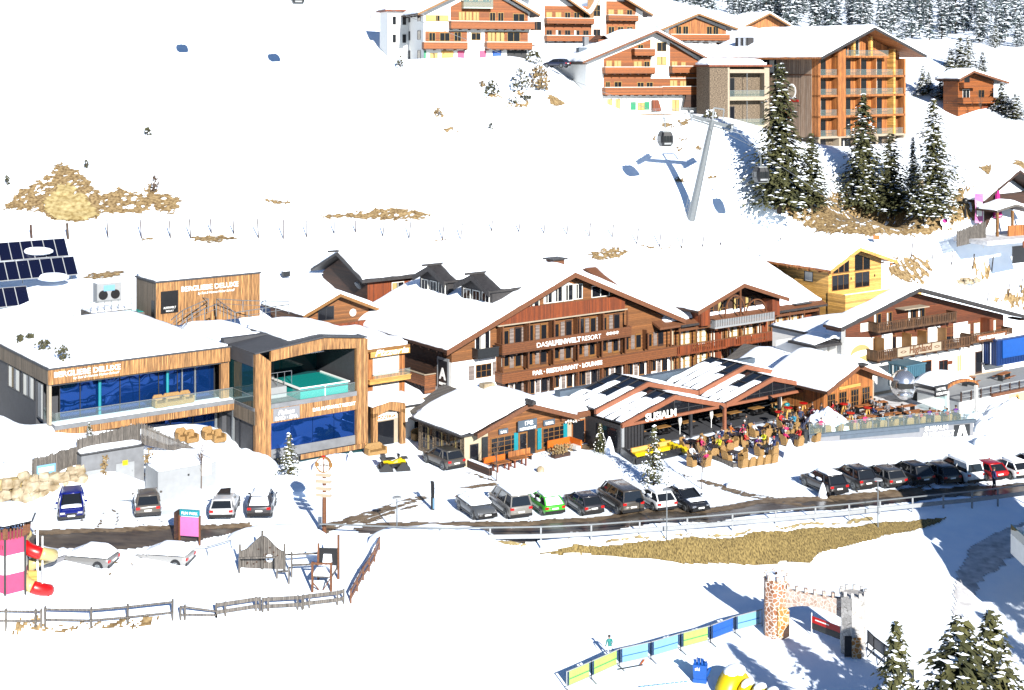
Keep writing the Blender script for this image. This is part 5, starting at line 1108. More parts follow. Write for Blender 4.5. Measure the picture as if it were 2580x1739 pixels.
MB().prism([(4.6,14.1),(17.5,14.1),(17.5,14.4),(4.6,14.4)],'y',-.02,1.35).build('floor_slab',M['wood_cedar'],A_); win(A_,6.6,14.5,1.8,2.2,1.35,'frame_d','glass',1); win(A_,10,14.5,1.4,2.8,1.35,'frame_w','glass',0); glass_rail(A_,[(6.5,.1,14.4),(17.4,.1,14.4)],.9)
for b,w in ((18.3,2.2),(14.6,2.4),(9.0,3.6)): win(A_,b,11.55,w,2.2,-.07,'frame_d','glass',1,face='left',cur=('curtain',((.1,.4),)))
e=one('emblem_ring',M['white'],A_,lambda m:m.prism([(5.6+.95*math.cos(t),8.6+1.25*math.sin(t)) for t in np.linspace(0,2*math.pi,20)[:-1]],'x',-.13,-.07)); one('emblem_disc',M['sand'],A_,lambda m:m.prism([(5.6+.75*math.cos(t),8.6+1.0*math.sin(t)) for t in np.linspace(0,2*math.pi,20)[:-1]],'x',-.15,-.13)); bx('emblem_bar',M['red'],A_,-.14,-.07,4.1,7.1,6.9,7.25)
for i,w in enumerate(('Chalet','Resort','Spa')): write(A_,w,1.1,-.1,7.0-i*.25,4.9-i*.95,M['red'],face='left',width=1.35-.3*i)
ch=bx('chimney',M['roofdark'],A_,1.6,3.0,17,20,15.5,17.6); bx('chimney_flue',M['silver'],ch,1.4,1.6,17.4,17.9,16,17.5); bx('chimney_flue',M['silver'],ch,1.4,1.6,18.6,19.1,16,17.5); bx('roof_hatch',M['wood_dark'],A_,4.5,6.2,9.5,14.8,16.6,17.2)
# stone wing left of it
s2=Frame((1945-1290)*231/3600.,231,20,23.5)
S2=thing('stone_wing','brown stone apartment wing with flat snowy roof and two deep loggias','apartment house',s2.loc(),s2.t)
a0,_=s2.fr(1788,300); l0,_=s2.fr(1838,300); l1,_=s2.fr(1926,300)
bx('wall',M['stone_b'],S2,a0,l0,0,4.5,-6,11.6); bx('wall',M['stone_b'],S2,l0,l1,1.5,9,-6,11.6); bx('pier',M['sand'],S2,l1,l1+.9,0,9,-6,11.6)
for z in (2.0,6.6,11.0): bx('floor_slab',M['sand'],S2,l0,l1,-.1,1.5,z-.4,z+.2)
bx('pier',M['sand'],S2,l0-.35,l0,-.05,.3,1.6,11.6)
for z in (2.2,6.8): win(S2,l0+.2,z,1.5,3.0,1.5,'frame_d','glass',1); glass_rail(S2,[(l0,.02,z),(l1,.02,z)],1.0); bx('loggia_post',M['steel'],S2,(l0+l1)/2-.04,(l0+l1)/2+.04,-.02,.06,z,z+3.9)
bx('roof',M['wood_red'],S2,a0-.3,l1+1.2,-.4,4.8,11.6,11.9); snow_roof(S2,[(a0-.2,11.9),(l1+.3,11.9)],-.3,4.7,.9,seed=72)
# ================================================================ white and brown chalets on the slope
def chalet(name,label,f,prof,z0,b1,rear,parts,seed,bargecol='wood_barge',a0=0,a1=None,wall='plaster'):
    t=thing(name,label,'chalet',f.loc(),f.t); roof(t,prof,-1.6,b1+.8,.22,.55,barge=.32,seed=seed,mt=bargecol,rafters=8); shell(t,prof,z0,0,b1,wall,a0,a1); parts(t); return t
def bal(t,a0,a1,z,h=1.0,con=8,dep=1.3): return balcony(t,a0,a1,z,0,dep,h,'wood_chalet','wood_dark',consoles=con,cap='frame_w')
cfA=Frame((1068-1290)*229/3600.,229,18,35.5)
def partsA(t):
    MB().prism([(4.4,6.0),(17.6,6.0),(17.6,8.3),(10,12.2),(4.4,9.3)],'y',-.05,0).build('timber_gable',M['wood_chalet'],t)
    bx('timber_front',M['wood_chalet'],t,.2,7.2,-.05,0,3.6,5.3); bx('timber_front',M['wood_chalet'],t,10.2,17.6,-.05,0,3.6,5.3)
    bal(t,4.2,18.3,5.85,1.15,10); bal(t,-.3,6.9,2.55,1.05,5); bal(t,10.2,17.9,2.55,1.1,7); balcony(t,6.3,11.2,9.2,0,1.2,1.5,'clear','frame_w',cap='frame_w')
    for a,z,w,h,c in ((.8,3.7,1.1,1.4,0),(2.6,3.7,1.7,1.4,0),(5.0,3.7,1.2,1.5,0),(7.9,3.9,1.6,1.2,0),(10.7,3.7,1.2,1.6,1),(12.1,3.7,1.4,1.6,1),(14.0,3.7,2.2,1.6,0),(5.8,7.1,1.0,1.4,1),(7,7.1,1.0,1.4,1),(8.2,7.1,1.0,1.4,1),(11.0,6.95,1.0,1.5,0),(12.4,6.95,1.0,1.5,0),(15,6.9,2.0,1.4,0),(6.6,10.1,1.0,1.6,0),(8.1,10.1,1.0,1.6,0),(9.8,10.1,1.2,1.6,0),(.3,6.9,3.8,1.0,1),(1.0,.5,1.3,1.3,1)):
        win(t,a,z,w,h,-.05 if z>3 else 0,'frame_y','glass',1,cur=('curtain_y',((.0,.45),(.6,1))) if c else None)
    for a,w,mt,l in ((2.9,2.0,'wood_gold','pine front door'),(5.6,1.1,'pink','bright red door'),(9.3,1.1,'pink','bright red door'),(11.5,1.5,'bblue','blue and white door'),(-.0,.35,'green','green shutter')): d=bx('door',M[mt],t,a,a+w,-.08,0,.1,2.2); d['label']=l
    bx('dark_bay',M['black'],t,14.0,17.4,-.03,0,.2,2.3); 
    for z in (7.0,4.0,.8): win(t,2.0,z,2.0,1.5,-.02,'frame_d','glass',1,face='left'); win(t,9,z,1.0,1.5,-.02,'frame_d','glass',0,face='left')
chalet('chalet','white chalet with red and yellow ground floor doors, uppermost left on the slope',cfA,[(-1.4,8.1),(9.6,13.4),(19.2,8.1)],-5,14.5,0,partsA,81,'frame_b',0,17.9)
bx_=thing('side_annex','white side annex with slim windows left of the chalet with coloured doors','building',cfA.w(-1.6,10,0),cfA.t); bx('wall',M['plaster'],bx_,-2,1.6,0,6,-5,8.8); bx('roof',M['wood_red'],bx_,-2.6,2,-.6,6.5,8.8,9.1); [win(bx_,a,z,.6,1.4,0,'frame_d','glass',0) for a in (-1.2,.5) for z in (6.6,3.6)]; snow_roof(bx_,[(-2.5,9.1),(1.9,9.1)],-.5,6.4,.4,seed=82)
cfC=Frame((1477-1290)*229/3600.,229,18,27.3)
def partsC(t):
    MB().prism([(3.0,3.4),(11.2,3.4),(11.2,12.3),(3.0,9.1)],'y',-.05,0).build('timber_front',M['wood_chalet'],t); MB().prism([(14.6,6.0),(19.6,6.0),(19.6,8.9),(14.6,11.8)],'y',-.05,0).build('timber_front',M['wood_chalet'],t); bx('timber_front',M['wood_chalet'],t,11.2,19.6,-.05,0,3.4,5.9)
    bal(t,2.8,11.4,6.85,.95,7); bal(t,14.5,19.6,6.95,1.0,5); bal(t,2.8,12.6,3.4,1.15,8); bal(t,12.7,19.8,3.4,1.25,6); bal(t,7.9,11.4,9.75,1.0,4); 
    for a,z,w,h,c in ((12.3,10.3,1.7,1.5,0),(12.3,8.1,1.7,1.4,1),(3.4,7.0,1.0,1.8,1),(4.8,7.0,1.2,1.8,1),(8.2,7.0,1.4,1.7,1),(10,7.0,1.0,1.7,0),(14.9,7.1,1.0,1.6,1),(16.6,7.1,.8,1.5,1),(3.3,3.6,.8,1.8,0),(4.8,3.6,1.3,1.8,0),(8.8,3.6,1.2,1.7,0),(10.4,3.6,1.2,1.7,0),(14.6,3.7,1.3,1.9,1),(16.4,3.7,1.2,1.8,1),(8.9,10,1.0,1.4,0),(3.6,.5,.9,2.1,1),(5,.5,.9,2.1,1),(8.9,.7,1.2,1.3,1),(15,.5,1.3,1.9,1)):
        win(t,a,z,w,h,-.05 if z>3 else 0,'frame_y','glass',1,cur=('curtain_y' if z<9 and c else 'curtain',((.0,.45),(.55,1))) if c else None)
    for a in (7.7,10.1): bx('shutter',M['green'],t,a,a+.9,-.05,0,.8,2.1)
    for b,z,w in ((11.5,4.3,1.0),(6,4.3,2.0),(11.0,.7,.8),(6,.7,2.2)): win(t,b,z,w,1.4,-.02,'frame_y','glass',1,face='left')
    bx('terrace',M['plaster_c'],t,1.5,24,-2.6,0,-4,.15); bx('terrace_edge',M['wood_brown'],t,1.0,16,-2.8,-2.6,-.2,.1); one('terrace_rail',M['steel'],t,lambda m:[m.bar((a,-2.5,.1),(a,-2.5,1.0),.05) for a in np.arange(10,24,1.0)]+[m.bar((10,-2.5,1),(23.5,-2.5,1),.05)])
    MB().prism([(16.5,1.2),(20.6,1.2),(20.6,2.2),(19.3,3.3),(17,3.3)],'y',-1.3,-.9).build('awning',M['wood_dark'],t); MB().prism([(11.3,.6),(13,.6),(12.4,2.4),(11.3,2.4)],'y',-.5,-.2).build('awning',M['wood_red'],t)
Cc=chalet('chalet','white chalet with four red brown balconies and green shutters in the middle of the slope',cfC,[(-1.2,8.6),(11.6,13.7),(21.4,8.9)],-5,14,0,partsC,83,'wood_barge',0,20)
q=cfC; d=bx('dormer',M['wood_chalet'],Cc,5.6,7.6,9,11,10.5,12.4); one('dormer_roof',M['wood_barge'],d,lambda m:[m.add([(5.2,8.8,12.0),(6.6,8.8,13.1),(6.6,13,13.1),(5.2,13,12.0)],[(0,1,2,3)]),m.add([(6.6,8.8,13.1),(8.0,8.8,12.0),(8.0,13,12.0),(6.6,13,13.1)],[(0,1,2,3)])]); bx('pane',M['glass'],d,6.1,7.1,8.94,9,11,12); bx('chimney',M['concrete'],Cc,3.9,4.7,11,12,10.4,12.9); bx('skylight',M['slate'],Cc,1.2,2.6,6.5,7.8,9.5,11.0)
cfB=Frame((1372-1290)*255/3600.,255,18,31)
def partsB(t):
    for a0,a1,z in ((0,9,11.95),(0,9,8.85),(11.8,17.6,12.6)): bal(t,a0,a1,z,.9,6)
    bx('timber_front',M['wood_chalet'],t,0,9,-.05,0,9,15); bx('timber_front',M['wood_chalet'],t,11.8,17.6,-.05,0,9.5,16); bx('timber_bay',M['frame_b'],t,8.2,9.4,-.06,0,12.5,18)
    for i in range(5): win(t,.3+i*1.75,9.0,1.1,1.7,-.05,'frame_b','glass',1,cur=('curtain',((0,.4),)) if i%2 else None); win(t,.3+i*1.75,12.1,1.1,1.8,-.05,'frame_y','curtain_y' if i<2 else 'glass',1)
    for i in range(3): win(t,12.2+i*1.8,9.6,1.2,1.8,-.05,'frame_y','glass',1); win(t,12.2+i*1.8,12.8,1.1,1.7,-.05,'frame_y','curtain_y' if i<2 else 'glass',1)
    win(t,9.3,13.2,1.4,2.1,-.0,'frame_y','glass',1,1); win(t,9.3,9.6,1.4,1.3,0,'frame_b','glass',1); win(t,-2.4,10.6,1.8,1.6,0,'frame_b','glass',1)
    bx('dark_band',M['wood_dark'],t,-3,9,-.4,0,7.6,8.0); win(t,1.0,5.2,3.0,2.2,0,'frame_y','curtain_y',2)
chalet('chalet','tall white double gabled chalet partly hidden behind the other chalets',cfB,[(-3.6,16.5),(0.5,18.6),(8.3,13.4),(11.2,18.6),(20.4,13.6)],-4,14,0,partsB,84,'frame_b',-3,19)
cfD=Frame((1690-1290)*262/3600.,262,18,26)
def partsD(t):
    MB().prism([(-.4,13.9),(11.2,13.9),(11.2,15.9),(4.9,18.2),(-.4,15.9)],'y',-.05,0).build('timber_gable',M['wood_cedar'],t); bal(t,-.5,11.3,14.1,1.0,9)
    for a in (1.0,2.4,7.2,8.5): win(t,a,15.0,1.1,1.6,-.05,'frame_y','glass',1)
    for a in (1.2,4.4,6.4,9.2): win(t,a,11.8,1.2,1.8,0,'frame_b','glass',1)
    bal(t,3,11.3,9.6,1.0,5)
chalet('chalet','brown gabled chalet with one long balcony behind the apartment house roof',cfD,[(-2.7,15.9),(4.9,18.9),(12.9,16.2)],0,14,0,partsD,85,'frame_b',-.4,11.2)
cfE=Frame((1905-1290)*285/3600.,285,18,35)
chalet('chalet','pale timber gable with snow roof peeping out behind the apartment house',cfE,[(-4.6,7.6),(2.2,10.8),(8.0,7.8)],-3,10,0,lambda t:win(t,1,6.5,2,1.5,0,'frame_y','glass',1),86,'frame_b',-3,6.5,'wood_cedar')
cfF=Frame((2425-1290)*247/3600.,247,26,25)
def partsF(t):
    bx('garage_door',M['wood_red'],t,4.3,6.9,-.1,0,-.5,3.4); bx('pillar',M['plaster_c'],t,6.9,7.6,-.15,0,-.5,3.6); balcony(t,-1.1,7.6,3.9,0,1.3,.9,'wood_chalet','wood_dark',cap='wood_chalet',consoles=6); balcony(t,-.8,2.2,6.6,0,1.2,.8,'wood_chalet','wood_dark',cap='wood_chalet'); win(t,3.6,4.6,1.4,1.5,0,'frame_b','glass',1); win(t,0,4.4,1.6,1.8,0,'frame_w','glass',1); win(t,0.4,7.0,1.2,1.5,0,'frame_d','glass',0)
chalet('chalet','small red brown chalet among snowy shrubs at the right edge of the slope',cfF,[(-2.2,8.0),(1.1,9.4),(9.2,7.4)],-3,3.6,0,partsF,87,'wood_barge',-1,7.2,'wood_chalet')
# ================================================================ après-ski hut at the right edge
ff=Frame((2475-1290)*203/3600.,203,30,11.6)
xh=thing('slope_bar','dark timber slope bar with snowy roofs at the right edge','bar',ff.loc(),ff.t)
roof(xh,[(1.5,4.2),(9,8.4),(16,4.2)],1,10,.3,.9,barge=.3,seed=91,mt='wood_dark'); bx('wall',M['wood_dark'],xh,2.5,14,1.6,9,-4,5)
roof(xh,[(.4,3.2),(4.5,3.9),(8,2.9)],-2.2,1.5,.25,.6,barge=.25,seed=92,mt='wood_grey'); [bx('post',M['frame_b'],xh,a,a+.3,-1.9,-1.6,-.5,3) for a in (.9,4.0,7.2)]; bx('counter',M['wood_cedar'],xh,3.2,10,-2.0,-1.7,-.6,.9); bx('deck',M['snow_dirty'],xh,-4,12,-4.5,1.6,-1.2,-.6); bx('deck_front',M['wood_red'],xh,3.0,12,-4.6,-4.5,-1.9,-1.0); bx('dark_opening',M['black'],xh,1,4.5,-4.55,-4.4,-4,-1.6)
t=paling('board_fence','weathered board fence with snow on top left of the slope bar',ff.w(-6.2,-1,-1.6),ff.w(-.9,-1.5,-.9),2.2,2.6,26)
def closed_umbrella(px,py,z,h,label,mt):
    q=G(px,py); t=thing('closed_umbrella',label,'umbrella',q); one('pole',M['black'],t,lambda m:m.tube((0,0,0),(0,0,h),.09,n=8)); one('canopy',M[mt],t,lambda m:m.loft([[(r*(1 if k%2 else .78)*math.cos(k*math.pi/8),r*(1 if k%2 else .78)*math.sin(k*math.pi/8),z_) for k in range(16)] for z_,r in ((h*.22,.7),(h*.5,.52),(h*.8,.36),(h,.3))])); one('tie_rope',M['white'],t,lambda m:[m.bar((-.45,-.5,h*.42),(.42,-.52,h*.62),.06),m.bar((.45,-.5,h*.42),(-.42,-.52,h*.62),.06),m.bar((-.6,-.62,h*.28),(.6,-.62,h*.28),.06)]); return t
closed_umbrella(2513,568,0,5.0,'tall closed magenta umbrella in front of the slope bar','magenta')
def flag(px,py,h,w,hh,mt,mt2,label,name='banner_flag'):
    q=G(px,py); t=thing(name,label,'flag',q); one('pole',M['white'],t,lambda m:m.tube((0,0,0),(0,0,h),.06,n=6))
    m=MB(); n=10
    for i in range(n):
        z0=h-.2-hh*i/n; z1=h-.2-hh*(i+1)/n; y0=.12*math.sin(i*.9); y1=.12*math.sin((i+1)*.9); m.add([(-w,y0,z0),(-.07,0,z0),(-.07,0,z1),(-w,y1,z1)],[(0,1,2,3)],1 if (mt2 and i<3) else 0)
    m.build('cloth',[M[mt],M[mt2 or mt]],t); return t
f1=flag(2478,625,8.0,1.2,4.2,'pink_l',None,'pink banner flag with pale lettering beside the slope bar'); bx('lettering',M['white'],f1,-1.0,-.25,-.16,-.13,4.6,6.6)
flag(2100,345,6.2,1.0,5.0,'bblue','white','blue and white banner flag in front of the apartment house'); flag(2058,340,6.0,1.1,5.2,'white',None,'plain white banner flag left of the blue one')
# white balcony house at the lower right edge and the houses beyond the frame that shade the lane
wfR=Frame(33.6,91,90,-2)
wr_=thing('corner_house','white balcony corner with snow at the right edge of the shaded lane','building',(36.0,95,-2.2),R(0))
bx('balcony_box',M['plaster'],wr_,-1.1,8,-2.4,5,3.2,4.6); bx('balcony_glass',M['glass_teal'],wr_,-1.16,-1.1,-2.2,4.8,4.65,5.3); snow_roof(wr_,[(-.9,4.65),(7,4.65)],-2.2,4.8,1.0,seed=95); bx('wall',M['plaster'],wr_,2.2,10,-2,8,-3,9.5); roof(wr_,[(1.8,9.4),(6.5,11.6),(11,9.4)],-3,9,.3,.5,seed=96)
bh=thing('house','white gabled house in the shade right of the lane','building',(54.5,84,-3),R(20)); bx('wall',M['plaster'],bh,-6,9,-6,7,-3,9); roof(bh,[(-7.5,8.8),(1.5,13.4),(10.5,8.8)],-7.5,8.5,.3,.5,seed=97); [win(bh,b,z,1.2,1.4,-6,'frame_w','glass',1,face='left') for b in (-3,1,4) for z in (1.5,5)]
# ================================================================ vehicles (local: +y is forward)
def rr(hw,y,z,r=.12,n=3):
    pass
def car(kind,label,p,heading,col,dirt=.3,group='cars parked along the road',snow=None,cat='car',plate=True,z=0):
    S=dict(suv=dict(L=4.6,W=1.88,H=1.68,belt=1.06,hood=1.0,rb=-2.12,rr=-1.72,rf=.2,wb=1.15,ws=.37,wl=1.42),
           hatch=dict(L=4.3,W=1.8,H=1.46,belt=.95,hood=.9,rb=-2.02,rr=-1.45,rf=.1,wb=1.05,ws=.33,wl=1.32),
           wagon=dict(L=4.8,W=1.86,H=1.5,belt=.96,hood=.9,rb=-2.28,rr=-1.85,rf=.1,wb=1.1,ws=.34,wl=1.42),
           sedan=dict(L=4.7,W=1.85,H=1.45,belt=.95,hood=.92,rb=-1.75,rr=-1.0,rf=.05,wb=1.0,ws=.34,wl=1.4),
           van=dict(L=5.1,W=1.95,H=1.92,belt=1.15,hood=1.05,rb=-2.5,rr=-2.3,rf=.9,wb=1.7,ws=.35,wl=1.6),
           pickup=dict(L=5.2,W=1.9,H=1.85,belt=1.12,hood=1.1,rb=-2.45,rr=-2.3,rf=.5,wb=1.25,ws=.4,wl=1.6))[kind]
    L,W,H=S['L'],S['W'],S['H']; hw=W/2
    c_,s_2=math.cos(heading),math.sin(heading); z=max(zf(p[0]-s_2*k+c_*q,p[1]+c_*k+s_2*q) for k in (-1.5,0,1.5) for q in (-.8,.8))-zf(p[0],p[1])-.02
    t=thing(kind if kind in('van','pickup') else 'parked_car',label,cat,(p[0],p[1],p[2]+z),heading,group)
    pm=paint('car_paint_'+label[:18],col,.28,dirt)
    def ring(y,z0,z1,w,tuck=.9):
        c=.09; return [(-w*.88,y,z0),(w*.88,y,z0),(w,y,z0+.18),(w*1.0,y,(z0+z1)/2+.05),(w*.97,y,z1-c),(w*.86,y,z1),(-w*.86,y,z1),(-w*.97,y,z1-c),(-w,y,(z0+z1)/2+.05),(-w,y,z0+.18)]
    bl=S['belt']; hd=S['hood']; h=L/2
    rings=[ring(-h,.42,bl-.14,hw*.86),ring(-h+.08,.3,bl-.02,hw*.95),ring(-h+.4,.25,bl,hw),ring(S['rb']+.6,.24,bl,hw),ring(S['wb']-.25,.24,bl-.01,hw),ring(S['wb']+.15,.24,hd+.02,hw*.99),ring(h-.5,.25,hd-.06,hw*.96),ring(h-.14,.3,hd-.2,hw*.9),ring(h,.42,hd-.34,hw*.8)]
    body=one('body',pm,t,lambda m:m.loft(rings),False)
    for poly in body.data.polygons: poly.use_smooth=True
    # cabin glass with tumblehome
    def cab(y0,y1,z,w,c=.1): return [(-w+c,y0,z),(w-c,y0,z),(w,y0+c*1.5,z),(w,y1-c*2.5,z),(w-c*2,y1,z),(-w+c*2,y1,z),(-w,y1-c*2.5,z),(-w,y0+c*1.5,z)]
    wb,wr=hw*.93,hw*.74; zb=bl-.03; zt=H-.07
    one('windows',M['carglass'],t,lambda m:m.loft([cab(S['rb'],S['wb'],zb,wb),cab(S['rr'],S['rf'],zt,wr)]))
    rf=one('roof',pm,t,lambda m:m.loft([cab(S['rr']-.05,S['rf']+.12,zt-.03,wr+.03),cab(S['rr']-.02,S['rf']+.04,zt+.03,wr+.0),cab(S['rr']+.15,S['rf']-.2,H,wr*.8)]))
    for poly in rf.data.polygons: poly.use_smooth=True
    m=MB(); 
    for s in (-1,1):
        for f,(ya,yb) in enumerate(((S['wb'],S['rf']),(S['rb'],S['rr']))): m.bar((s*(wb-.06),ya,zb-.04),(s*(wr-.02),yb,zt+.01),.09,.11)
        for k in ((.42,) if kind not in('van',) else (.3,.68)):
            yb=S['rb']+(S['wb']-S['rb'])*k; yt=S['rr']+(S['rf']-S['rr'])*k; m.bar((s*(wb+.005),yb,zb),(s*(wr+.012),yt,zt),.08,.05)
        if kind=='suv' or kind=='wagon': m.bar((s*(wb-.0),S['rb']+.75,zb),(s*(wr+.01),S['rr']+.6,zt),.16,.05)
    for v0 in (m,):
        bb=bmesh.new(); bb.from_mesh(rf.data); mm2=bpy.data.meshes.new('x'); mm2.from_pydata(v0.v,[],v0.f); bb.from_mesh(mm2); bb.to_mesh(rf.data); bb.free(); bpy.data.meshes.remove(mm2)
    if kind=='pickup': one('load_canopy',pm,t,lambda m:m.box(-hw*.85,hw*.85,-2.3,-.6,bl,H-.02))
    m=MB(); m.box(-hw*.93,hw*.93,-h-.02,-h+.1,.3,.52); m.box(-hw*.86,hw*.86,h-.1,h+.02,.3,.5); m.box(-hw-.005,-hw+.05,-h+.9,h-1.3,.24,.36); m.box(hw-.05,hw+.005,-h+.9,h-1.3,.24,.36); m.build('bumper_trim',M['black'],t)
    if S['rr']>-2.2 or True:
        for s in (-1,1):
            bx('tail_light',M['red'],t,s*hw*.62,s*hw*.93,-h-.012,-h+.13,bl-.3,bl-.12); bx('headlight',M['silver'],t,s*hw*.5,s*hw*.84,h-.22,h+.0,hd-.36,hd-.22)
            one('mirror',pm,t,lambda m:m.ball((s*(hw+.12),S['wb']-.35,bl+.06),.11,.08,.09,8,5))
    bx('grille',M['black'],t,-hw*.42,hw*.42,h-.04,h+.012,hd-.46,hd-.3)
    if plate:
        bx('number_plate',M['white'],t,-.26,.26,-h-.03,-h-.0,.62,.73); bx('number_plate',M['white'],t,-.26,.26,h,h+.03,.46,.57)
    r=S['ws']
    for s in (-1,1):
        for y in (-S['wl'],S['wl']):
            w=one('wheel',M['black'],t,lambda m:m.tube((s*(hw-.16),y,r),(s*(hw+.025),y,r),r,n=16)); one('rim',M['steel'],w,lambda m:m.tube((s*(hw+.02),y,r),(s*(hw+.04),y,r),r*.66,n=12)); one('hub_spokes',M['black'],w,lambda m:[m.bar((s*(hw+.042),y+r*.18*math.cos(k*1.2566),r+r*.18*math.sin(k*1.2566)),(s*(hw+.042),y+r*.6*math.cos(k*1.2566+.3),r+r*.6*math.sin(k*1.2566+.3)),.05,.02) for k in range(5)])
            one('wheel_arch',M['black'],t,lambda m:m.tube((s*(hw-.2),y,r+.03),(s*(hw+.012),y,r+.03),r*1.2,n=16))
    if snow:
        if 'roof' in snow: 
            o=snow_roof(t,[(-wr*.95,H-.02),(wr*.95,H-.02)],S['rr']+.02,S['rf']-.02,.16,seed=int(p[0]*7)%50,step=.2,inset=.02)
        if 'hood' in snow: snow_roof(t,[(-hw*.85,hd-.01),(hw*.85,hd-.01)],S['wb']+.1,h-.35,.12,seed=3,step=.2)
        if 'screen' in snow: one('snow',M['snow_cap'],t,lambda m:m.loft([cab(S['wb']-.1,S['wb']+.12,zb+.05,wb*.9,.05),cab(S['rf']-.1,S['rf']+.16,zt,wr*.9,.05)]))
        if 'rear' in snow: one('snow',M['snow_cap'],t,lambda m:m.loft([cab(S['rb']-.1,S['rb']+.15,zb+.05,wb*.85,.05),cab(S['rr']-.12,S['rr']+.1,zt,wr*.85,.05)]))
        if 'side' in snow: [one('snow',M['snow_cap'],t,lambda m:m.ball((s_*(wb-.02),y,zb+.13),.09,.45,.13,8,5)) for s_,y in ((-1,-.6),(-1,.5),(1,-1.0),(1,-.1),(1,.6))]
        if 'all' in snow: one('snow',M['snow_cap'],t,lambda m:m.loft([cab(S['rb']-.02,S['wb']+.2,zb+.08,wb+.05),cab(S['rr']-.1,S['rf']+.2,zt+.02,wr+.06),cab(S['rr']+.1,S['rf']-.1,H+.12,wr*.8)]))
    return t
def cpos(px,py): 
    q=G(px,py); return q
U=R(20)
car('suv','dark blue car facing the road, leftmost of the parked row by the boulder wall',cpos(180,1296),R(180)+R(17),(.01,.03,.25),.15,snow=('hood',))
car('suv','grey brown car seen from behind below the utility cabinet',cpos(371,1292),R(16),(.16,.145,.13),.6)
c=car('wagon','silver estate car with skis on the roof rack',cpos(567,1290),R(4),(.62,.63,.65),.25,snow=None)
one('roof_box',M['black'],c,lambda m:m.prism([(-.5,-.6),(.5,-.7),(.35,.8),(-.4,.6)],'z',1.5,1.62))
car('suv','dark grey car with snow on roof and rear window beside the silver estate',cpos(660,1290),R(4),(.07,.07,.08),.35,snow=('roof','rear'))
car('sedan','snow buried car with dark bonnet edge facing the road, leftmost of the middle row',cpos(1200,1296),R(180)+R(24),(.16,.17,.18),.2,snow=('roof','screen','all'))
car('van','silver grey minibus with snow on its roof',cpos(1283,1290),R(22),(.36,.35,.33),.6,snow=('roof',),cat='van')
car('hatch','bright green car half covered with snow',cpos(1372,1284),R(22),(.10,.55,.06),.15,snow=('roof','rear','side'))
car('hatch','black hatchback without snow left of the dark van',cpos(1469,1284),R(22),(.045,.045,.055),.3)
car('van','large dark brown van with dirty rear doors',cpos(1560,1280),R(22),(.09,.08,.07),.7,cat='van')
car('hatch','white compact car with snow on its roof right of the dark van',cpos(1650,1276),R(22),(.72,.72,.72),.15,snow=('roof','side'))
car('sedan','black saloon with snowy windscreen facing the road, rightmost of the middle row',cpos(1728,1278),R(180)+R(24),(.02,.022,.03),.15,snow=('roof','hood'))
car('suv','black off-roader with scattered snow patches, nearest of the right row',cpos(2075,1236),R(22),(.02,.02,.024),.3,snow=('side','roof'))
car('suv','black car second from the left in the right row',cpos(2150,1222),R(20),(.025,.025,.03),.4)
car('wagon','dark grey estate car third from the left in the right row',cpos(2222,1216),R(20),(.10,.10,.10),.5)
car('suv','black off-roader fourth from the left in the right row',cpos(2293,1210),R(20),(.02,.02,.022),.35)
car('wagon','black car beside the white pickup in the right row',cpos(2357,1207),R(20),(.035,.032,.03),.4)
car('pickup','white pickup truck with hard canopy and snowy roof',cpos(2412,1203),R(20),(.75,.77,.78),.15,snow=('roof',),cat='pickup')
car('hatch','bright red car right of the white pickup',cpos(2480,1200),R(20),(.55,.01,.015),.1)
car('hatch','white car right of the red car',cpos(2540,1196),R(20),(.78,.78,.78),.1,snow=('roof',))
car('suv','silver car cut off by the right edge at the end of the row',cpos(2592,1190),R(20),(.4,.45,.5),.2)
car('suv','dusty dark grey car parked in front of the snowy restaurant cabin',cpos(1117,1172),R(34),(.10,.095,.085),.75,group=None)
car('hatch','car buried in snow beside the lane with one dark wheel showing',cpos(218,1404)+Vector((0,0,-.95)),R(78),(.3,.3,.3),.1,group='snow buried cars by the playground',snow=('all','roof','hood'))
car('hatch','car buried in snow behind the spiral slide',cpos(118,1412)+Vector((0,0,-.95)),R(-40),(.35,.35,.38),.1,group='snow buried cars by the playground',snow=('all','roof','hood'))
car('hatch','snow mound car left of the pink notice board',cpos(410,1398)+Vector((0,0,-.95)),R(80),(.5,.5,.5),.1,group='snow buried cars by the playground',snow=('all','roof','hood','screen'))
car('hatch','dark car in the shade between the two upper chalets',cpos(1402,185),R(60),(.03,.04,.08),.1,group=None)
# quad bike
q=cpos(992,1184); t=thing('quad_bike','yellow and black tracked quad bike in front of the porch','quad bike',q,R(-75))
one('fairing',M['yellow'],t,lambda m:m.loft([[(-w*.7,y,z-.15),(w*.7,y,z-.15),(w,y,z),(w*.6,y,z+h_),(-w*.6,y,z+h_),(-w,y,z)] for y,z,w,h_ in ((-.95,.85,.3,.12),(-.45,.75,.4,.12),(-.1,.65,.25,.1),(.3,.7,.28,.22),(.6,.78,.45,.26),(1.0,.7,.35,.14))])); one('chassis',M['black'],t,lambda m:m.loft([[(-.3,y,.3),(.3,y,.3),(.34,y,z),(-.34,y,z)] for y,z in ((-1.15,.62),(-.3,.6),(.4,.62),(1.15,.6))])); one('seat',M['black'],t,lambda m:m.ball((0,-.35,1.0),.2,.55,.14,10,5)); one('handlebar',M['black'],t,lambda m:[m.bar((-.42,.35,1.3),(.42,.35,1.3),.06),m.bar((0,.45,.8),(0,.35,1.3),.1),m.ball((0,.42,1.25),.22,.14,.16,8,5)]); one('cargo_rack',M['black'],t,lambda m:[m.box(-.45,.45,-1.2,-.6,1.0,1.06),m.box(-.4,.4,.7,1.2,.98,1.03),m.box(-.3,.3,-1.15,-.75,1.06,1.4)])
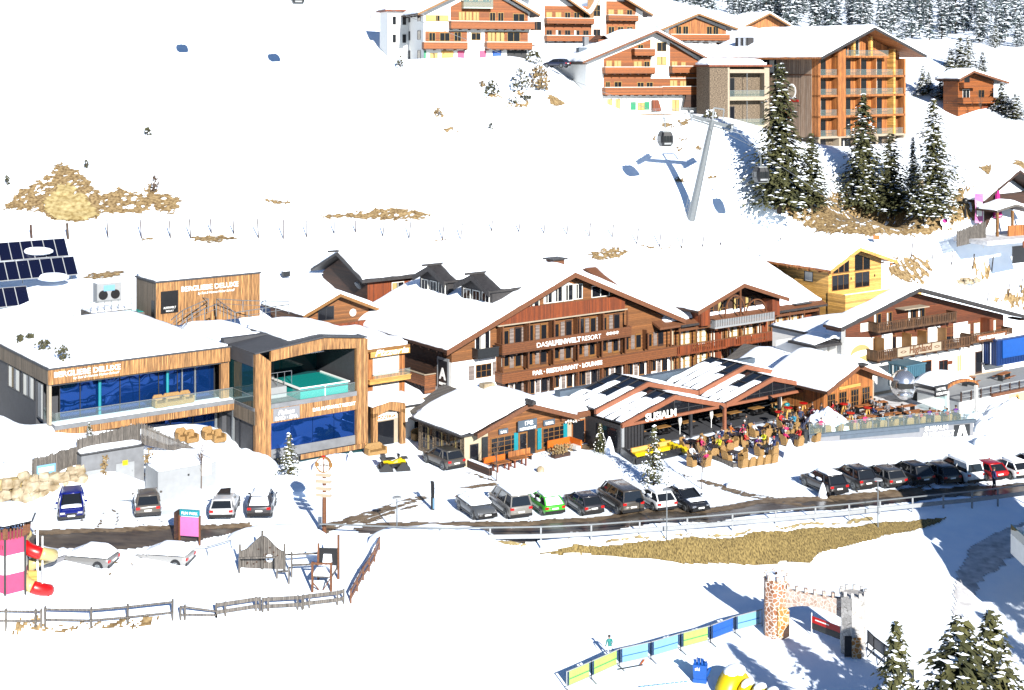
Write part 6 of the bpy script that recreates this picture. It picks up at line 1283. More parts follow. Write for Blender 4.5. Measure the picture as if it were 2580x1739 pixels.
for s in (-1,1):
    for y in (-.75,.75): one('wheel',M['black'],t,lambda m:m.loft([[(s*.34,y-.62,.02),(s*.34,y+.62,.02),(s*.34,y+.55,.3),(s*.34,y+.15,.72),(s*.34,y-.15,.72),(s*.34,y-.55,.3)],[(s*.72,y-.62,.02),(s*.72,y+.62,.02),(s*.72,y+.55,.3),(s*.72,y+.15,.72),(s*.72,y-.15,.72),(s*.72,y-.55,.3)]]))
# ================================================================ conifers: trunk, drooping needle sprays, snow tufts
def spruce_meshes(h,rad,levels,per,seed,needle='needle',snowy=.5,spray=8,base=.06,shape=1.0,sz=.34):
    rn=random.Random(seed); v=[];f=[];sv=[];sf=[]
    def tri(V,Fc,a,b,c): n=len(V); V.extend((a,b,c)); Fc.append((n,n+1,n+2))
    for L in range(levels):
        k=(L+.5)/levels; z=h*(base+(1-base)*k); r=rad*((1-k)**(.82*shape))*rn.uniform(.82,1.12)+.06
        n=max(4,int(per*(1-k*.55)))
        for i in range(n):
            az=2*math.pi*(i+rn.random())/n+L*.7; ca,sa=math.cos(az),math.sin(az); ln=r*rn.uniform(.6,1.12)*(1+.16*math.sin(2*az+L*.35+seed))
            if rn.random()<.07: continue
            ln=ln
            droop=ln*rn.uniform(.22,.48); z0=z+rn.uniform(-.3,.3)*h/levels
            m=max(2,int(spray*ln/rad+1.5))
            for j in range(m):
                s=(j+rn.random()*.8+.3)/m; x=ln*s; zz=z0-droop*s*s+.1*s*ln
                w=sz*(1.1-.55*s)*rn.uniform(.7,1.3)*(.55+.45*rad/3)
                off=rn.uniform(-.35,.35)*ln*s
                cx,cy=ca*x-sa*off,sa*x+ca*off
                for q in range(2):
                    d1=rn.uniform(-.5,.5)+az; l1=w*rn.uniform(.8,1.6)
                    ax,ay=math.cos(d1)*l1,math.sin(d1)*l1; px,py=-math.sin(d1)*w*.55,math.cos(d1)*w*.55; dz=-l1*rn.uniform(.15,.75)
                    tri(v,f,(cx-px,cy-py,zz+rn.uniform(-.05,.1)),(cx+px,cy+py,zz+rn.uniform(-.05,.1)),(cx+ax,cy+ay,zz+dz))
                if rn.random()<snowy*(.45+.55*s):
                    d1=rn.uniform(-.4,.4)+az; l1=w*rn.uniform(.35,.7); ww=w*rn.uniform(.7,1.25)
                    ax,ay=math.cos(d1)*l1,math.sin(d1)*l1; px,py=-math.sin(d1)*ww,math.cos(d1)*ww; zt=zz+.09+.03*w
                    n0=len(sv); sv.extend([(cx-px,cy-py,zt-.03),(cx+ax*.2,cy+ay*.2,zt+.10*w+.03),(cx+px,cy+py,zt-.03),(cx+ax,cy+ay,zt-l1*.28)]); sf.extend([(n0,n0+1,n0+3),(n0+1,n0+2,n0+3),(n0,n0+2,n0+1)])
    a=bpy.data.meshes.new('crown'); a.from_pydata(v,[],f); a.materials.append(M[needle])
    b=bpy.data.meshes.new('snow_tufts'); b.from_pydata(sv,[],sf); b.materials.append(M['snow_cap'])
    m=MB(); m.tube((0,0,-.6),(0,0,h*.9),rad*.075+.03,.02,7); tr=bpy.data.meshes.new('trunk'); tr.from_pydata(m.v,[],m.f); tr.materials.append(M['bark'])
    return a,b,tr
def plant(meshes,name,label,cat,p,rz=0,s=1,group=None,sxy=None):
    t=thing(name,label,cat,p,rz,group); t.scale=(s*(sxy or 1),s*(sxy or 1),s)
    for nm,me in zip(('crown','snow_tufts','trunk'),meshes):
        if len(me.polygons)==0: continue
        o=bpy.data.objects.new(nm,me); C.objects.link(o); o.parent=t
    return t
BIG=[spruce_meshes(16,4.0,34,20,s,snowy=.15,spray=13,shape=.92,sz=.42) for s in (1,2)]
BIGS=spruce_meshes(15,3.8,32,18,3,snowy=.34,spray=11,shape=.92,sz=.38)
SL=spruce_meshes(11,2.4,26,15,4,snowy=.14,spray=10,sz=.38)
def hpx(px,top,base):
    q=G(px,base); return q,(base-top)*q.y/F
for px,top,base,ms,bh,sxy,l in ((1965,158,530,BIG[0],16,1.12,'tallest dark spruce left of the apartment house'),(2045,335,525,SL,11,1.7,'shorter spruce leaning against the tallest spruce'),
    (2175,235,528,BIG[1],16,1.15,'big dark spruce in front of the cedar loggias'),(2245,335,545,SL,11,1.7,'slim green spruce beside the big spruce with snow free lower boughs'),(2300,345,520,BIGS,15,.8,'bluish snowy spruce in shadow between two spruces'),
    (2352,248,550,BIGS,15,1.2,'broad snow flecked spruce, rightmost of the row on the brown bank')):
    q,hh=hpx(px,top,base); plant(ms,'spruce_tree',l,'tree',q,px,hh/bh,'spruces below the apartment house',sxy)
# foreground right spruces
FG=[spruce_meshes(9,2.9,28,20,s,snowy=.4,spray=13,sz=.33) for s in (11,12)]
for X,Y,s,sxy,ms,l in ((24.0,76.5,1.12,1.45,FG[0],'snowy spruce at the lower right corner, the broader of two'),(26.2,78.0,1.1,1.2,FG[1],'second snowy spruce behind the broad one at the lower right'),(20.3,75.5,1.12,.85,FG[1],'slender sparse spruce left of the broad snowy one')):
    plant(ms,'spruce_tree',l,'tree',on(X,Y,-.1),X,s*1.0,'snowy spruces at the lower right',sxy)
for X,Y,s in ((42.5,75,1.0),(45,72,1.1),(39.5,76,.8),(47,79,1.05),(43.5,80,.7)): plant(BIG[0],'spruce_tree','tall spruce shading the lane from beyond the right edge','tree',on(X,Y),X,s,'spruces beyond the right edge',.8)
# small firs by the buildings
SM=spruce_meshes(4.0,1.3,16,11,21,snowy=.5,spray=6,sz=.26)
for px,top,base,sxy,l in ((728,1090,1222,.95,'small snowy fir beside the pool box'),(1648,1070,1222,.85,'snowy fir in front of the bar terrace'),(225,1065,1105,1.3,'fir top poking up before the lower blue windows, the left one'),(330,1068,1112,.8,'fir top poking up before the lower blue windows, the right one'),(1812,245,290,1.5,'snowy little fir beside the stone wing')):
    q,hh=hpx(px,top,base); plant(SM,'fir_tree',l,'tree',q,px,hh/4.0,None,sxy)
XM=spruce_meshes(3.6,1.0,16,10,22,snowy=.0,spray=6,sz=.26)
q,hh=hpx(1512,1066,1140); t=plant(XM,'christmas_tree','cone shaped christmas tree with white baubles beside the dark doorway','christmas tree',q,0,hh/3.6,None,1.0)
rn=random.Random(3); one('bauble',M['white'],t,lambda m:[m.ball((1.0*(1-k)*math.cos(a),1.0*(1-k)*math.sin(a),0.35+3.1*k),.06,None,None,6,4) for k,a in [(rn.random()**1.3,rn.uniform(3.1,6.3)) for _ in range(48)]])['kind']='stuff'
# hillside trees on the right
HT=[spruce_meshes(9,2.5,17,12,s,snowy=.62,spray=6,sz=.55) for s in (31,32,33)]
for px,top,base,sxy,ms,l in ((2418,100,175,1.2,0,'bushy spruce left behind the small chalet'),(2440,98,172,1.0,1,'spruce right of the bushy one behind the small chalet'),(2395,125,170,1.3,2,'low spruce leftmost behind the small chalet'),(2395,150,245,.9,0,'snowy spruce left of the small chalet'),(2340,185,230,1.2,1,'snow laden tree beside the apartment house wall'),(2325,172,240,1.0,2,'snow laden tree touching the apartment house corner'),(2370,200,250,1.4,1,'low snow laden tree before the small chalet'),(2405,225,268,1.7,2,'low snowy shrub tree under the small chalet'),(2475,135,185,1.2,0,'thin conifer right behind the small chalet'),(2525,215,280,1.3,1,'snowy tree right of the small chalet'),(2560,240,300,1.5,2,'snow laden tree at the right edge above the shaded slope'),(2540,245,290,1.6,0,'snowy shrub tree below the chalet right of the garage'),(2507,82,134,.95,1,'lone small spruce on the open snow slope')):
    if top==82: q=P(px,base,420); hh=(base-top)*420/F
    else: q,hh=hpx(px,top,base); 
    q=on(q.x,q.y); plant(HT[ms],'spruce_tree',l,'tree',q,px,hh/9*1.1,'trees around the small chalet' if top!=82 else None,sxy*1.4)
# forest on the far slope
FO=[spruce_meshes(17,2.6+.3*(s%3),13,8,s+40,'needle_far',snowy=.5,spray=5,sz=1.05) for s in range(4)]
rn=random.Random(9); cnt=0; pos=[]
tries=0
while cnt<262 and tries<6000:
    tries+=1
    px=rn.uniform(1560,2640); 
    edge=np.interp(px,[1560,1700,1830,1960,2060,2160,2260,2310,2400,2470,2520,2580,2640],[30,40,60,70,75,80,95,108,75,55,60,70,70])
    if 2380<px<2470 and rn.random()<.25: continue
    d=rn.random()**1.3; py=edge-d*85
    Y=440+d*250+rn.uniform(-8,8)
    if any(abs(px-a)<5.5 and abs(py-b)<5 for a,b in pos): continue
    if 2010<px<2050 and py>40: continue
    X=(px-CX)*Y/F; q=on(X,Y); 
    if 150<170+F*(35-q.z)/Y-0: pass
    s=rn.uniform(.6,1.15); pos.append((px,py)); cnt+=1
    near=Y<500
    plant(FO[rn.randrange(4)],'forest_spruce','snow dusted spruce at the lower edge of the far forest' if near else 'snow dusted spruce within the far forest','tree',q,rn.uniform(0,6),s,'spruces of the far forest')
for px,py,s in ((2497,52,.5),(2512,60,.45),(2560,62,.6),(2575,70,.55)):
    q=P(px,py+30,440); plant(FO[0],'forest_spruce','snow dusted spruce standing apart below the far forest','tree',on(q.x,q.y),px,s,'spruces standing apart below the forest')
# shrubs
def shrub(px,py,w,h,n,label,mt='shrub',snowy=.35,cat='shrub',name='shrub'):
    q=G(px,py); rn=random.Random(px); k=q.y/F; W=w*k; Hh=h*k; v=[];f=[];sv=[];sf=[]
    for i in range(n):
        u=rn.random()**.5; az=rn.uniform(0,6.283); zz=Hh*rn.random()**.8; r=W/2*u*math.sqrt(max(.05,1-(zz/Hh)**2)); x,y=r*math.cos(az),r*math.sin(az); s=.14+.05*W*rn.random()
        V,Fc=(sv,sf) if rn.random()<snowy else (v,f); n0=len(V); a=rn.uniform(0,6.28)
        V.extend([(x-s*math.cos(a),y-s*math.sin(a),zz),(x+s*math.cos(a),y+s*math.sin(a),zz+rn.uniform(-.1,.1)),(x+rn.uniform(-s,s),y+rn.uniform(-s,s),zz+s*1.6)]); Fc.append((n0,n0+1,n0+2))
    t=thing(name,label,cat,q); me=bpy.data.meshes.new('foliage'); me.from_pydata(v,[],f); link('foliage',me,M[mt],t)
    if sf: me=bpy.data.meshes.new('snow_tufts'); me.from_pydata(sv,[],sf); link('snow_tufts',me,M['snow_cap'],t)
    one('stem',M['bark'],t,lambda m:[m.tube((0,0,-.2),(rn.uniform(-W,W)*.3,rn.uniform(-W,W)*.3,Hh*.7),.05,.015,5) for _ in range(5)]); return t
shrub(1240,238,40,34,260,'dark low bush above a bare brown patch on the slope'); shrub(1312,228,50,52,520,'round snow dusted bush left of the white chalet',snowy=.45); shrub(1358,228,60,60,520,'brown leafed bush right of the round snowy bush','grass',.3); shrub(1295,262,28,16,120,'low dark bush, left of two on a brown strip below the round bush'); shrub(1325,255,30,20,140,'low dark bush, right of two on a brown strip below the round bush')
shrub(1345,160,50,28,240,'snowy bush at the corner of the upper left chalet'); shrub(1215,218,26,12,60,'tuft of brown stalks left of the dark low bush','grass',.1); shrub(1237,325,14,14,60,'tiny dark conifer bush on the open slope'); shrub(1105,292,26,18,80,'brown tuft on the left of the open slope','grass',.2); shrub(1790,300,40,20,130,'snowy bush behind the lift pylon head'); shrub(1830,270,34,24,160,'snowy bush below the stone wing',snowy=.5)
shrub(372,342,20,18,80,'small dark bush alone on the white slope','shrub',.1); shrub(18,468,14,24,60,'small dark bush at the left edge above the brown outcrop','shrub',.2); shrub(217,424,12,22,50,'small dark bush right of the brown outcrop top','shrub',.1); shrub(390,485,24,40,120,'grey leafless bush at the right end of the brown outcrop','twig',.3); shrub(1008,170,18,26,100,'dark bush beside the white annex of the upper left chalet')
for px,py,w,h,l in ((158,905,34,34,'green sprig sticking out of the snowy roof corner, the largest'),(108,880,26,24,'green sprig second from the left on the snowy roof'),(76,855,14,14,'small green sprig third on the snowy roof'),(50,860,16,16,'small green sprig nearest the left edge of the snowy roof')):
    a,b=pf.gr(px,py,10.9); q=pf.w(a,b,10.75); k=q.y/F; t=thing('roof_sprig',l,'plant',q); rn=random.Random(px); v=[];f=[]
    for i in range(46):
        x,y,z=rn.gauss(0,w*k*.28),rn.gauss(0,.2),rn.uniform(0,h*k); n0=len(v); s=.13; v.extend([(x-s,y,z),(x+s,y,z+.05),(x,y+.05,z+.25)]); f.append((n0,n0+1,n0+2))
    me=bpy.data.meshes.new('sprigs'); me.from_pydata(v,[],f); link('sprigs',me,M['shrub'],t)
for px,py,w,h,l in ((2260,1345,30,0,''),):
    pass
# bare young trees
def bare(px,base,top,label):
    q,hh=hpx(px,top,base); rn=random.Random(px); t=thing('bare_tree',label,'tree',q); one('trunk',M['twig'],t,lambda m:m.tube((0,0,-.3),(0.05,0,hh*.75),.05,.02,6)); m=MB()
    for i in range(26):
        z=hh*rn.uniform(.3,.8); a=rn.uniform(0,6.28); l=hh*.3*rn.uniform(.5,1.1); m.tube((0.02,0,z),(l*.5*math.cos(a),l*.5*math.sin(a),z+l),.018,.006,4)
    m.build('branches',M['twig'],t); return t
bare(507,1232,1100,'thin bare tree in front of the utility cabinet'); bare(1251,1212,1090,'thin bare tree in front of the restaurant cabin'); bare(1768,1232,1110,'thin bare tree beside the plank at the terrace'); bare(933,72,20,'leafless tree on the white slope left of the upper chalet'); bare(2470,300,225,'thin bare tree below the small chalet')
# far-off snow-covered bush mounds
# ================================================================ seating on the sun terraces
def chair_proto():
    t=thing('wicker_armchair','wicker armchair','chair',(0,0,0))
    one('seat',M['wicker'],t,lambda m:m.loft([[(-.27,-.27,.12),(.27,-.27,.12),(.27,.25,.12),(-.27,.25,.12)],[(-.31,-.3,.44),(.31,-.3,.44),(.31,.28,.44),(-.31,.28,.44)]]))
    one('backrest',M['wicker'],t,lambda m:m.loft([[(-.32,.2,.3),(.32,.2,.3),(.32,.3,.3),(-.32,.3,.3)],[(-.34,.26,.75),(.34,.26,.75),(.34,.36,.75),(-.34,.36,.75)],[(-.22,.3,.95),(.22,.3,.95),(.22,.38,.95),(-.22,.38,.95)]]))
    for s in (-1,1): one('armrest',M['wicker'],t,lambda m:m.loft([[(s*.29-.05,-.3,.1),(s*.29+.05,-.3,.1),(s*.29+.05,-.3,.62),(s*.29-.05,-.3,.62)],[(s*.31-.05,.24,.1),(s*.31+.05,.24,.1),(s*.31+.05,.24,.72),(s*.31-.05,.24,.72)]]))
    return t
def table_proto(mt='black'):
    t=thing('terrace_table','table','table',(0,0,0)); bx('tabletop',M[mt],t,-.45,.45,-.45,.45,.72,.77); one('leg',M['steel_d'],t,lambda m:[m.tube((0,0,0.03),(0,0,.72),.05,n=6),m.box(-.28,.28,-.28,.28,0,.04)]); return t
def barst(mt):
    t=thing('bar_table','bar table','table',(0,0,0)); one('tabletop',M['red'],t,lambda m:m.tube((0,0,1.08),(0,0,1.14),.42,n=12))
    for s in (0,1,2): a=s*2.094; one('leg',M['wood_gold'],t,lambda m:m.bar((.36*math.cos(a),.36*math.sin(a),0),(.08*math.cos(a),.08*math.sin(a),1.1),.08)); 
    return t
ch0,tb0,bt0=chair_proto(),table_proto(),barst('red'); used={'c':0,'t':0,'b':0}
def put(kind,p,rz,label,group,chm=None):
    src={'c':ch0,'t':tb0,'b':bt0}[kind]
    o=src if used[kind]==0 else copy_tree(src); used[kind]+=1
    o.location=p; o.rotation_euler=(0,0,rz); o['label']=label; o['group']=group; return o
rn=random.Random(17)
# front sun terrace on the snow
seats=[]
TB=[(1745,1132,4),(1800,1122,3),(1855,1115,4),(1915,1098,4),(1985,1082,4),(2040,1066,3),(1760,1170,4),(1850,1160,4),(1930,1145,4),(1995,1118,4),(1860,1102,2),(1905,1130,3),(1975,1100,3),(1795,1145,3),(2035,1108,4),(1830,1132,3)]
cl='wicker armchair at a dark table on the front sun terrace below the pavilion'
for i,(px,py,n) in enumerate(TB):
    q=G(px,py); put('t',q,rn.uniform(-.3,.3)+.6,'dark square table among wicker armchairs on the front sun terrace','tables on the front sun terrace')
    for k in range(n):
        a=.64+k*math.pi/2*(4/n if n<4 else 1)+rn.uniform(-.15,.15); X,Y=q.x+.95*math.cos(a),q.y+.95*math.sin(a)
        put('c',on(X,Y),a-math.pi/2,cl,'wicker armchairs on the front sun terrace'); seats.append((X,Y,zf(X,Y),a-math.pi/2))
for k in range(5):
    q=G(1872+k*19,1180-k*3); put('c',q,R(215),'wicker armchair in the row of five along the front edge of the sun terrace','row of armchairs at the terrace front edge')
q=G(1895,1165); 
# raised terrace with the banner wall
seats2=[]
for i in range(11):
    a=1.6+i*1.5; b=1.3+.2*(i%2); q=bf.w(a,b)
    if i%2==0: put('t',q,bf.t,'dark square table behind the glass parapet of the banner terrace','tables behind the glass parapet')
    else: pass
    for s in (-1,1):
        p2=bf.w(a+s*.62,b+(-.5 if i%2 else .35)); put('c',p2,bf.t+(math.pi if i%2 else 0)+s*.3,'wicker armchair behind the glass parapet of the banner terrace','armchairs behind the glass parapet'); seats2.append((p2.x,p2.y,p2.z,bf.t+(math.pi if i%2 else 0)))
for a,b,l in ((.3,6.2,0),(2.0,7.4,0),(4.4,8.6,0),(3.2,4.4,0),(5.5,5.6,0),(8.0,7.0,0),(9.4,5.0,0),(6.6,3.6,0)):
    put('b',bf.w(a,b),0,'red topped bar table on splayed wooden legs near the timber hut','red bar tables near the timber hut')
def beertable(f,a,b,rz,label,grp='benches and tables on the banner terrace'):
    t=thing('beer_table',label,'table',f.w(a,b),f.t+rz,grp); bx('tabletop',M['wood_cedar'],t,-1.1,1.1,-.35,.35,.72,.77); [one('leg',M['steel_d'],t,lambda m:m.box(x-.03,x+.03,-.3,.3,0,.72)) for x in (-.9,.9)]; [bx('bench',M['wood_cedar'],t,-1.1,1.1,y-.14,y+.14,.42,.46) for y in (-.75,.75)]; return t
for i,(a,b) in enumerate(((5.0,3.0),(8.0,3.2),(11.0,3.4),(13.6,3.3),(7.4,8.6),(10.4,7.2),(12.4,8.0),(11.6,5.4),(14.2,5.6),(15.2,3.0))): beertable(bf,a,b,.1*(i%3),'orange wooden table with two benches on the banner terrace','benches and tables on the banner terrace')
for a,b,l in ((7.2,4.6,'orange wooden patio table with benches before the guest house door'),(12.5,4.0,'wooden patio table with benches beside the dark blue container')): beertable(tf,a,b,.2,l,None)
for o_ in [o for o in C.objects if o.name.startswith('beer_table') and 'patio' in o.get('label','')]: o_.location.z=tf.z0+1.6
# tables inside the open pavilion
for i in range(13):
    a=3.8+(i%7)*3.15+(.8 if i>6 else 0); b=2.2 if i<7 else 5.0
    if 12.4<a<13.6: a+=1
    t=thing('bar_bench_table','timber table with dark benches inside the open pavilion','table',sf3.w(a,b,.06),sf3.t,'tables inside the pavilion'); bx('tabletop',M['wood_table'],t,-.8,.8,-.38,.38,.74,.8); [one('leg',M['black'],t,lambda m:m.box(x-.04,x+.04,-.25,.25,0,.74)) for x in (-.55,.55)]; [bx('bench',M['black'],t,-.8,.8,y-.16,y+.16,.4,.46) for y in (-.72,.72)]
for a,b,l in ((21.6,1.3,'golden rattan tub chair with turquoise cushion in the pavilion opening'),(23.2,1.4,'golden rattan tub chair beside the one with turquoise cushion')):
    t=lounge(a,b,.06,.9,sf3,l)
    if 'with turq' in l: one('cushion',M['teal'],t,lambda m:m.ball((0,.05,.7),.35,.25,.22,10,6))
# wooden walkway, planters and lounge corner by the pavilion
def plank(px0,py0,px1,py1,w,label,mt='wood_grey',h=.3):
    p=G(px0,py0); q=G(px1,py1); t=thing('timber_step',label,'bench',p); d=q-p; one('beam',M[mt],t,lambda m:m.bar((0,0,h/2),tuple(d+Vector((0,0,h/2))),w,h)); return t
plank(1742,1118,1778,1150,.5,'long weathered timber step left of the sun terrace'); plank(1800,1156,1852,1178,.5,'snow edged timber plank at the front of the sun terrace'); plank(1568,1147,1600,1171,.35,'black planter edge of the lounge corner','black',.7); plank(1600,1171,1730,1142,.35,'long black planter edge in front of the yellow cushions','black',.55)
for k in range(6):
    q=G(1672+k*11,1127+k*4); t=thing('yellow_cushion','yellow seat cushion in the row beside the pavilion front','cushion',(q.x,q.y,q.z+.25),R(30),'yellow cushions in the lounge corner'); one('pad',M['yellow'],t,lambda m:m.loft([[(-.22,-.25,0),(.22,-.25,0),(.22,.25,0),(-.22,.25,0)],[(-.24,-.26,.25),(.24,-.26,.25),(.24,.28,.45),(-.24,.28,.45)]]))
t=thing('lounge_bench','yellow cushioned L-shaped lounge bench by the planter','bench',G(1600,1152),R(36)); bx('seat',M['yellow'],t,-.3,4.4,-.4,.1,0,.45); bx('backrest',M['wood_gold'],t,-.3,4.4,.1,.25,0,.8)
# restaurant cabin terrace
f=cf
for a,b,l in ((2.2,-1.6,'left orange timber bench before the restaurant windows'),(5.2,-1.3,'right orange timber bench before the restaurant windows')):
    t=thing('bench',l,'bench',f.w(a,b,0),f.t,); bx('seat',M['wood_cedar'],t,-1.2,1.2,-.25,.25,.4,.46); bx('backrest',M['orange'] if a<3 else M['wood_cedar'],t,-1.2,1.2,.22,.28,.46,.95); [bx('leg',M['wood_dark'],t,x-.05,x+.05,-.22,.22,0,.4) for x in (-1,1)]
for a,b,l in ((2.0,-2.7,'low red brown table on the left of the cabin terrace'),(4.0,-2.5,'low red brown table in the middle of the cabin terrace')):
    t=thing('table',l,'table',f.w(a,b,0),f.t); bx('tabletop',M['wood_cedar'],t,-.8,.8,-.45,.45,.7,.76); [bx('leg',M['wood_red'],t,x-.06,x+.06,y-.06,y+.06,0,.7) for x in (-.6,.6) for y in (-.3,.3)]
t=thing('corner_bench','orange timber corner bench right of the cabin door','bench',f.w(9.6,-.9,0),f.t); bx('backrest',M['orange'],t,-.9,1.6,.2,.32,.4,1.1); bx('seat',M['wood_cedar'],t,-.9,1.6,-.35,.2,.3,.45); bx('side_backrest',M['orange'],t,1.6,1.75,-1.4,.32,.4,1.1); bx('side_seat',M['curtain'],t,1.1,1.6,-1.4,-.35,.3,.6)
t=thing('planter','golden leafed planter bush in front of the corner bench','planter',f.w(8.9,-2.3,0),f.t); rn2=random.Random(4); one('box',M['wood_dark'],t,lambda m:m.box(-.9,.9,-.3,.3,0,.35)); v=[];fc=[]
for i in range(200):
    x,y,z=rn2.gauss(0,.5),rn2.gauss(0,.2),.3+rn2.random()*.7; n0=len(v); v+= [(x-.08,y,z),(x+.08,y,z),(x,y,z+.2)]; fc.append((n0,n0+1,n0+2))
me=bpy.data.meshes.new('leaves'); me.from_pydata(v,[],fc); link('leaves',me,M['grass'],t)
t=thing('low_wall','dark timber edging at the left of the cabin terrace','wall',f.w(.2,-1.2,0),f.t); one('edging',M['wood_dark'],t,lambda m:m.box(0,.35,-2.2,1.0,0,.65)); one('snow',M['snow_cap'],t,lambda m:m.box(.03,.32,-2.1,.9,.65,.74))
t=thing('doormat','brown mat patch before the glass door','mat',f.w(13,-1.5,.03),f.t); one('mat',M['mud'],t,lambda m:m.tube((0,0,0.02),(0,0,.05),1.0,n=18))
t=thing('stone','small brown boulder lying on the snowy yard','stone',G(1362,1190)); one('boulder',M['rock'],t,lambda m:m.ball((0,0,.2),.35,.25,.35,8,6))
t=lounge(-.8,-1.8,0,1.8,ef,'orange timber bench left of the porch','bench','bench')
# ================================================================ people
def figure(pose):
    """one continuous skinned body; joints in metres"""
    J={}; E=[]
    if pose=='stand': hips,knee,ank=.92,.5,.08; seat=False
    J['pel']=(0,0,.95,.13)
    if pose in('sit',):
        J=dict(pel=(0,.05,.52,.15),wa=(0,.07,.72,.14),ch=(0,.06,.98,.165),nk=(0,.04,1.16,.06),hd=(0,.0,1.34,.105),
          lh=(-.1,.0,.52,.1),lk=(-.12,-.42,.53,.075),la=(-.12,-.45,.1,.055),lf=(-.12,-.6,.05,.045),rh=(.1,.0,.52,.1),rk=(.13,-.42,.53,.075),ra=(.14,-.42,.1,.055),rf=(.14,-.58,.05,.045),
          ls=(-.2,.06,1.08,.075),le=(-.26,-.08,.84,.055),lw=(-.14,-.32,.8,.045),rs=(.2,.06,1.08,.075),re=(.27,-.1,.86,.055),rw=(.14,-.34,.82,.045),lfi=(-.1,-.4,.8,.03),rfi=(.1,-.42,.82,.03))
    else:
        b=.12 if pose=='ski' else 0
        J=dict(pel=(0,.02,.92,.14),wa=(0,.01-b,1.1,.135),ch=(0,-b,1.34,.165),nk=(0,-b-.01,1.5,.06),hd=(0,-b-.03,1.66,.105),
          lh=(-.1,0,.88,.1),lk=(-.12,-.05-b,.5,.072),la=(-.13,.03,.1,.055),lf=(-.13,-.14,.05,.045),rh=(.1,0,.88,.1),rk=(.12,-.04-b,.5,.072),ra=(.13,.05,.1,.055),rf=(.13,-.12,.05,.045),
          ls=(-.21,-b,1.43,.075),le=(-.28,-.02-b,1.16,.055),lw=(-.27,-.16-b,.94,.042),rs=(.21,-b,1.43,.075),re=(.28,.02-b,1.15,.055),rw=(.28,-.12-b,.92,.042),lfi=(-.26,-.2-b,.86,.03),rfi=(.27,-.16-b,.84,.03))
    E=[('pel','wa'),('wa','ch'),('ch','nk'),('nk','hd'),('pel','lh'),('lh','lk'),('lk','la'),('la','lf'),('pel','rh'),('rh','rk'),('rk','ra'),('ra','rf'),('ch','ls'),('ls','le'),('le','lw'),('lw','lfi'),('ch','rs'),('rs','re'),('re','rw'),('rw','rfi')]
    ks=list(J); me=bpy.data.meshes.new('b'); me.from_pydata([J[k][:3] for k in ks],[(ks.index(a),ks.index(b)) for a,b in E],[])
    o=bpy.data.objects.new('b',me); C.objects.link(o); md=o.modifiers.new('s','SKIN'); sd=me.skin_vertices[0].data
    for i,k in enumerate(ks): sd[i].radius=(J[k][3],J[k][3]*.85)
    sd[ks.index('pel')].use_root=True; o.modifiers.new('d','SUBSURF').levels=1; bpy.context.view_layer.update()
    r=bpy.data.meshes.new_from_object(o.evaluated_get(bpy.context.evaluated_depsgraph_get())); bpy.data.objects.remove(o); bpy.data.meshes.remove(me)
    r.materials.clear()
    for k in ('blue','black','skin'): r.materials.append(M[k])
    zc=.62 if pose=='sit' else .96; zn=J['nk'][2]+.0
    for p in r.polygons:
        c=p.center; p.use_smooth=True
        hand=any(math.dist(c,J[w][:3])<.09 for w in ('lfi','rfi'))
        p.material_index=2 if (c.z>zn or hand) else (1 if c.z<zc and not(abs(c.x)>.2 and c.z>.7) else 0)
    return r,J['hd']
FIG={k:figure(k) for k in ('sit','stand','ski')}
jm={}
def cloth(c):
    if c not in jm: jm[c]=mat('jacket_cloth_%d'%len(jm),c,.7,.1,6)
    return jm[c]
def person(pose,p,rz,label,jacket,trousers,s=1.0,hat=None,group=None):
    t=thing('person',label,'person',p,rz,group); t.scale=(s,s,s); me,hd=FIG[pose]
    o=bpy.data.objects.new('body',me); C.objects.link(o); o.parent=t
    for i,c in enumerate((jacket,trousers)): o.material_slots[i].link='OBJECT'; o.material_slots[i].material=cloth(c)
    one('hair' if not hat else 'hat',M['hair'] if not hat else cloth(hat),t,lambda m:m.ball((hd[0],hd[1]+.025,hd[2]+.045),.118,.12,.105,10,6),True)
    return t
COL=[('pink',(.75,.02,.2)),('yellow',(.75,.75,.05)),('red',(.6,.02,.03)),('black',(.02,.02,.025)),('dark blue',(.02,.04,.15)),('maroon',(.2,.01,.05)),('white',(.7,.7,.7)),('purple',(.15,.03,.3)),('sky blue',(.1,.4,.6)),('orange',(.7,.2,.03)),('grey',(.25,.25,.27)),('navy',(.01,.015,.05))]
rn=random.Random(23); zones=['left','middle','right']
idx=list(range(len(seats))); rn.shuffle(idx); taken={}
for n,i in enumerate(idx[:30]):
    X,Y,Z,a=seats[i]; nm,c=COL[n%12] if n<16 else COL[rn.choice((2,3,4,11,10,3,0,6))]
    px=CX+F*X/Y; lab='person in a %s jacket seated on the %s part of the front sun terrace'%(nm,'left' if px<1830 else 'right' if px>1950 else 'middle')
    k=taken.get(lab,0); taken[lab]=k+1
    person('sit',(X,Y,Z),a,lab,c,rn.choice(((.02,.02,.03),(.05,.05,.07),(.3,.3,.32))),1.0,None if rn.random()<.5 else rn.choice(((.6,.1,.1),(.1,.1,.15),(.6,.6,.6))),'guests seated on the front sun terrace')
for n,(X,Y,Z,a) in enumerate(seats2):
    if rn.random()<.45: continue
    nm,c=COL[rn.choice((3,0,7,4,3,11,2,8))]; person('sit',(X,Y,Z),a,'person in a %s jacket seated behind the glass parapet of the banner terrace'%nm,c,(.03,.03,.04),1.0,None if n%2 else (.5,.5,.52),'guests behind the glass parapet')
for n in range(16):
    a=rn.uniform(4,15); b=rn.uniform(3,8); nm,c=COL[rn.choice((3,4,11,2,10,7,3,5))]; person('sit',bf.w(a,b,0),rn.uniform(0,6),'person in a %s jacket at the benches amid the banner terrace'%nm,c,(.03,.03,.04),1,None,'guests at the benches of the banner terrace')
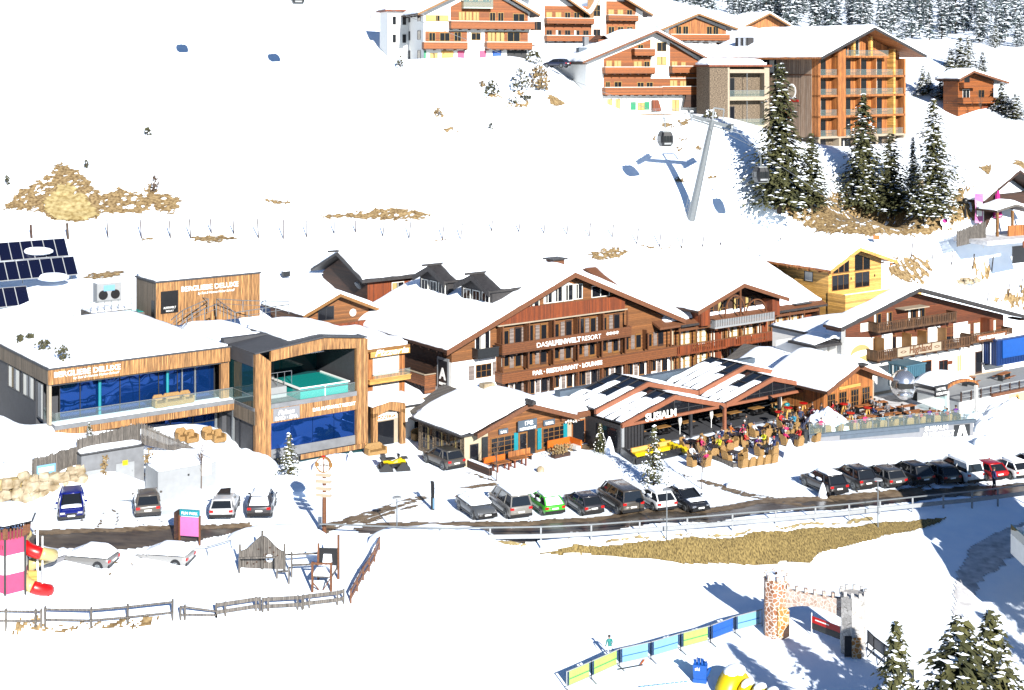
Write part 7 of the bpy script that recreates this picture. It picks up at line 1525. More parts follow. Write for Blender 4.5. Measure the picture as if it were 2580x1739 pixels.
for px,py,nm,c,l in ((2048,1070,'maroon',(.2,.01,.05),'person in a maroon jacket standing by the snow heap'),(2018,1075,'dark blue',(.03,.05,.12),'person in dark blue standing on the right of the sun terrace'),(1880,1092,'black',(.02,.02,.02),'waiter in black standing among the tables of the sun terrace'),(1335,1132,'black',(.015,.015,.015),'person in black standing before the restaurant door')):
    person('stand',G(px,py),R(20),l,c,(.02,.02,.03))
person('stand',G(2504,1236),R(100),'person in dark blue standing on the road beside the red car',(.01,.03,.15),(.01,.015,.05),1.1)
person('stand',G(1935,503),R(30),'skier in a pale jacket standing at the foot of the tallest spruce',(.6,.75,.6),(.5,.1,.1),.9)
sk=person('ski',G(1537,1658),R(205),'child skier in teal jacket and white trousers behind the banner fence',(.02,.30,.28),(.8,.8,.82),.8,(.05,.04,.04))
for s in (-1,1): one('ski',M['black'],sk,lambda m:m.box(s*.13-.04,s*.13+.04,-.8,.7,0,.03)); one('ski_pole',M['steel_d'],sk,lambda m:m.bar((s*.27,-.3,.95),(s*.4,.1,.02),.025))
# ================================================================ gondola lift
tb=G(1740,549); top=P(1795,303,tb.y-1.2)
t=thing('lift_pylon','tall leaning grey steel lift pylon with cross arm','pylon',tb); d=top-tb
one('shaft',M['steel'],t,lambda m:m.tube((0,0,-.5),tuple(d),.62,.33,16)); 
one('ladder',M['steel'],t,lambda m:[m.bar((-.75,-.5,0),(d.x-.4,d.y-.4,d.z),.06),m.bar((-1.1,-.5,0),(d.x-.65,d.y-.4,d.z),.06)]+[m.bar((-.75+(d.x+.35)*k,-.5,d.z*k),(-1.1+(d.x+.45)*k,-.5,d.z*k),.04) for k in np.linspace(.02,.98,26)])
a0=Vector(d)+Vector((-2.8,.6,.55)); a1=Vector(d)+Vector((2.6,-.6,-1.0)); arm=one('cross_arm',M['steel'],t,lambda m:[m.bar(a0,a1,.45,.5),m.bar(a0+Vector((.2,0,-.5)),a1+Vector((-.2,0,-.5)),.2,.2)])
one('roller_battery',M['steel'],t,lambda m:[m.bar(c+Vector((-.3,-2.4,.2)),c+Vector((.3,2.4,-.6)),.3,.35) for c in (a0,a1)]+[m.tube(c+Vector((x*.12-.2,x,.35-x*.15)),c+Vector((x*.12+.2,x,.35-x*.15)),.28,n=10) for c in (a0,a1) for x in np.linspace(-2,2,6)]); one('catwalk',M['steel'],t,lambda m:[m.bar(a1+Vector((-1.2,y,-.2)),a1+Vector((1.4,y,-.9)),.07) for y in (-1.6,-.8,0,.8,1.6)]+[m.bar(a1+Vector((x,y,-.4)),a1+Vector((x,y,.8)),.06) for x in (-.6,1.0) for y in (-1.6,0,1.6)]); one('lifting_frame',M['steel'],t,lambda m:[m.bar(d,d+Vector((.2,0,1.7)),.2),m.bar(d+Vector((.2,0,1.7)),d+Vector((1.6,-.2,1.5)),.2),m.bar(d+Vector((1.6,-.2,1.5)),d+Vector((1.4,0,-.2)),.15)])
def gondola(px,py,Y,label,group='gondolas of the lift'):
    c=P(px,py,Y); t=thing('gondola_cabin',label,'gondola',c,R(18),group)
    def rg(z,w,dd): return [(-w,-dd*.7,z),(-w*.7,-dd,z),(w*.7,-dd,z),(w,-dd*.7,z),(w,dd*.7,z),(w*.7,dd,z),(-w*.7,dd,z),(-w,dd*.7,z)]
    one('cabin',M['black'],t,lambda m:m.loft([rg(-1.05,.65,.7),rg(-.45,.93,.95),rg(.35,.93,.95),rg(1.0,.7,.75)])); one('window',M['carglass'],t,lambda m:[m.box(-.6+i*.42,-.25+i*.42,-.975,-.955,-.35,.45) for i in range(3)]+[m.box(-.955,-.935,-.6,.6,-.3,.4)]); one('ski_rack',M['concrete_l'],t,lambda m:[m.box(-.55,.5,-.97,-.93,-.75,-.5)])
    one('rim',M['silver'],t,lambda m:[m.bar((-.7,-.76,-1.0),(.7,-.76,-1.0),.07),m.bar((-.6,-.78,1.0),(.6,-.78,1.0),.06),m.bar((.93,-.7,-.45),(.7,-.6,-1.05),.08)]); one('hanger',M['steel'],t,lambda m:[m.bar((0,0,1.0),(0,0,2.2),.12),m.bar((0,0,2.2),(.0,.5,2.9),.12),m.box(-.1,.1,.2,.8,2.8,3.0)]); one('roof',M['concrete_l'],t,lambda m:m.box(-.6,.6,-.6,.6,1.0,1.1)); return t
gondola(1676,350,200,'black gondola with white window reflections, left of the pylon'); gondola(1917,440,191,'dark blue black gondola in front of the tallest spruce'); gondola(750,-6,215,'gondola cut off by the upper edge of the picture'); gondola(506,-60,212,'gondola above the upper edge casting a shadow on the slope')
def cable(name,label,pts,r=.03):
    t=thing(name,label,'cable',pts[0]); o=Vector(pts[0]); one('strand',M['steel'],t,lambda m:m.path([Vector(p)-o for p in pts],r,5)); return t
tl=tb+a0; tr_=tb+a1
cable('lift_cable','lift cable running from the pylon down across the spruces to the right',[P(1690,275,212),tuple(tr_),P(1917,385,191),P(2045,470,180),P(2180,570,168)],.035); cable('lift_cable','upper lift cable running up the slope to the left',[P(1917,380,193),tuple(tl),P(1676,290,201),P(1300,150,206),P(750,-70,214)],.035)
# ================================================================ slope fence posts with netting
fp=[(80,566,600),(172,562,602),(273,552,601),(357,552,601),(430,556,600),(481,552,601),(533,552,588),(590,553,590),(652,550,600),(714,553,602),(773,555,598),(842,557,590),(896,556,585),(964,560,596),(1030,557,602),(1114,560,604),(1160,562,606),(1238,555,582),(1307,556,585),(1370,560,588),(1428,562,590),(1484,562,596),(1542,566,598),(1604,575,615),(1661,580,622),(1717,588,626),(1770,596,622),(1815,600,618),(1885,605,632),(1965,598,612),(2010,600,615),(2055,604,616),(2100,606,614),(2295,612,652),(2348,625,655),(2397,632,668),(2450,640,680),(2498,642,684),(2488,720,760),(2540,714,748),(2572,690,740)]
for i,(px,a,b) in enumerate(fp):
    q,hh=hpx(px,a,b); t=thing('fence_post','tall thin post of the snow fence crossing the slope behind the hotel' if px<2200 else 'tall thin post of the snow fence on the right slope','post',q,0,'posts of the slope fence'); lean=(-.08 if px<700 else .12 if px>900 else 0)
    one('pole',M['bark'] if i%3 else M['wood_dark'],t,lambda m:m.tube((0,0,-.3),(lean*hh,0,hh),.075 if px>200 else .16,n=6))
t=cable('net_line','thin wire strung between the slope fence posts on the left',[tuple(G(px,b)+Vector((0,0,.3))) for px,a,b in fp[2:16]],.012)
# small bits on the slope
for px,py,l in ((720,690,'grey vent box on the snowy roof slope left of the rear house'),(1255,655,'dark roof hatch showing through the snow above the hotel')): 
    q=P(px,py,172); t=thing('roof_vent',l,'vent',q,R(36)); bx('box',M['steel_d'],t,-.45,.45,-.3,.3,-.3,.35); bx('cap',M['snow_cap'],t,-.5,.5,-.35,.35,.35,.45)
q=G(2200,622); t=thing('flag_marker','small orange flag marker on the slope above the larch house','marker',q); one('pole',M['black'],t,lambda m:m.tube((0,0,0),(0,0,1.6),.04,n=5)); one('cloth',M['orange'],t,lambda m:m.box(.05,.9,-.02,.02,1.0,1.6))
q=G(2318,478); t=thing('snow_block','brown earthy block showing in the snow right of the spruces','rock',q); one('block',M['rock'],t,lambda m:m.loft([[(-.5,-.4,-.3),(.5,-.4,-.3),(.5,.4,-.3),(-.5,.4,-.3)],[(-.4,-.3,1.3),(.45,-.3,1.4),(.4,.3,1.3),(-.4,.3,1.2)]]))
t=thing('street_lamp','black globe lamp on a dark post by the brown bank right of the spruces','lamp',G(2432,545)); one('pole',M['black'],t,lambda m:m.tube((0,0,-.3),(0,0,1.6),.25,.1,n=8)); one('globe',M['black'],t,lambda m:m.ball((0,0,2.2),.45,None,None,12,8),True)
q=G(2380,585); t=thing('mascot_sign','round pink and white disc sign at the left end of the board fence','sign',q); one('disc',M['white'],t,lambda m:m.tube((0,-.1,1.4),(0,.1,1.4),.62,n=18)); one('disc_picture',M['magenta'],t,lambda m:m.ball((0,-.1,1.6),.4,.05,.3,10,6)); one('post',M['white'],t,lambda m:m.box(-.3,.3,-.1,.1,-.3,.9))
t=thing('stone_terrace','heap of pale boulders in the snow right of the larch house','rock',G(2425,715)); rn2=random.Random(8); one('boulders',M['rock'],t,lambda m:[m.ball((rn2.uniform(-2.4,2.4),rn2.uniform(-.4,.4),rn2.uniform(0,.7)),rn2.uniform(.25,.5),.3,rn2.uniform(.2,.35),7,5) for _ in range(34)])
# ================================================================ roadside: mast sign, lamps, ski sculpture, guard rail
q=G(817,1352); t=thing('sign_mast','tall brown mast with round sign and four snowy arrow boards','sign',q,R(-14)); k=q.y/F
hz=lambda py:(1352-py)*k
one('mast',M['wood_brown'],t,lambda m:m.tube((0,0,-.4),(0,0,hz(1150)),.17,.13,10)); d=one('disc',M['white'],t,lambda m:m.tube((0,-.12,hz(1170)),(0,.12,hz(1170)),.56,n=24)); one('disc_ring',M['wood_table'],d,lambda m:[m.bar((.56*math.cos(a),-.1,hz(1170)+.56*math.sin(a)),(.56*math.cos(a+.27),-.1,hz(1170)+.56*math.sin(a+.27)),.28,.07) for a in np.arange(0,6.28,.262)]); one('disc_heart',M['red'],d,lambda m:m.prism([(0,hz(1158)),(.16,hz(1150)),(.08,hz(1146)),(0,hz(1148)),(-.08,hz(1146)),(-.16,hz(1150))],'y',-.16,-.12)); write(t,'Lärchen',.36,-.44,-.14,hz(1174),M['wood_dark'],shear=.3,width=.88)
for i,py in enumerate((1196,1212,1230,1247)): b=one('arrow_board',M['sand'],t,lambda m:m.prism([(-.62,hz(py)-.14),(.5,hz(py)-.14),(.66,hz(py)),(.5,hz(py)+.14),(-.62,hz(py)+.14)],'y',-.16,-.06)); one('snow',M['snow_cap'],b,lambda m:m.box(-.62,.5,-.2,-.02,hz(py)+.14,hz(py)+.21))
t=thing('marker_plate','slim white plate leaning beside the mast','sign',G(806,1332)); bx('plate',M['white'],t,-.14,.14,-.02,.02,0,.9)
def lamp(px,base,topy,label):
    q,hh=hpx(px,topy,base); t=thing('street_lamp',label,'lamp',q,0,'street lamps along the road'); one('pole',M['steel'],t,lambda m:m.tube((0,0,-.3),(0,0,hh),.06,.045,8)); one('lamp_head',M['concrete_l'],t,lambda m:m.tube((0,0,hh),(0,0,hh+.1),.36,.3,14)); return t
lamp(1000,1350,1255,'slim street lamp with flat disc head at the left bend of the road'); lamp(1680,1362,1236,'slim street lamp with flat disc head before the white compact car'); lamp(2212,1330,1210,'slim street lamp with flat disc head before the right row of cars')
q,hh=hpx(1090,1210,1285); t=thing('ski_sculpture','giant black upright ski standing in the snow','sculpture',q,R(-20)); one('ski',M['black'],t,lambda m:m.loft([[(-.14,y-.04,z),(.14,y-.04,z),(.14,y+.04,z),(-.14,y+.04,z)] for z,y in ((-.3,0),(.6,0),(hh*.5,.02),(hh*.85,0),(hh*.95,-.06))]+[[(-.08,-.24,hh),(.08,-.24,hh),(.08,-.18,hh),(-.08,-.18,hh)]])); one('edge_stripe',M['cyan'],t,lambda m:m.box(.05,.12,-.06,-.045,.1,hh*.4))
def snowcone(px,py,h,r,label,name='snow_cone'):
    q=G(px,py); t=thing(name,label,'snow cone',q); one('cone',M['snow_cap'],t,lambda m:m.loft([[(r*s*math.cos(k*.785+rr_),r*s*math.sin(k*.785+rr_),z*h) for k in range(8)] for z,s,rr_ in ((-.2,1.1,0),(.3,.85,.1),(.7,.5,.2),(1,.12,.3))])); return t
snowcone(884,1196,2.0,.62,'pointed snow cone left of the quad bike'); snowcone(2073,1254,1.2,.4,'small pointed snow cone beside the nearest black off-roader'); snowcone(1990,1155,1.7,.6,'pointed snow cone right of the sun terrace'); snowcone(1535,1142,1.5,.5,'snow statue beside the christmas tree')
def heap(px,py,w,d,h,label):
    q=G(px,py); t=thing('snow_heap',label,'snow heap',q); n=26; A,B=np.meshgrid(np.linspace(-1,1,n),np.linspace(-1,1,n),indexing='ij'); rr2=np.clip(1-A*A-B*B,0,1); Zh=h*np.sqrt(rr2)*(.75+.6*fbm(A*3+px,B*3)); Zh=np.where(rr2<=0,-.4,Zh)
    link('mound',grid_mesh('mound',A*w,B*d,Zh),M['snow'],t); return t
heap(2085,1090,2.3,2.0,2.0,'large snow heap between the two sun terraces'); heap(1140,1245,3.2,1.2,.35,'low snow bank before the middle row of cars'); heap(600,1190,3.5,3,1.6,'rounded snow bank under the recess of the pool box'); heap(700,1235,4,2.5,.9,'snow bank below the little fir'); heap(860,1180,2.6,2,1.1,'snow bank before the dark basement windows'); heap(450,1160,3.2,2.4,1.2,'snow drift behind the utility cabinet'); heap(2505,1085,2.2,1.6,1.3,'ploughed snow bank right of the banner wall'); heap(2560,1060,3.4,2.2,1.9,'tall ploughed snow bank at the right edge'); heap(2530,1120,3,1.4,.9,'low ploughed snow bank nearer the cars at the right edge'); heap(2470,1062,1.6,1.2,.8,'small snow bank beside the terrace end'); heap(1900,1225,2.5,1.2,.5,'low snow bank left of the nearest off-roader'); heap(250,1238,3,1.0,.3,'snow bank before the garage doors'); heap(1090,1365,5,1.6,1.1,'ploughed snow bank at the left end of the guard rail'); heap(700,1365,4,2,1.0,'snow mound between lane and playground'); heap(1540,1060,2,1.5,.5,'snow drift against the pavilion corner')
gp=[(1110,1376),(1235,1374),(1363,1372),(1490,1366),(1612,1357),(1732,1348),(1846,1338),(1955,1329),(2055,1320),(2140,1312),(2218,1303),(2300,1294),(2378,1286),(2450,1279),(2515,1271),(2585,1262)]
gq=[]
for px,py in gp:
    z=-.12 if px<2200 else -.3
    gq.append(Gz(px,py,z))
t=thing('guard_rail','long galvanised guard rail with handrail along the road edge','guard rail',gq[0]); o=gq[0]
one('beam',M['concrete_l'],t,lambda m:[m.bar(a-o+Vector((0,-.02,.62)),b-o+Vector((0,-.02,.62)),.09,.32) for a,b in zip(gq[:-1],gq[1:])]); one('handrail',M['steel'],t,lambda m:[m.bar(a-o+Vector((0,0,1.3)),b-o+Vector((0,0,1.3)),.08,.1) for a,b in zip(gq[:-1],gq[1:])]); one('lower_rail',M['steel'],t,lambda m:[m.bar(gq[0]-o+Vector((-9,1.0,1.3)),gq[0]-o+Vector((0,0,1.3)),.08,.1)])
for a in gq: one('post',M['concrete_l'],t,lambda m:m.box(a.x-o.x-.06,a.x-o.x+.06,a.y-o.y+.04,a.y-o.y+.16,a.z-o.z-.3,a.z-o.z+1.3))
# ================================================================ playground on the left
q=G(478,1368); t=thing('notice_board','pink notice board with turquoise header on posts','sign',q,R(-12)); bx('panel',M['pink_l'],t,-.72,.72,-.05,.05,.5,1.85); bx('header',M['teal'],t,-.75,.75,-.07,.07,1.95,2.4); write(t,'FUN PARK',.3,-.62,-.08,2.06,M['white'],width=1.25); [bx('post',M['wood_brown'],t,a-.06,a+.06,-.06,.06,-.4,2.0) for a in (-.78,.78)]; bx('side_panel',M['wood_dark'],t,-1.0,-.86,-.5,.3,-.2,2.3)
def rails(name,label,pts,h,mt,w=.08,two=True,board=False,cat='fence',post=.12):
    """posts and rails; pts are survey pixels of the post feet"""
    Q=[G(*p) for p in pts]; o=Q[0]; t=thing(name,label,cat,o); hs=h if isinstance(h,(list,tuple)) else [h]*len(Q)
    ww=(.05,.24) if board else (w,w)
    m=MB()
    for (a,b,ha,hb) in zip(Q[:-1],Q[1:],hs[:-1],hs[1:]):
        for k in ((.88,.38) if two else (.95,)): m.bar(a-o+Vector((0,-.08,ha*k)),b-o+Vector((0,-.08,hb*k)),ww[0],ww[1])
    m.build('rail',M[mt],t)
    for a,hh in zip(Q,hs): one('post',M[mt],t,lambda m:m.box(a.x-o.x-post/2,a.x-o.x+post/2,a.y-o.y-post/2,a.y-o.y+post/2,a.z-o.z-.4,a.z-o.z+hh))
    return t
rails('rail_fence','grey two-rail fence at the lower left edge',[(-30,1582),(15,1582),(90,1582),(104,1582)],1.25,'wood_grey',.1); rails('rail_fence','grey two-rail fence above a brown grass strip at the lower left',[(114,1580),(230,1582),(322,1574),(435,1562)],1.35,'wood_grey',.1)
rails('board_fence','broken end of grey boards in the snow below the playground',[(455,1562),(466,1562),(545,1556)],[.9,1.0,.5],'wood_grey',.1); rails('board_fence','grey slatted fence panel rising to the right below the playground',[(545,1556),(568,1552),(645,1540),(655,1540)],.95,'wood_grey',board=True); rails('board_fence','grey board fence panel in the middle below the playground',[(662,1542),(676,1540),(750,1536),(762,1536)],.95,'wood_grey',board=True); rails('board_fence','grey slatted fence panel at the right end below the playground',[(764,1534),(780,1532),(850,1524),(866,1520)],.95,'wood_grey',board=True)
rails('board_fence','dark curving board fence climbing from the playground to the road',[(884,1520),(900,1490),(915,1462),(930,1440),(944,1415),(956,1385)],.95,'wood_brown',board=True)
rails('low_barrier','thin white and grey pipe barrier on the playground',[(465,1402),(524,1402),(585,1384)],.75,'steel',.05,False,post=.06)
# climbing wall
q=G(662,1432); k=q.y/F; t=thing('climbing_wall','humped wooden climbing wall with foot holes','climbing wall',q,R(-4)); prof=[(-1.55,0)]+[(x,1.25+1.05*math.exp(-(x*1.15)**2)-.12*(x*x)*.3) for x in np.linspace(-1.55,1.55,17)]+[(1.55,0)]
one('panel',M['wood_grey'],t,lambda m:m.prism(prof,'y',-.08,.08)); rn2=random.Random(2); one('hold',M['wood_dark'],t,lambda m:[m.ball((rn2.uniform(-1.2,1.2),-.1,rn2.uniform(.3,1.5)),.07,.05,.06,6,4) for _ in range(16)]); one('hole',M['snow_cap'],t,lambda m:m.tube((.5,-.09,.75),(.5,-.085,.75),.27,n=14)); [bx('post',M['wood_grey'],t,a-.07,a+.07,-.2,-.08,-.3,h_) for a,h_ in ((-1.6,1.7),(0,2.7),(1.6,1.8))]
def frame_play(name,label,bars,cat='climbing frame'):
    pts=[(G(a,b),ha,G(c,d),hb) for (a,b,ha,c,d,hb) in bars]; o=pts[0][0]; t=thing(name,label,cat,o)
    for p,ha,r_,hb in pts: one('beam',M['wood_grey'],t,lambda m:m.bar(p-o+Vector((0,0,ha)),r_-o+Vector((0,0,hb)),.11,.11))
    return t
frame_play('balance_beam','long grey balance beam before the climbing wall',[(603,1444,1.05,700,1458,1.5),(603,1444,0,603,1444,1.1),(698,1458,0,698,1458,1.55)])
frame_play('timber_climbing_frame','grey timber rope bridge frame right of the climbing wall',[(708,1430,.9,735,1440,1.2),(735,1455,1.6,805,1440,1.3),(735,1455,.85,806,1450,.8),(735,1455,0,735,1455,1.8),(728,1472,0,728,1472,1.2),(805,1442,0,805,1442,1.5),(700,1458,.5,728,1472,.9)])
q=G(815,1480); t=thing('play_tower','grey timber play tower with black slide and snowy platform','play tower',q,R(-6)); [bx('post',M['wood_brown'],t,a-.07,a+.07,b-.07,b+.07,-.3,h_) for a,b,h_ in ((-.65,-.5,1.9),(.65,-.5,1.9),(-.65,1.2,2.6),(.75,1.3,3.2))]; bx('platform',M['wood_grey'],t,-.7,.7,-.5,1.3,.85,.95); bx('platform_snow',M['snow_cap'],t,-.62,.62,-.5,1.2,.95,1.12); bx('slide_panel',M['black'],t,-.6,.7,1.15,1.25,.9,2.3); one('panel_opening',M['snow_cap'],t,lambda m:m.prism([(-.35,1.1),(.35,1.1),(.3,1.9),(-.25,1.9)],'y',1.1,1.14)); bx('front_bar',M['wood_brown'],t,-.7,.7,-.58,-.5,1.75,1.88); one('brace',M['wood_brown'],t,lambda m:[m.bar((.65,-.5,.9),(.1,-.5,0),.07),m.bar((-.65,-.5,.5),(-.2,-.5,0),.07)])
# striped play lighthouse with spiral slide
q=Gz(20,1525,-.8); t=thing('play_lighthouse','pink and white striped play tower with snowy roof at the left edge','play tower',q,R(12)); rad=1.35
def hexr(r,z): return [(r*math.cos(k*math.pi/3+.52),r*math.sin(k*math.pi/3+.52),z) for k in range(6)]
for i,(z0,z1,mt) in enumerate(((0,1.15,'white'),(1.15,2.45,'pink'),(2.45,3.7,'white'),(3.7,4.75,'pink'))): one('stripe',M[mt],t,lambda m:m.loft([hexr(rad,z0 if i else -.5),hexr(rad*.985,z1)]))
one('corner_strip',M['steel_d'],t,lambda m:[m.bar((rad*1.02*math.cos(k*math.pi/3+.52),rad*1.02*math.sin(k*math.pi/3+.52),-.5),(rad*math.cos(k*math.pi/3+.52),rad*math.sin(k*math.pi/3+.52),4.8),.13) for k in range(6)]); one('window_slit',M['wood_dark'],t,lambda m:[m.box(-.45+s,-.33+s,-1.25,-1.19,z,z+.28) for z in (.6,4.1) for s in (0,.25)])
one('gallery_railing',M['wood_brown'],t,lambda m:[m.bar((rad*math.cos(a),rad*math.sin(a),4.78),(rad*1.05*math.cos(a),rad*1.05*math.sin(a),5.5),.1,.05) for a in np.arange(0,6.28,.16)]); r_=one('roof',M['steel_d'],t,lambda m:m.loft([hexr(1.95,5.75),hexr(.15,6.5)])); one('snow',M['snow_cap'],r_,lambda m:m.loft([hexr(1.85,5.82),hexr(1.7,6.15),hexr(.9,6.7),hexr(.1,6.85)]))
one('gallery_post',M['wood_brown'],t,lambda m:[m.bar((rad*math.cos(k*math.pi/3+.52),rad*math.sin(k*math.pi/3+.52),4.75),(rad*math.cos(k*math.pi/3+.52),rad*math.sin(k*math.pi/3+.52),5.8),.12) for k in range(6)])
s=thing('tube_slide','red and cream spiral tube slide beside the striped tower','slide',Gz(90,1510,-.8)); hh=lambda py:(1510-py)*s.location.y/F
def tubeseg(name,mt,pts,r=.42):
    m=MB(); n=10; rings=[]
    P_=[Vector(p) for p in pts]
    for i,p in enumerate(P_):
        d=(P_[min(i+1,len(P_)-1)]-P_[max(i-1,0)]).normalized(); u=Vector((0,0,1)) if abs(d.z)<.9 else Vector((0,1,0)); a=d.cross(u).normalized(); b=d.cross(a)
        rings.append([p+a*r*math.cos(2*math.pi*k/n)+b*r*math.sin(2*math.pi*k/n) for k in range(n)])
    m.loft(rings); m.build(name,M[mt],s,True)
def helix(t0,t1,n=9): return [(.15+.95*math.cos(a),-.1+.95*math.sin(a),hh(1345)-(hh(1345)-.75)*(a-R(150))/(R(700)-R(150))) for a in np.linspace(R(t0),R(t1),n)]
cols=['white','cream','red','cream','red','cream','cream','red']
for i,(a,b) in enumerate(((150,225),(225,300),(300,390),(390,470),(470,560),(560,630),(630,700))): tubeseg('tube_section',('cream','red','cream','cream','cream','cream','red')[i],helix(a,b))
tubeseg('slide_mouth','red',[(-.6,-.5,.55),(0,-.7,.45),(.6,-.6,.35),(1.1,-.5,.3)],.44); one('support_pole',M['white'],s,lambda m:[m.tube((.15,-.1,-.3),(.15,-.1,hh(1320)),.07,n=8),m.tube((.75,-.9,-.3),(.75,-.9,hh(1340)),.05,n=8)]); bx('panel',M['wood_gold'],s,-.3,.25,-.55,-.45,.9,2.1)
# ================================================================ ski school corner, lower right
bp=[(1428,1739),(1490,1712),(1560,1680),(1640,1662),(1715,1640),(1790,1620),(1852,1596),(1920,1578)]
lab={0:('lime','lime green banner, nearest to the lower edge'),1:('lime','second lime green banner from below, beside the child'),2:('cyan','pale blue banner left of the other pale blue one'),3:('cyan','pale blue banner between pale blue and lime green'),4:('lime','lime green banner between pale and deep blue'),5:('bblue','deep blue banner'),6:('cyan','pale blue banner touching the castle tower')}
for i in range(7):
    a=G(*bp[i]);b=G(*bp[i+1]); mt,l=lab[i]; t=thing('advertising_banner',l+' of the ski school fence','banner fence',a,0,'banners of the ski school fence'); d=b-a
    one('frame',M['concrete_l'],t,lambda m:[m.bar((0,0,-.1),(0,0,1.15),.06),m.bar(d+Vector((0,0,-.1)),d+Vector((0,0,1.15)),.06),m.bar((0,0,1.12),d+Vector((0,0,1.12)),.05),m.bar((0,0,.22),d+Vector((0,0,.22)),.04),m.bar((0,0,.1),(0.3,-.7,.0),.05)])
    u=d.normalized(); k0,k1=.1,.9; p=d*k0;q2=d*k1; up=Vector((0,0,1)); w=Vector((-u.y,u.x,0))*.015
    one('cloth',M[mt],t,lambda m:m.add([p-w+up*.25,q2-w+up*.25,q2-w+up*1.08,p-w+up*1.08,p+w+up*.25,q2+w+up*.25,q2+w+up*1.08,p+w+up*1.08],[(0,1,2,3),(7,6,5,4),(0,4,5,1),(2,6,7,3),(1,5,6,2),(3,7,4,0)])); one('stripe',M['bblue'] if mt!='lime' else M['green'],t,lambda m:m.bar(p-w*2.5+up*.62,q2-w*2.5+up*.62,.01,.05))
# toy castle gate
def octr(r,z,n=8,ph=.39): return [(r*math.cos(k*2*math.pi/n+ph),r*math.sin(k*2*math.pi/n+ph),z) for k in range(n)]
ca_=G(1955,1598); cb_=G(2150,1642); kk=ca_.y/F; hA=(1598-1455)*kk; hB=(1642-1495)*cb_.y/F
t=thing('toy_castle','painted toy castle gate with brown left tower, pale right tower and arched bridge','castle gate',ca_); d=cb_-ca_
one('left_tower',M['mosaic'],t,lambda m:m.loft([octr(.82,-.4),octr(.80,hA)])); one('tower_panel',M['mosaic_y'],t,lambda m:m.prism([(-.05,.15),(.5,.1),(.72,.6),(.72,1.9),(.35,2.1),(-.05,2.1)],'y',-.86,-.78)); one('tower_opening',M['wood_dark'],t,lambda m:m.prism([(.3,0),(.72,.2),(.72,1.05),(.35,.55)],'y',-.88,-.86))
[bx('battlement',M['mosaic_p'],t,.78*math.cos(a)-.1,.78*math.cos(a)+.1,.78*math.sin(a)-.1,.78*math.sin(a)+.1,hA-.02,hA+.3) for a in np.arange(0,6.28,.785)]; one('snow',M['snow_cap'],t,lambda m:m.loft([octr(.7,hA),octr(.65,hA+.2),octr(.1,hA+.35)])); one('flagstaff_ball',M['wood_dark'],t,lambda m:m.ball((-.05,-.4,hA+.42),.1,None,None,8,5))
one('right_tower',M['mosaic_g'],t,lambda m:m.loft([[Vector(p)+d for p in octr(.85,-.4,6,.2)],[Vector(p)+d for p in octr(.83,hB,6,.2)]])); [bx('battlement',M['mosaic_g'],t,d.x+.8*math.cos(a)-.09,d.x+.8*math.cos(a)+.09,d.y+.8*math.sin(a)-.09,d.y+.8*math.sin(a)+.09,d.z+hB-.02,d.z+hB+.28) for a in np.arange(0,6.28,.628)]; one('doorway',M['black'],t,lambda m:m.box(d.x-.75,d.x-.3,d.y-.83,d.y-.72,d.z,d.z+1.3)); one('base_panel',M['mosaic_y'],t,lambda m:m.box(d.x-.3,d.x+.3,d.y-.90,d.y-.75,d.z-.1,d.z+1.2))
# arched bridge between the towers
def bridge(m):
    n=14; u=Vector((d.x,d.y,0)).normalized(); w=Vector((-u.y,u.x,0))*.18; rings=[]
    for i in range(n+1):
        k=i/n; p=Vector((d.x*k,d.y*k,0)); top_=hA-.55+(d.z+hB-.35-hA+.55)*k-.5*math.sin(math.pi*k)*.3; lo=top_-.75-.95*(2*k-1)**2
        rings.append([p-w+Vector((0,0,lo)),p+w+Vector((0,0,lo)),p+w+Vector((0,0,top_)),p-w+Vector((0,0,top_))])
    m.loft(rings)
one('arch',M['mosaic_p'],t,bridge); [bx('battlement',M['mosaic_p'],t,d.x*k-.1,d.x*k+.1,d.y*k-.15,d.y*k+.15,hA-.6+(d.z+hB-hA+.2)*k-.14*math.sin(math.pi*k),hA-.25+(d.z+hB-hA+.2)*k-.14*math.sin(math.pi*k)) for k in np.linspace(.16,.86,7)]
a=G(2045,1600); b=G(2118,1628); t=thing('start_banner','red and white banner hung below the toy castle arch','banner',a); dd=b-a; one('cloth',M['red'],t,lambda m:m.bar((0,0,1.05),dd+Vector((0,0,1.05)),.03,.42)); one('picture_strip',M['steel_d'],t,lambda m:m.bar((0,0,.62),dd+Vector((0,0,.62)),.028,.42)); one('pole',M['white'],t,lambda m:[m.bar((0,0,-.2),(0,0,1.5),.05),m.bar(dd+Vector((0,0,-.2)),dd+Vector((0,0,1.3)),.05)]); one('lettering',M['white'],t,lambda m:m.bar(dd*.12+Vector((0,-.03,1.08)),dd*.6+Vector((0,-.03,1.08)),.01,.07))
# black mesh fence at the right
mp=[(2186,1636),(2202,1652),(2228,1672),(2256,1692),(2282,1714),(2302,1739)]
for i in range(5):
    a=G(*mp[i]);b=G(*mp[i+1]); dd=b-a; t=thing('mesh_fence_panel','black framed grey mesh panel of the fence right of the toy castle','fence panel',a,0,'mesh panels right of the castle'); one('frame',M['black'],t,lambda m:[m.bar((0,0,0),(0,0,1.25),.06),m.bar(dd,dd+Vector((0,0,1.25)),.06),m.bar((0,0,1.22),dd+Vector((0,0,1.22)),.05),m.bar((0,0,.5),dd+Vector((0,0,.5)),.05),m.bar((0,0,.08),dd+Vector((0,0,.08)),.05),m.bar((0,0,.5),(-.5,-.3,0),.05)]); one('mesh',M['tile_g'],t,lambda m:m.bar((0,0,.86),dd+Vector((0,0,.86)),.015,.64))
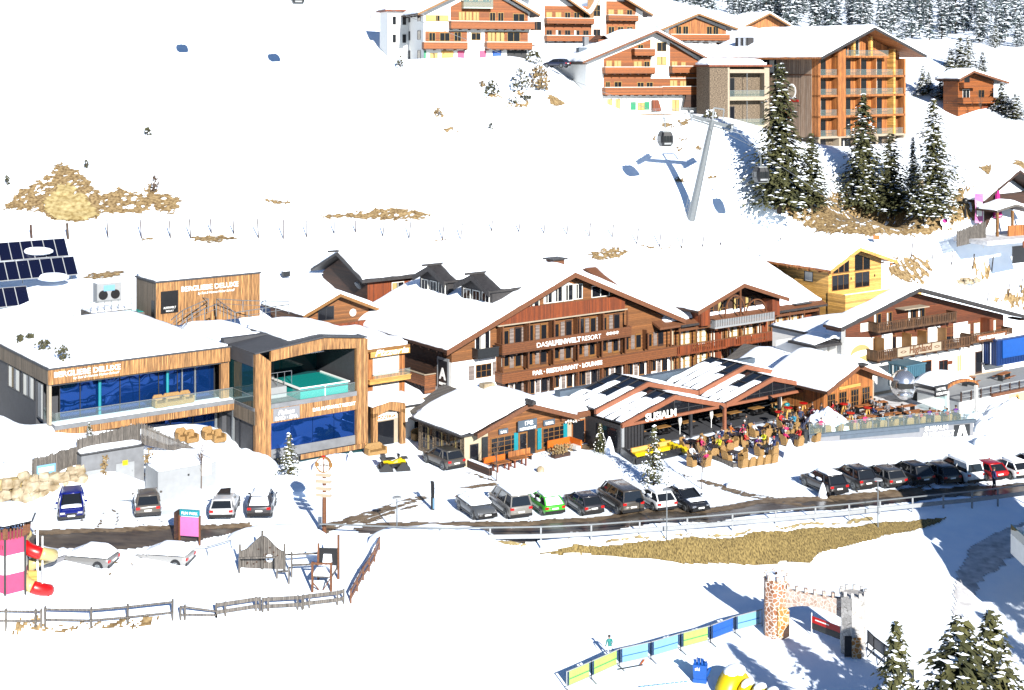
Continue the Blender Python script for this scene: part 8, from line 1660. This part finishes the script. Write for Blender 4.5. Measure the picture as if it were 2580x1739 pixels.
# blue glove figure and yellow tunnel
q=G(1764,1716); t=thing('glove_statue','big blue plastic glove statue with white snow on its fingers','statue',q,R(-14)); one('palm',M['blue'],t,lambda m:m.loft([[(-.36,-.26,0),(.36,-.26,0),(.36,.26,0),(-.36,.26,0)],[(-.4,-.28,.5),(.42,-.28,.5),(.42,.28,.5),(-.4,.28,.5)],[(-.42,-.25,1.05),(.45,-.25,1.05),(.45,.25,1.05),(-.42,.25,1.05)]]))
for i,(x,h_) in enumerate(((-.3,.42),(-.08,.52),(.14,.5),(.34,.36))): f_=one('finger',M['blue'],t,lambda m:m.loft([[(x+.1*math.cos(k*1.047),.16*math.sin(k*1.047)-b_,z) for k in range(6)] for z,b_ in ((1.0,0),(1.05+h_*.5,.06),(1.0+h_,.22))])); one('snow',M['snow_cap'],f_,lambda m:m.ball((x,-.1,1.06+h_*.8),.1,.15,.07,8,5))
one('thumb',M['blue'],t,lambda m:m.tube((.4,-.1,.45),(.62,-.3,.95),.13,.1,8)); one('cuff',M['bblue'],t,lambda m:m.box(-.42,.42,-.3,.3,-.2,.2)); write(t,'ski',.3,-.3,-.3,.75,M['white'])
q=G(1862,1742); t=thing('play_tunnel','yellow hooped crawl tunnel with snow on top and round dark portholes','play tunnel',q,R(-40))
def hoop(x,r,n=14): return [(x,r*math.cos(a),r*math.sin(a)-.15) for a in np.linspace(0,2*math.pi,n,endpoint=False)]
one('mouth',M['yellow'],t,lambda m:m.loft([hoop(-1.05,.7),hoop(-.95,1.3),hoop(-.45,1.42),hoop(.1,1.25),hoop(.15,.9)]),True); one('snow',M['snow_cap'],t,lambda m:m.ball((-.45,.2,1.05),.62,.85,.35,14,8),True)
for i in range(4):
    x=.2+i*.85; one('hoop',M['yellow'],t,lambda m:m.loft([hoop(x,.72),hoop(x+.12,.86),hoop(x+.6,.86),hoop(x+.72,.74)]),True); one('snow',M['snow_cap'],t,lambda m:m.ball((x+.36,.08,.55),.34,.62,.3,10,6),True); one('porthole',M['wood_dark'],t,lambda m:[m.ball((x+.36,-.82,.12),.14,.06,.16,10,6)])
t=thing('fallen_skis','orange and grey children skis lying in the snow before the banners','skis',G(1612,1680)); one('ski',M['orange'],t,lambda m:[m.bar((0,0,.06),(.35,.8,.12),.1,.04)]); one('ski',M['steel_d'],t,lambda m:[m.bar((-1.4,-.5,.05),(.2,.1,.08),.12,.04)])
q=G(1700,1722); t=thing('rope_line','bluish half buried rope strip leading to the glove statue','rope',q); one('strip',M['cyan'],t,lambda m:[m.bar((-2.2+i*.28,-.55+i*.07,.03),(-2.0+i*.28,-.5+i*.07,.05),.09,.04) for i in range(11)])
# bin, ski stand and small items by the terrace
t=thing('waste_bin','dark slim waste bin at the left end of the banner terrace','bin',bf.w(-.6,-.2,-.3)); one('bin',M['steel_d'],t,lambda m:m.loft([octr(.22,-.4),octr(.3,1.2)])); one('lid',M['black'],t,lambda m:m.tube((0,0,1.2),(0,0,1.26),.32,n=10))
# ================================================================ camera, sun and sky
sc=bpy.context.scene
cam=bpy.data.cameras.new('camera'); co=bpy.data.objects.new('camera',cam); C.objects.link(co); sc.camera=co
cam.sensor_width=36; cam.sensor_fit='HORIZONTAL'; cam.lens=36*F/2580; cam.shift_x=0; cam.shift_y=-(1739/2-HY)/2580
cam.clip_start=1; cam.clip_end=3000; co.location=(0,0,CH); co.rotation_euler=(R(90),0,0)
EL=24.0; S=Vector((.335,-.94,0)).normalized()
sun=bpy.data.lights.new('sun','SUN'); so=bpy.data.objects.new('sun',sun); C.objects.link(so); sun.energy=5.0; sun.angle=R(.5); sun.color=(1,.965,.9)
d=Vector((S.x*math.cos(R(EL)),S.y*math.cos(R(EL)),math.sin(R(EL)))); so.rotation_euler=d.to_track_quat('Z','Y').to_euler()
w=bpy.data.worlds.new('World'); sc.world=w; w.use_nodes=True; nt=w.node_tree; bg=nt.nodes['Background']
sky=nt.nodes.new('ShaderNodeTexSky'); sky.sky_type='NISHITA'; sky.sun_disc=False; sky.sun_elevation=R(EL); sky.sun_rotation=math.atan2(S.x,S.y); sky.altitude=1700; sky.dust_density=0; sky.ozone_density=5
nt.links.new(sky.outputs[0],bg.inputs[0]); bg.inputs[1].default_value=.055
sc.view_settings.view_transform='Standard'; sc.view_settings.look='None'; sc.view_settings.exposure=1.3; sc.view_settings.gamma=1
sc.cycles.max_bounces=6; sc.cycles.diffuse_bounces=2; sc.cycles.glossy_bounces=3; sc.cycles.transparent_max_bounces=8; sc.cycles.transmission_bounces=2
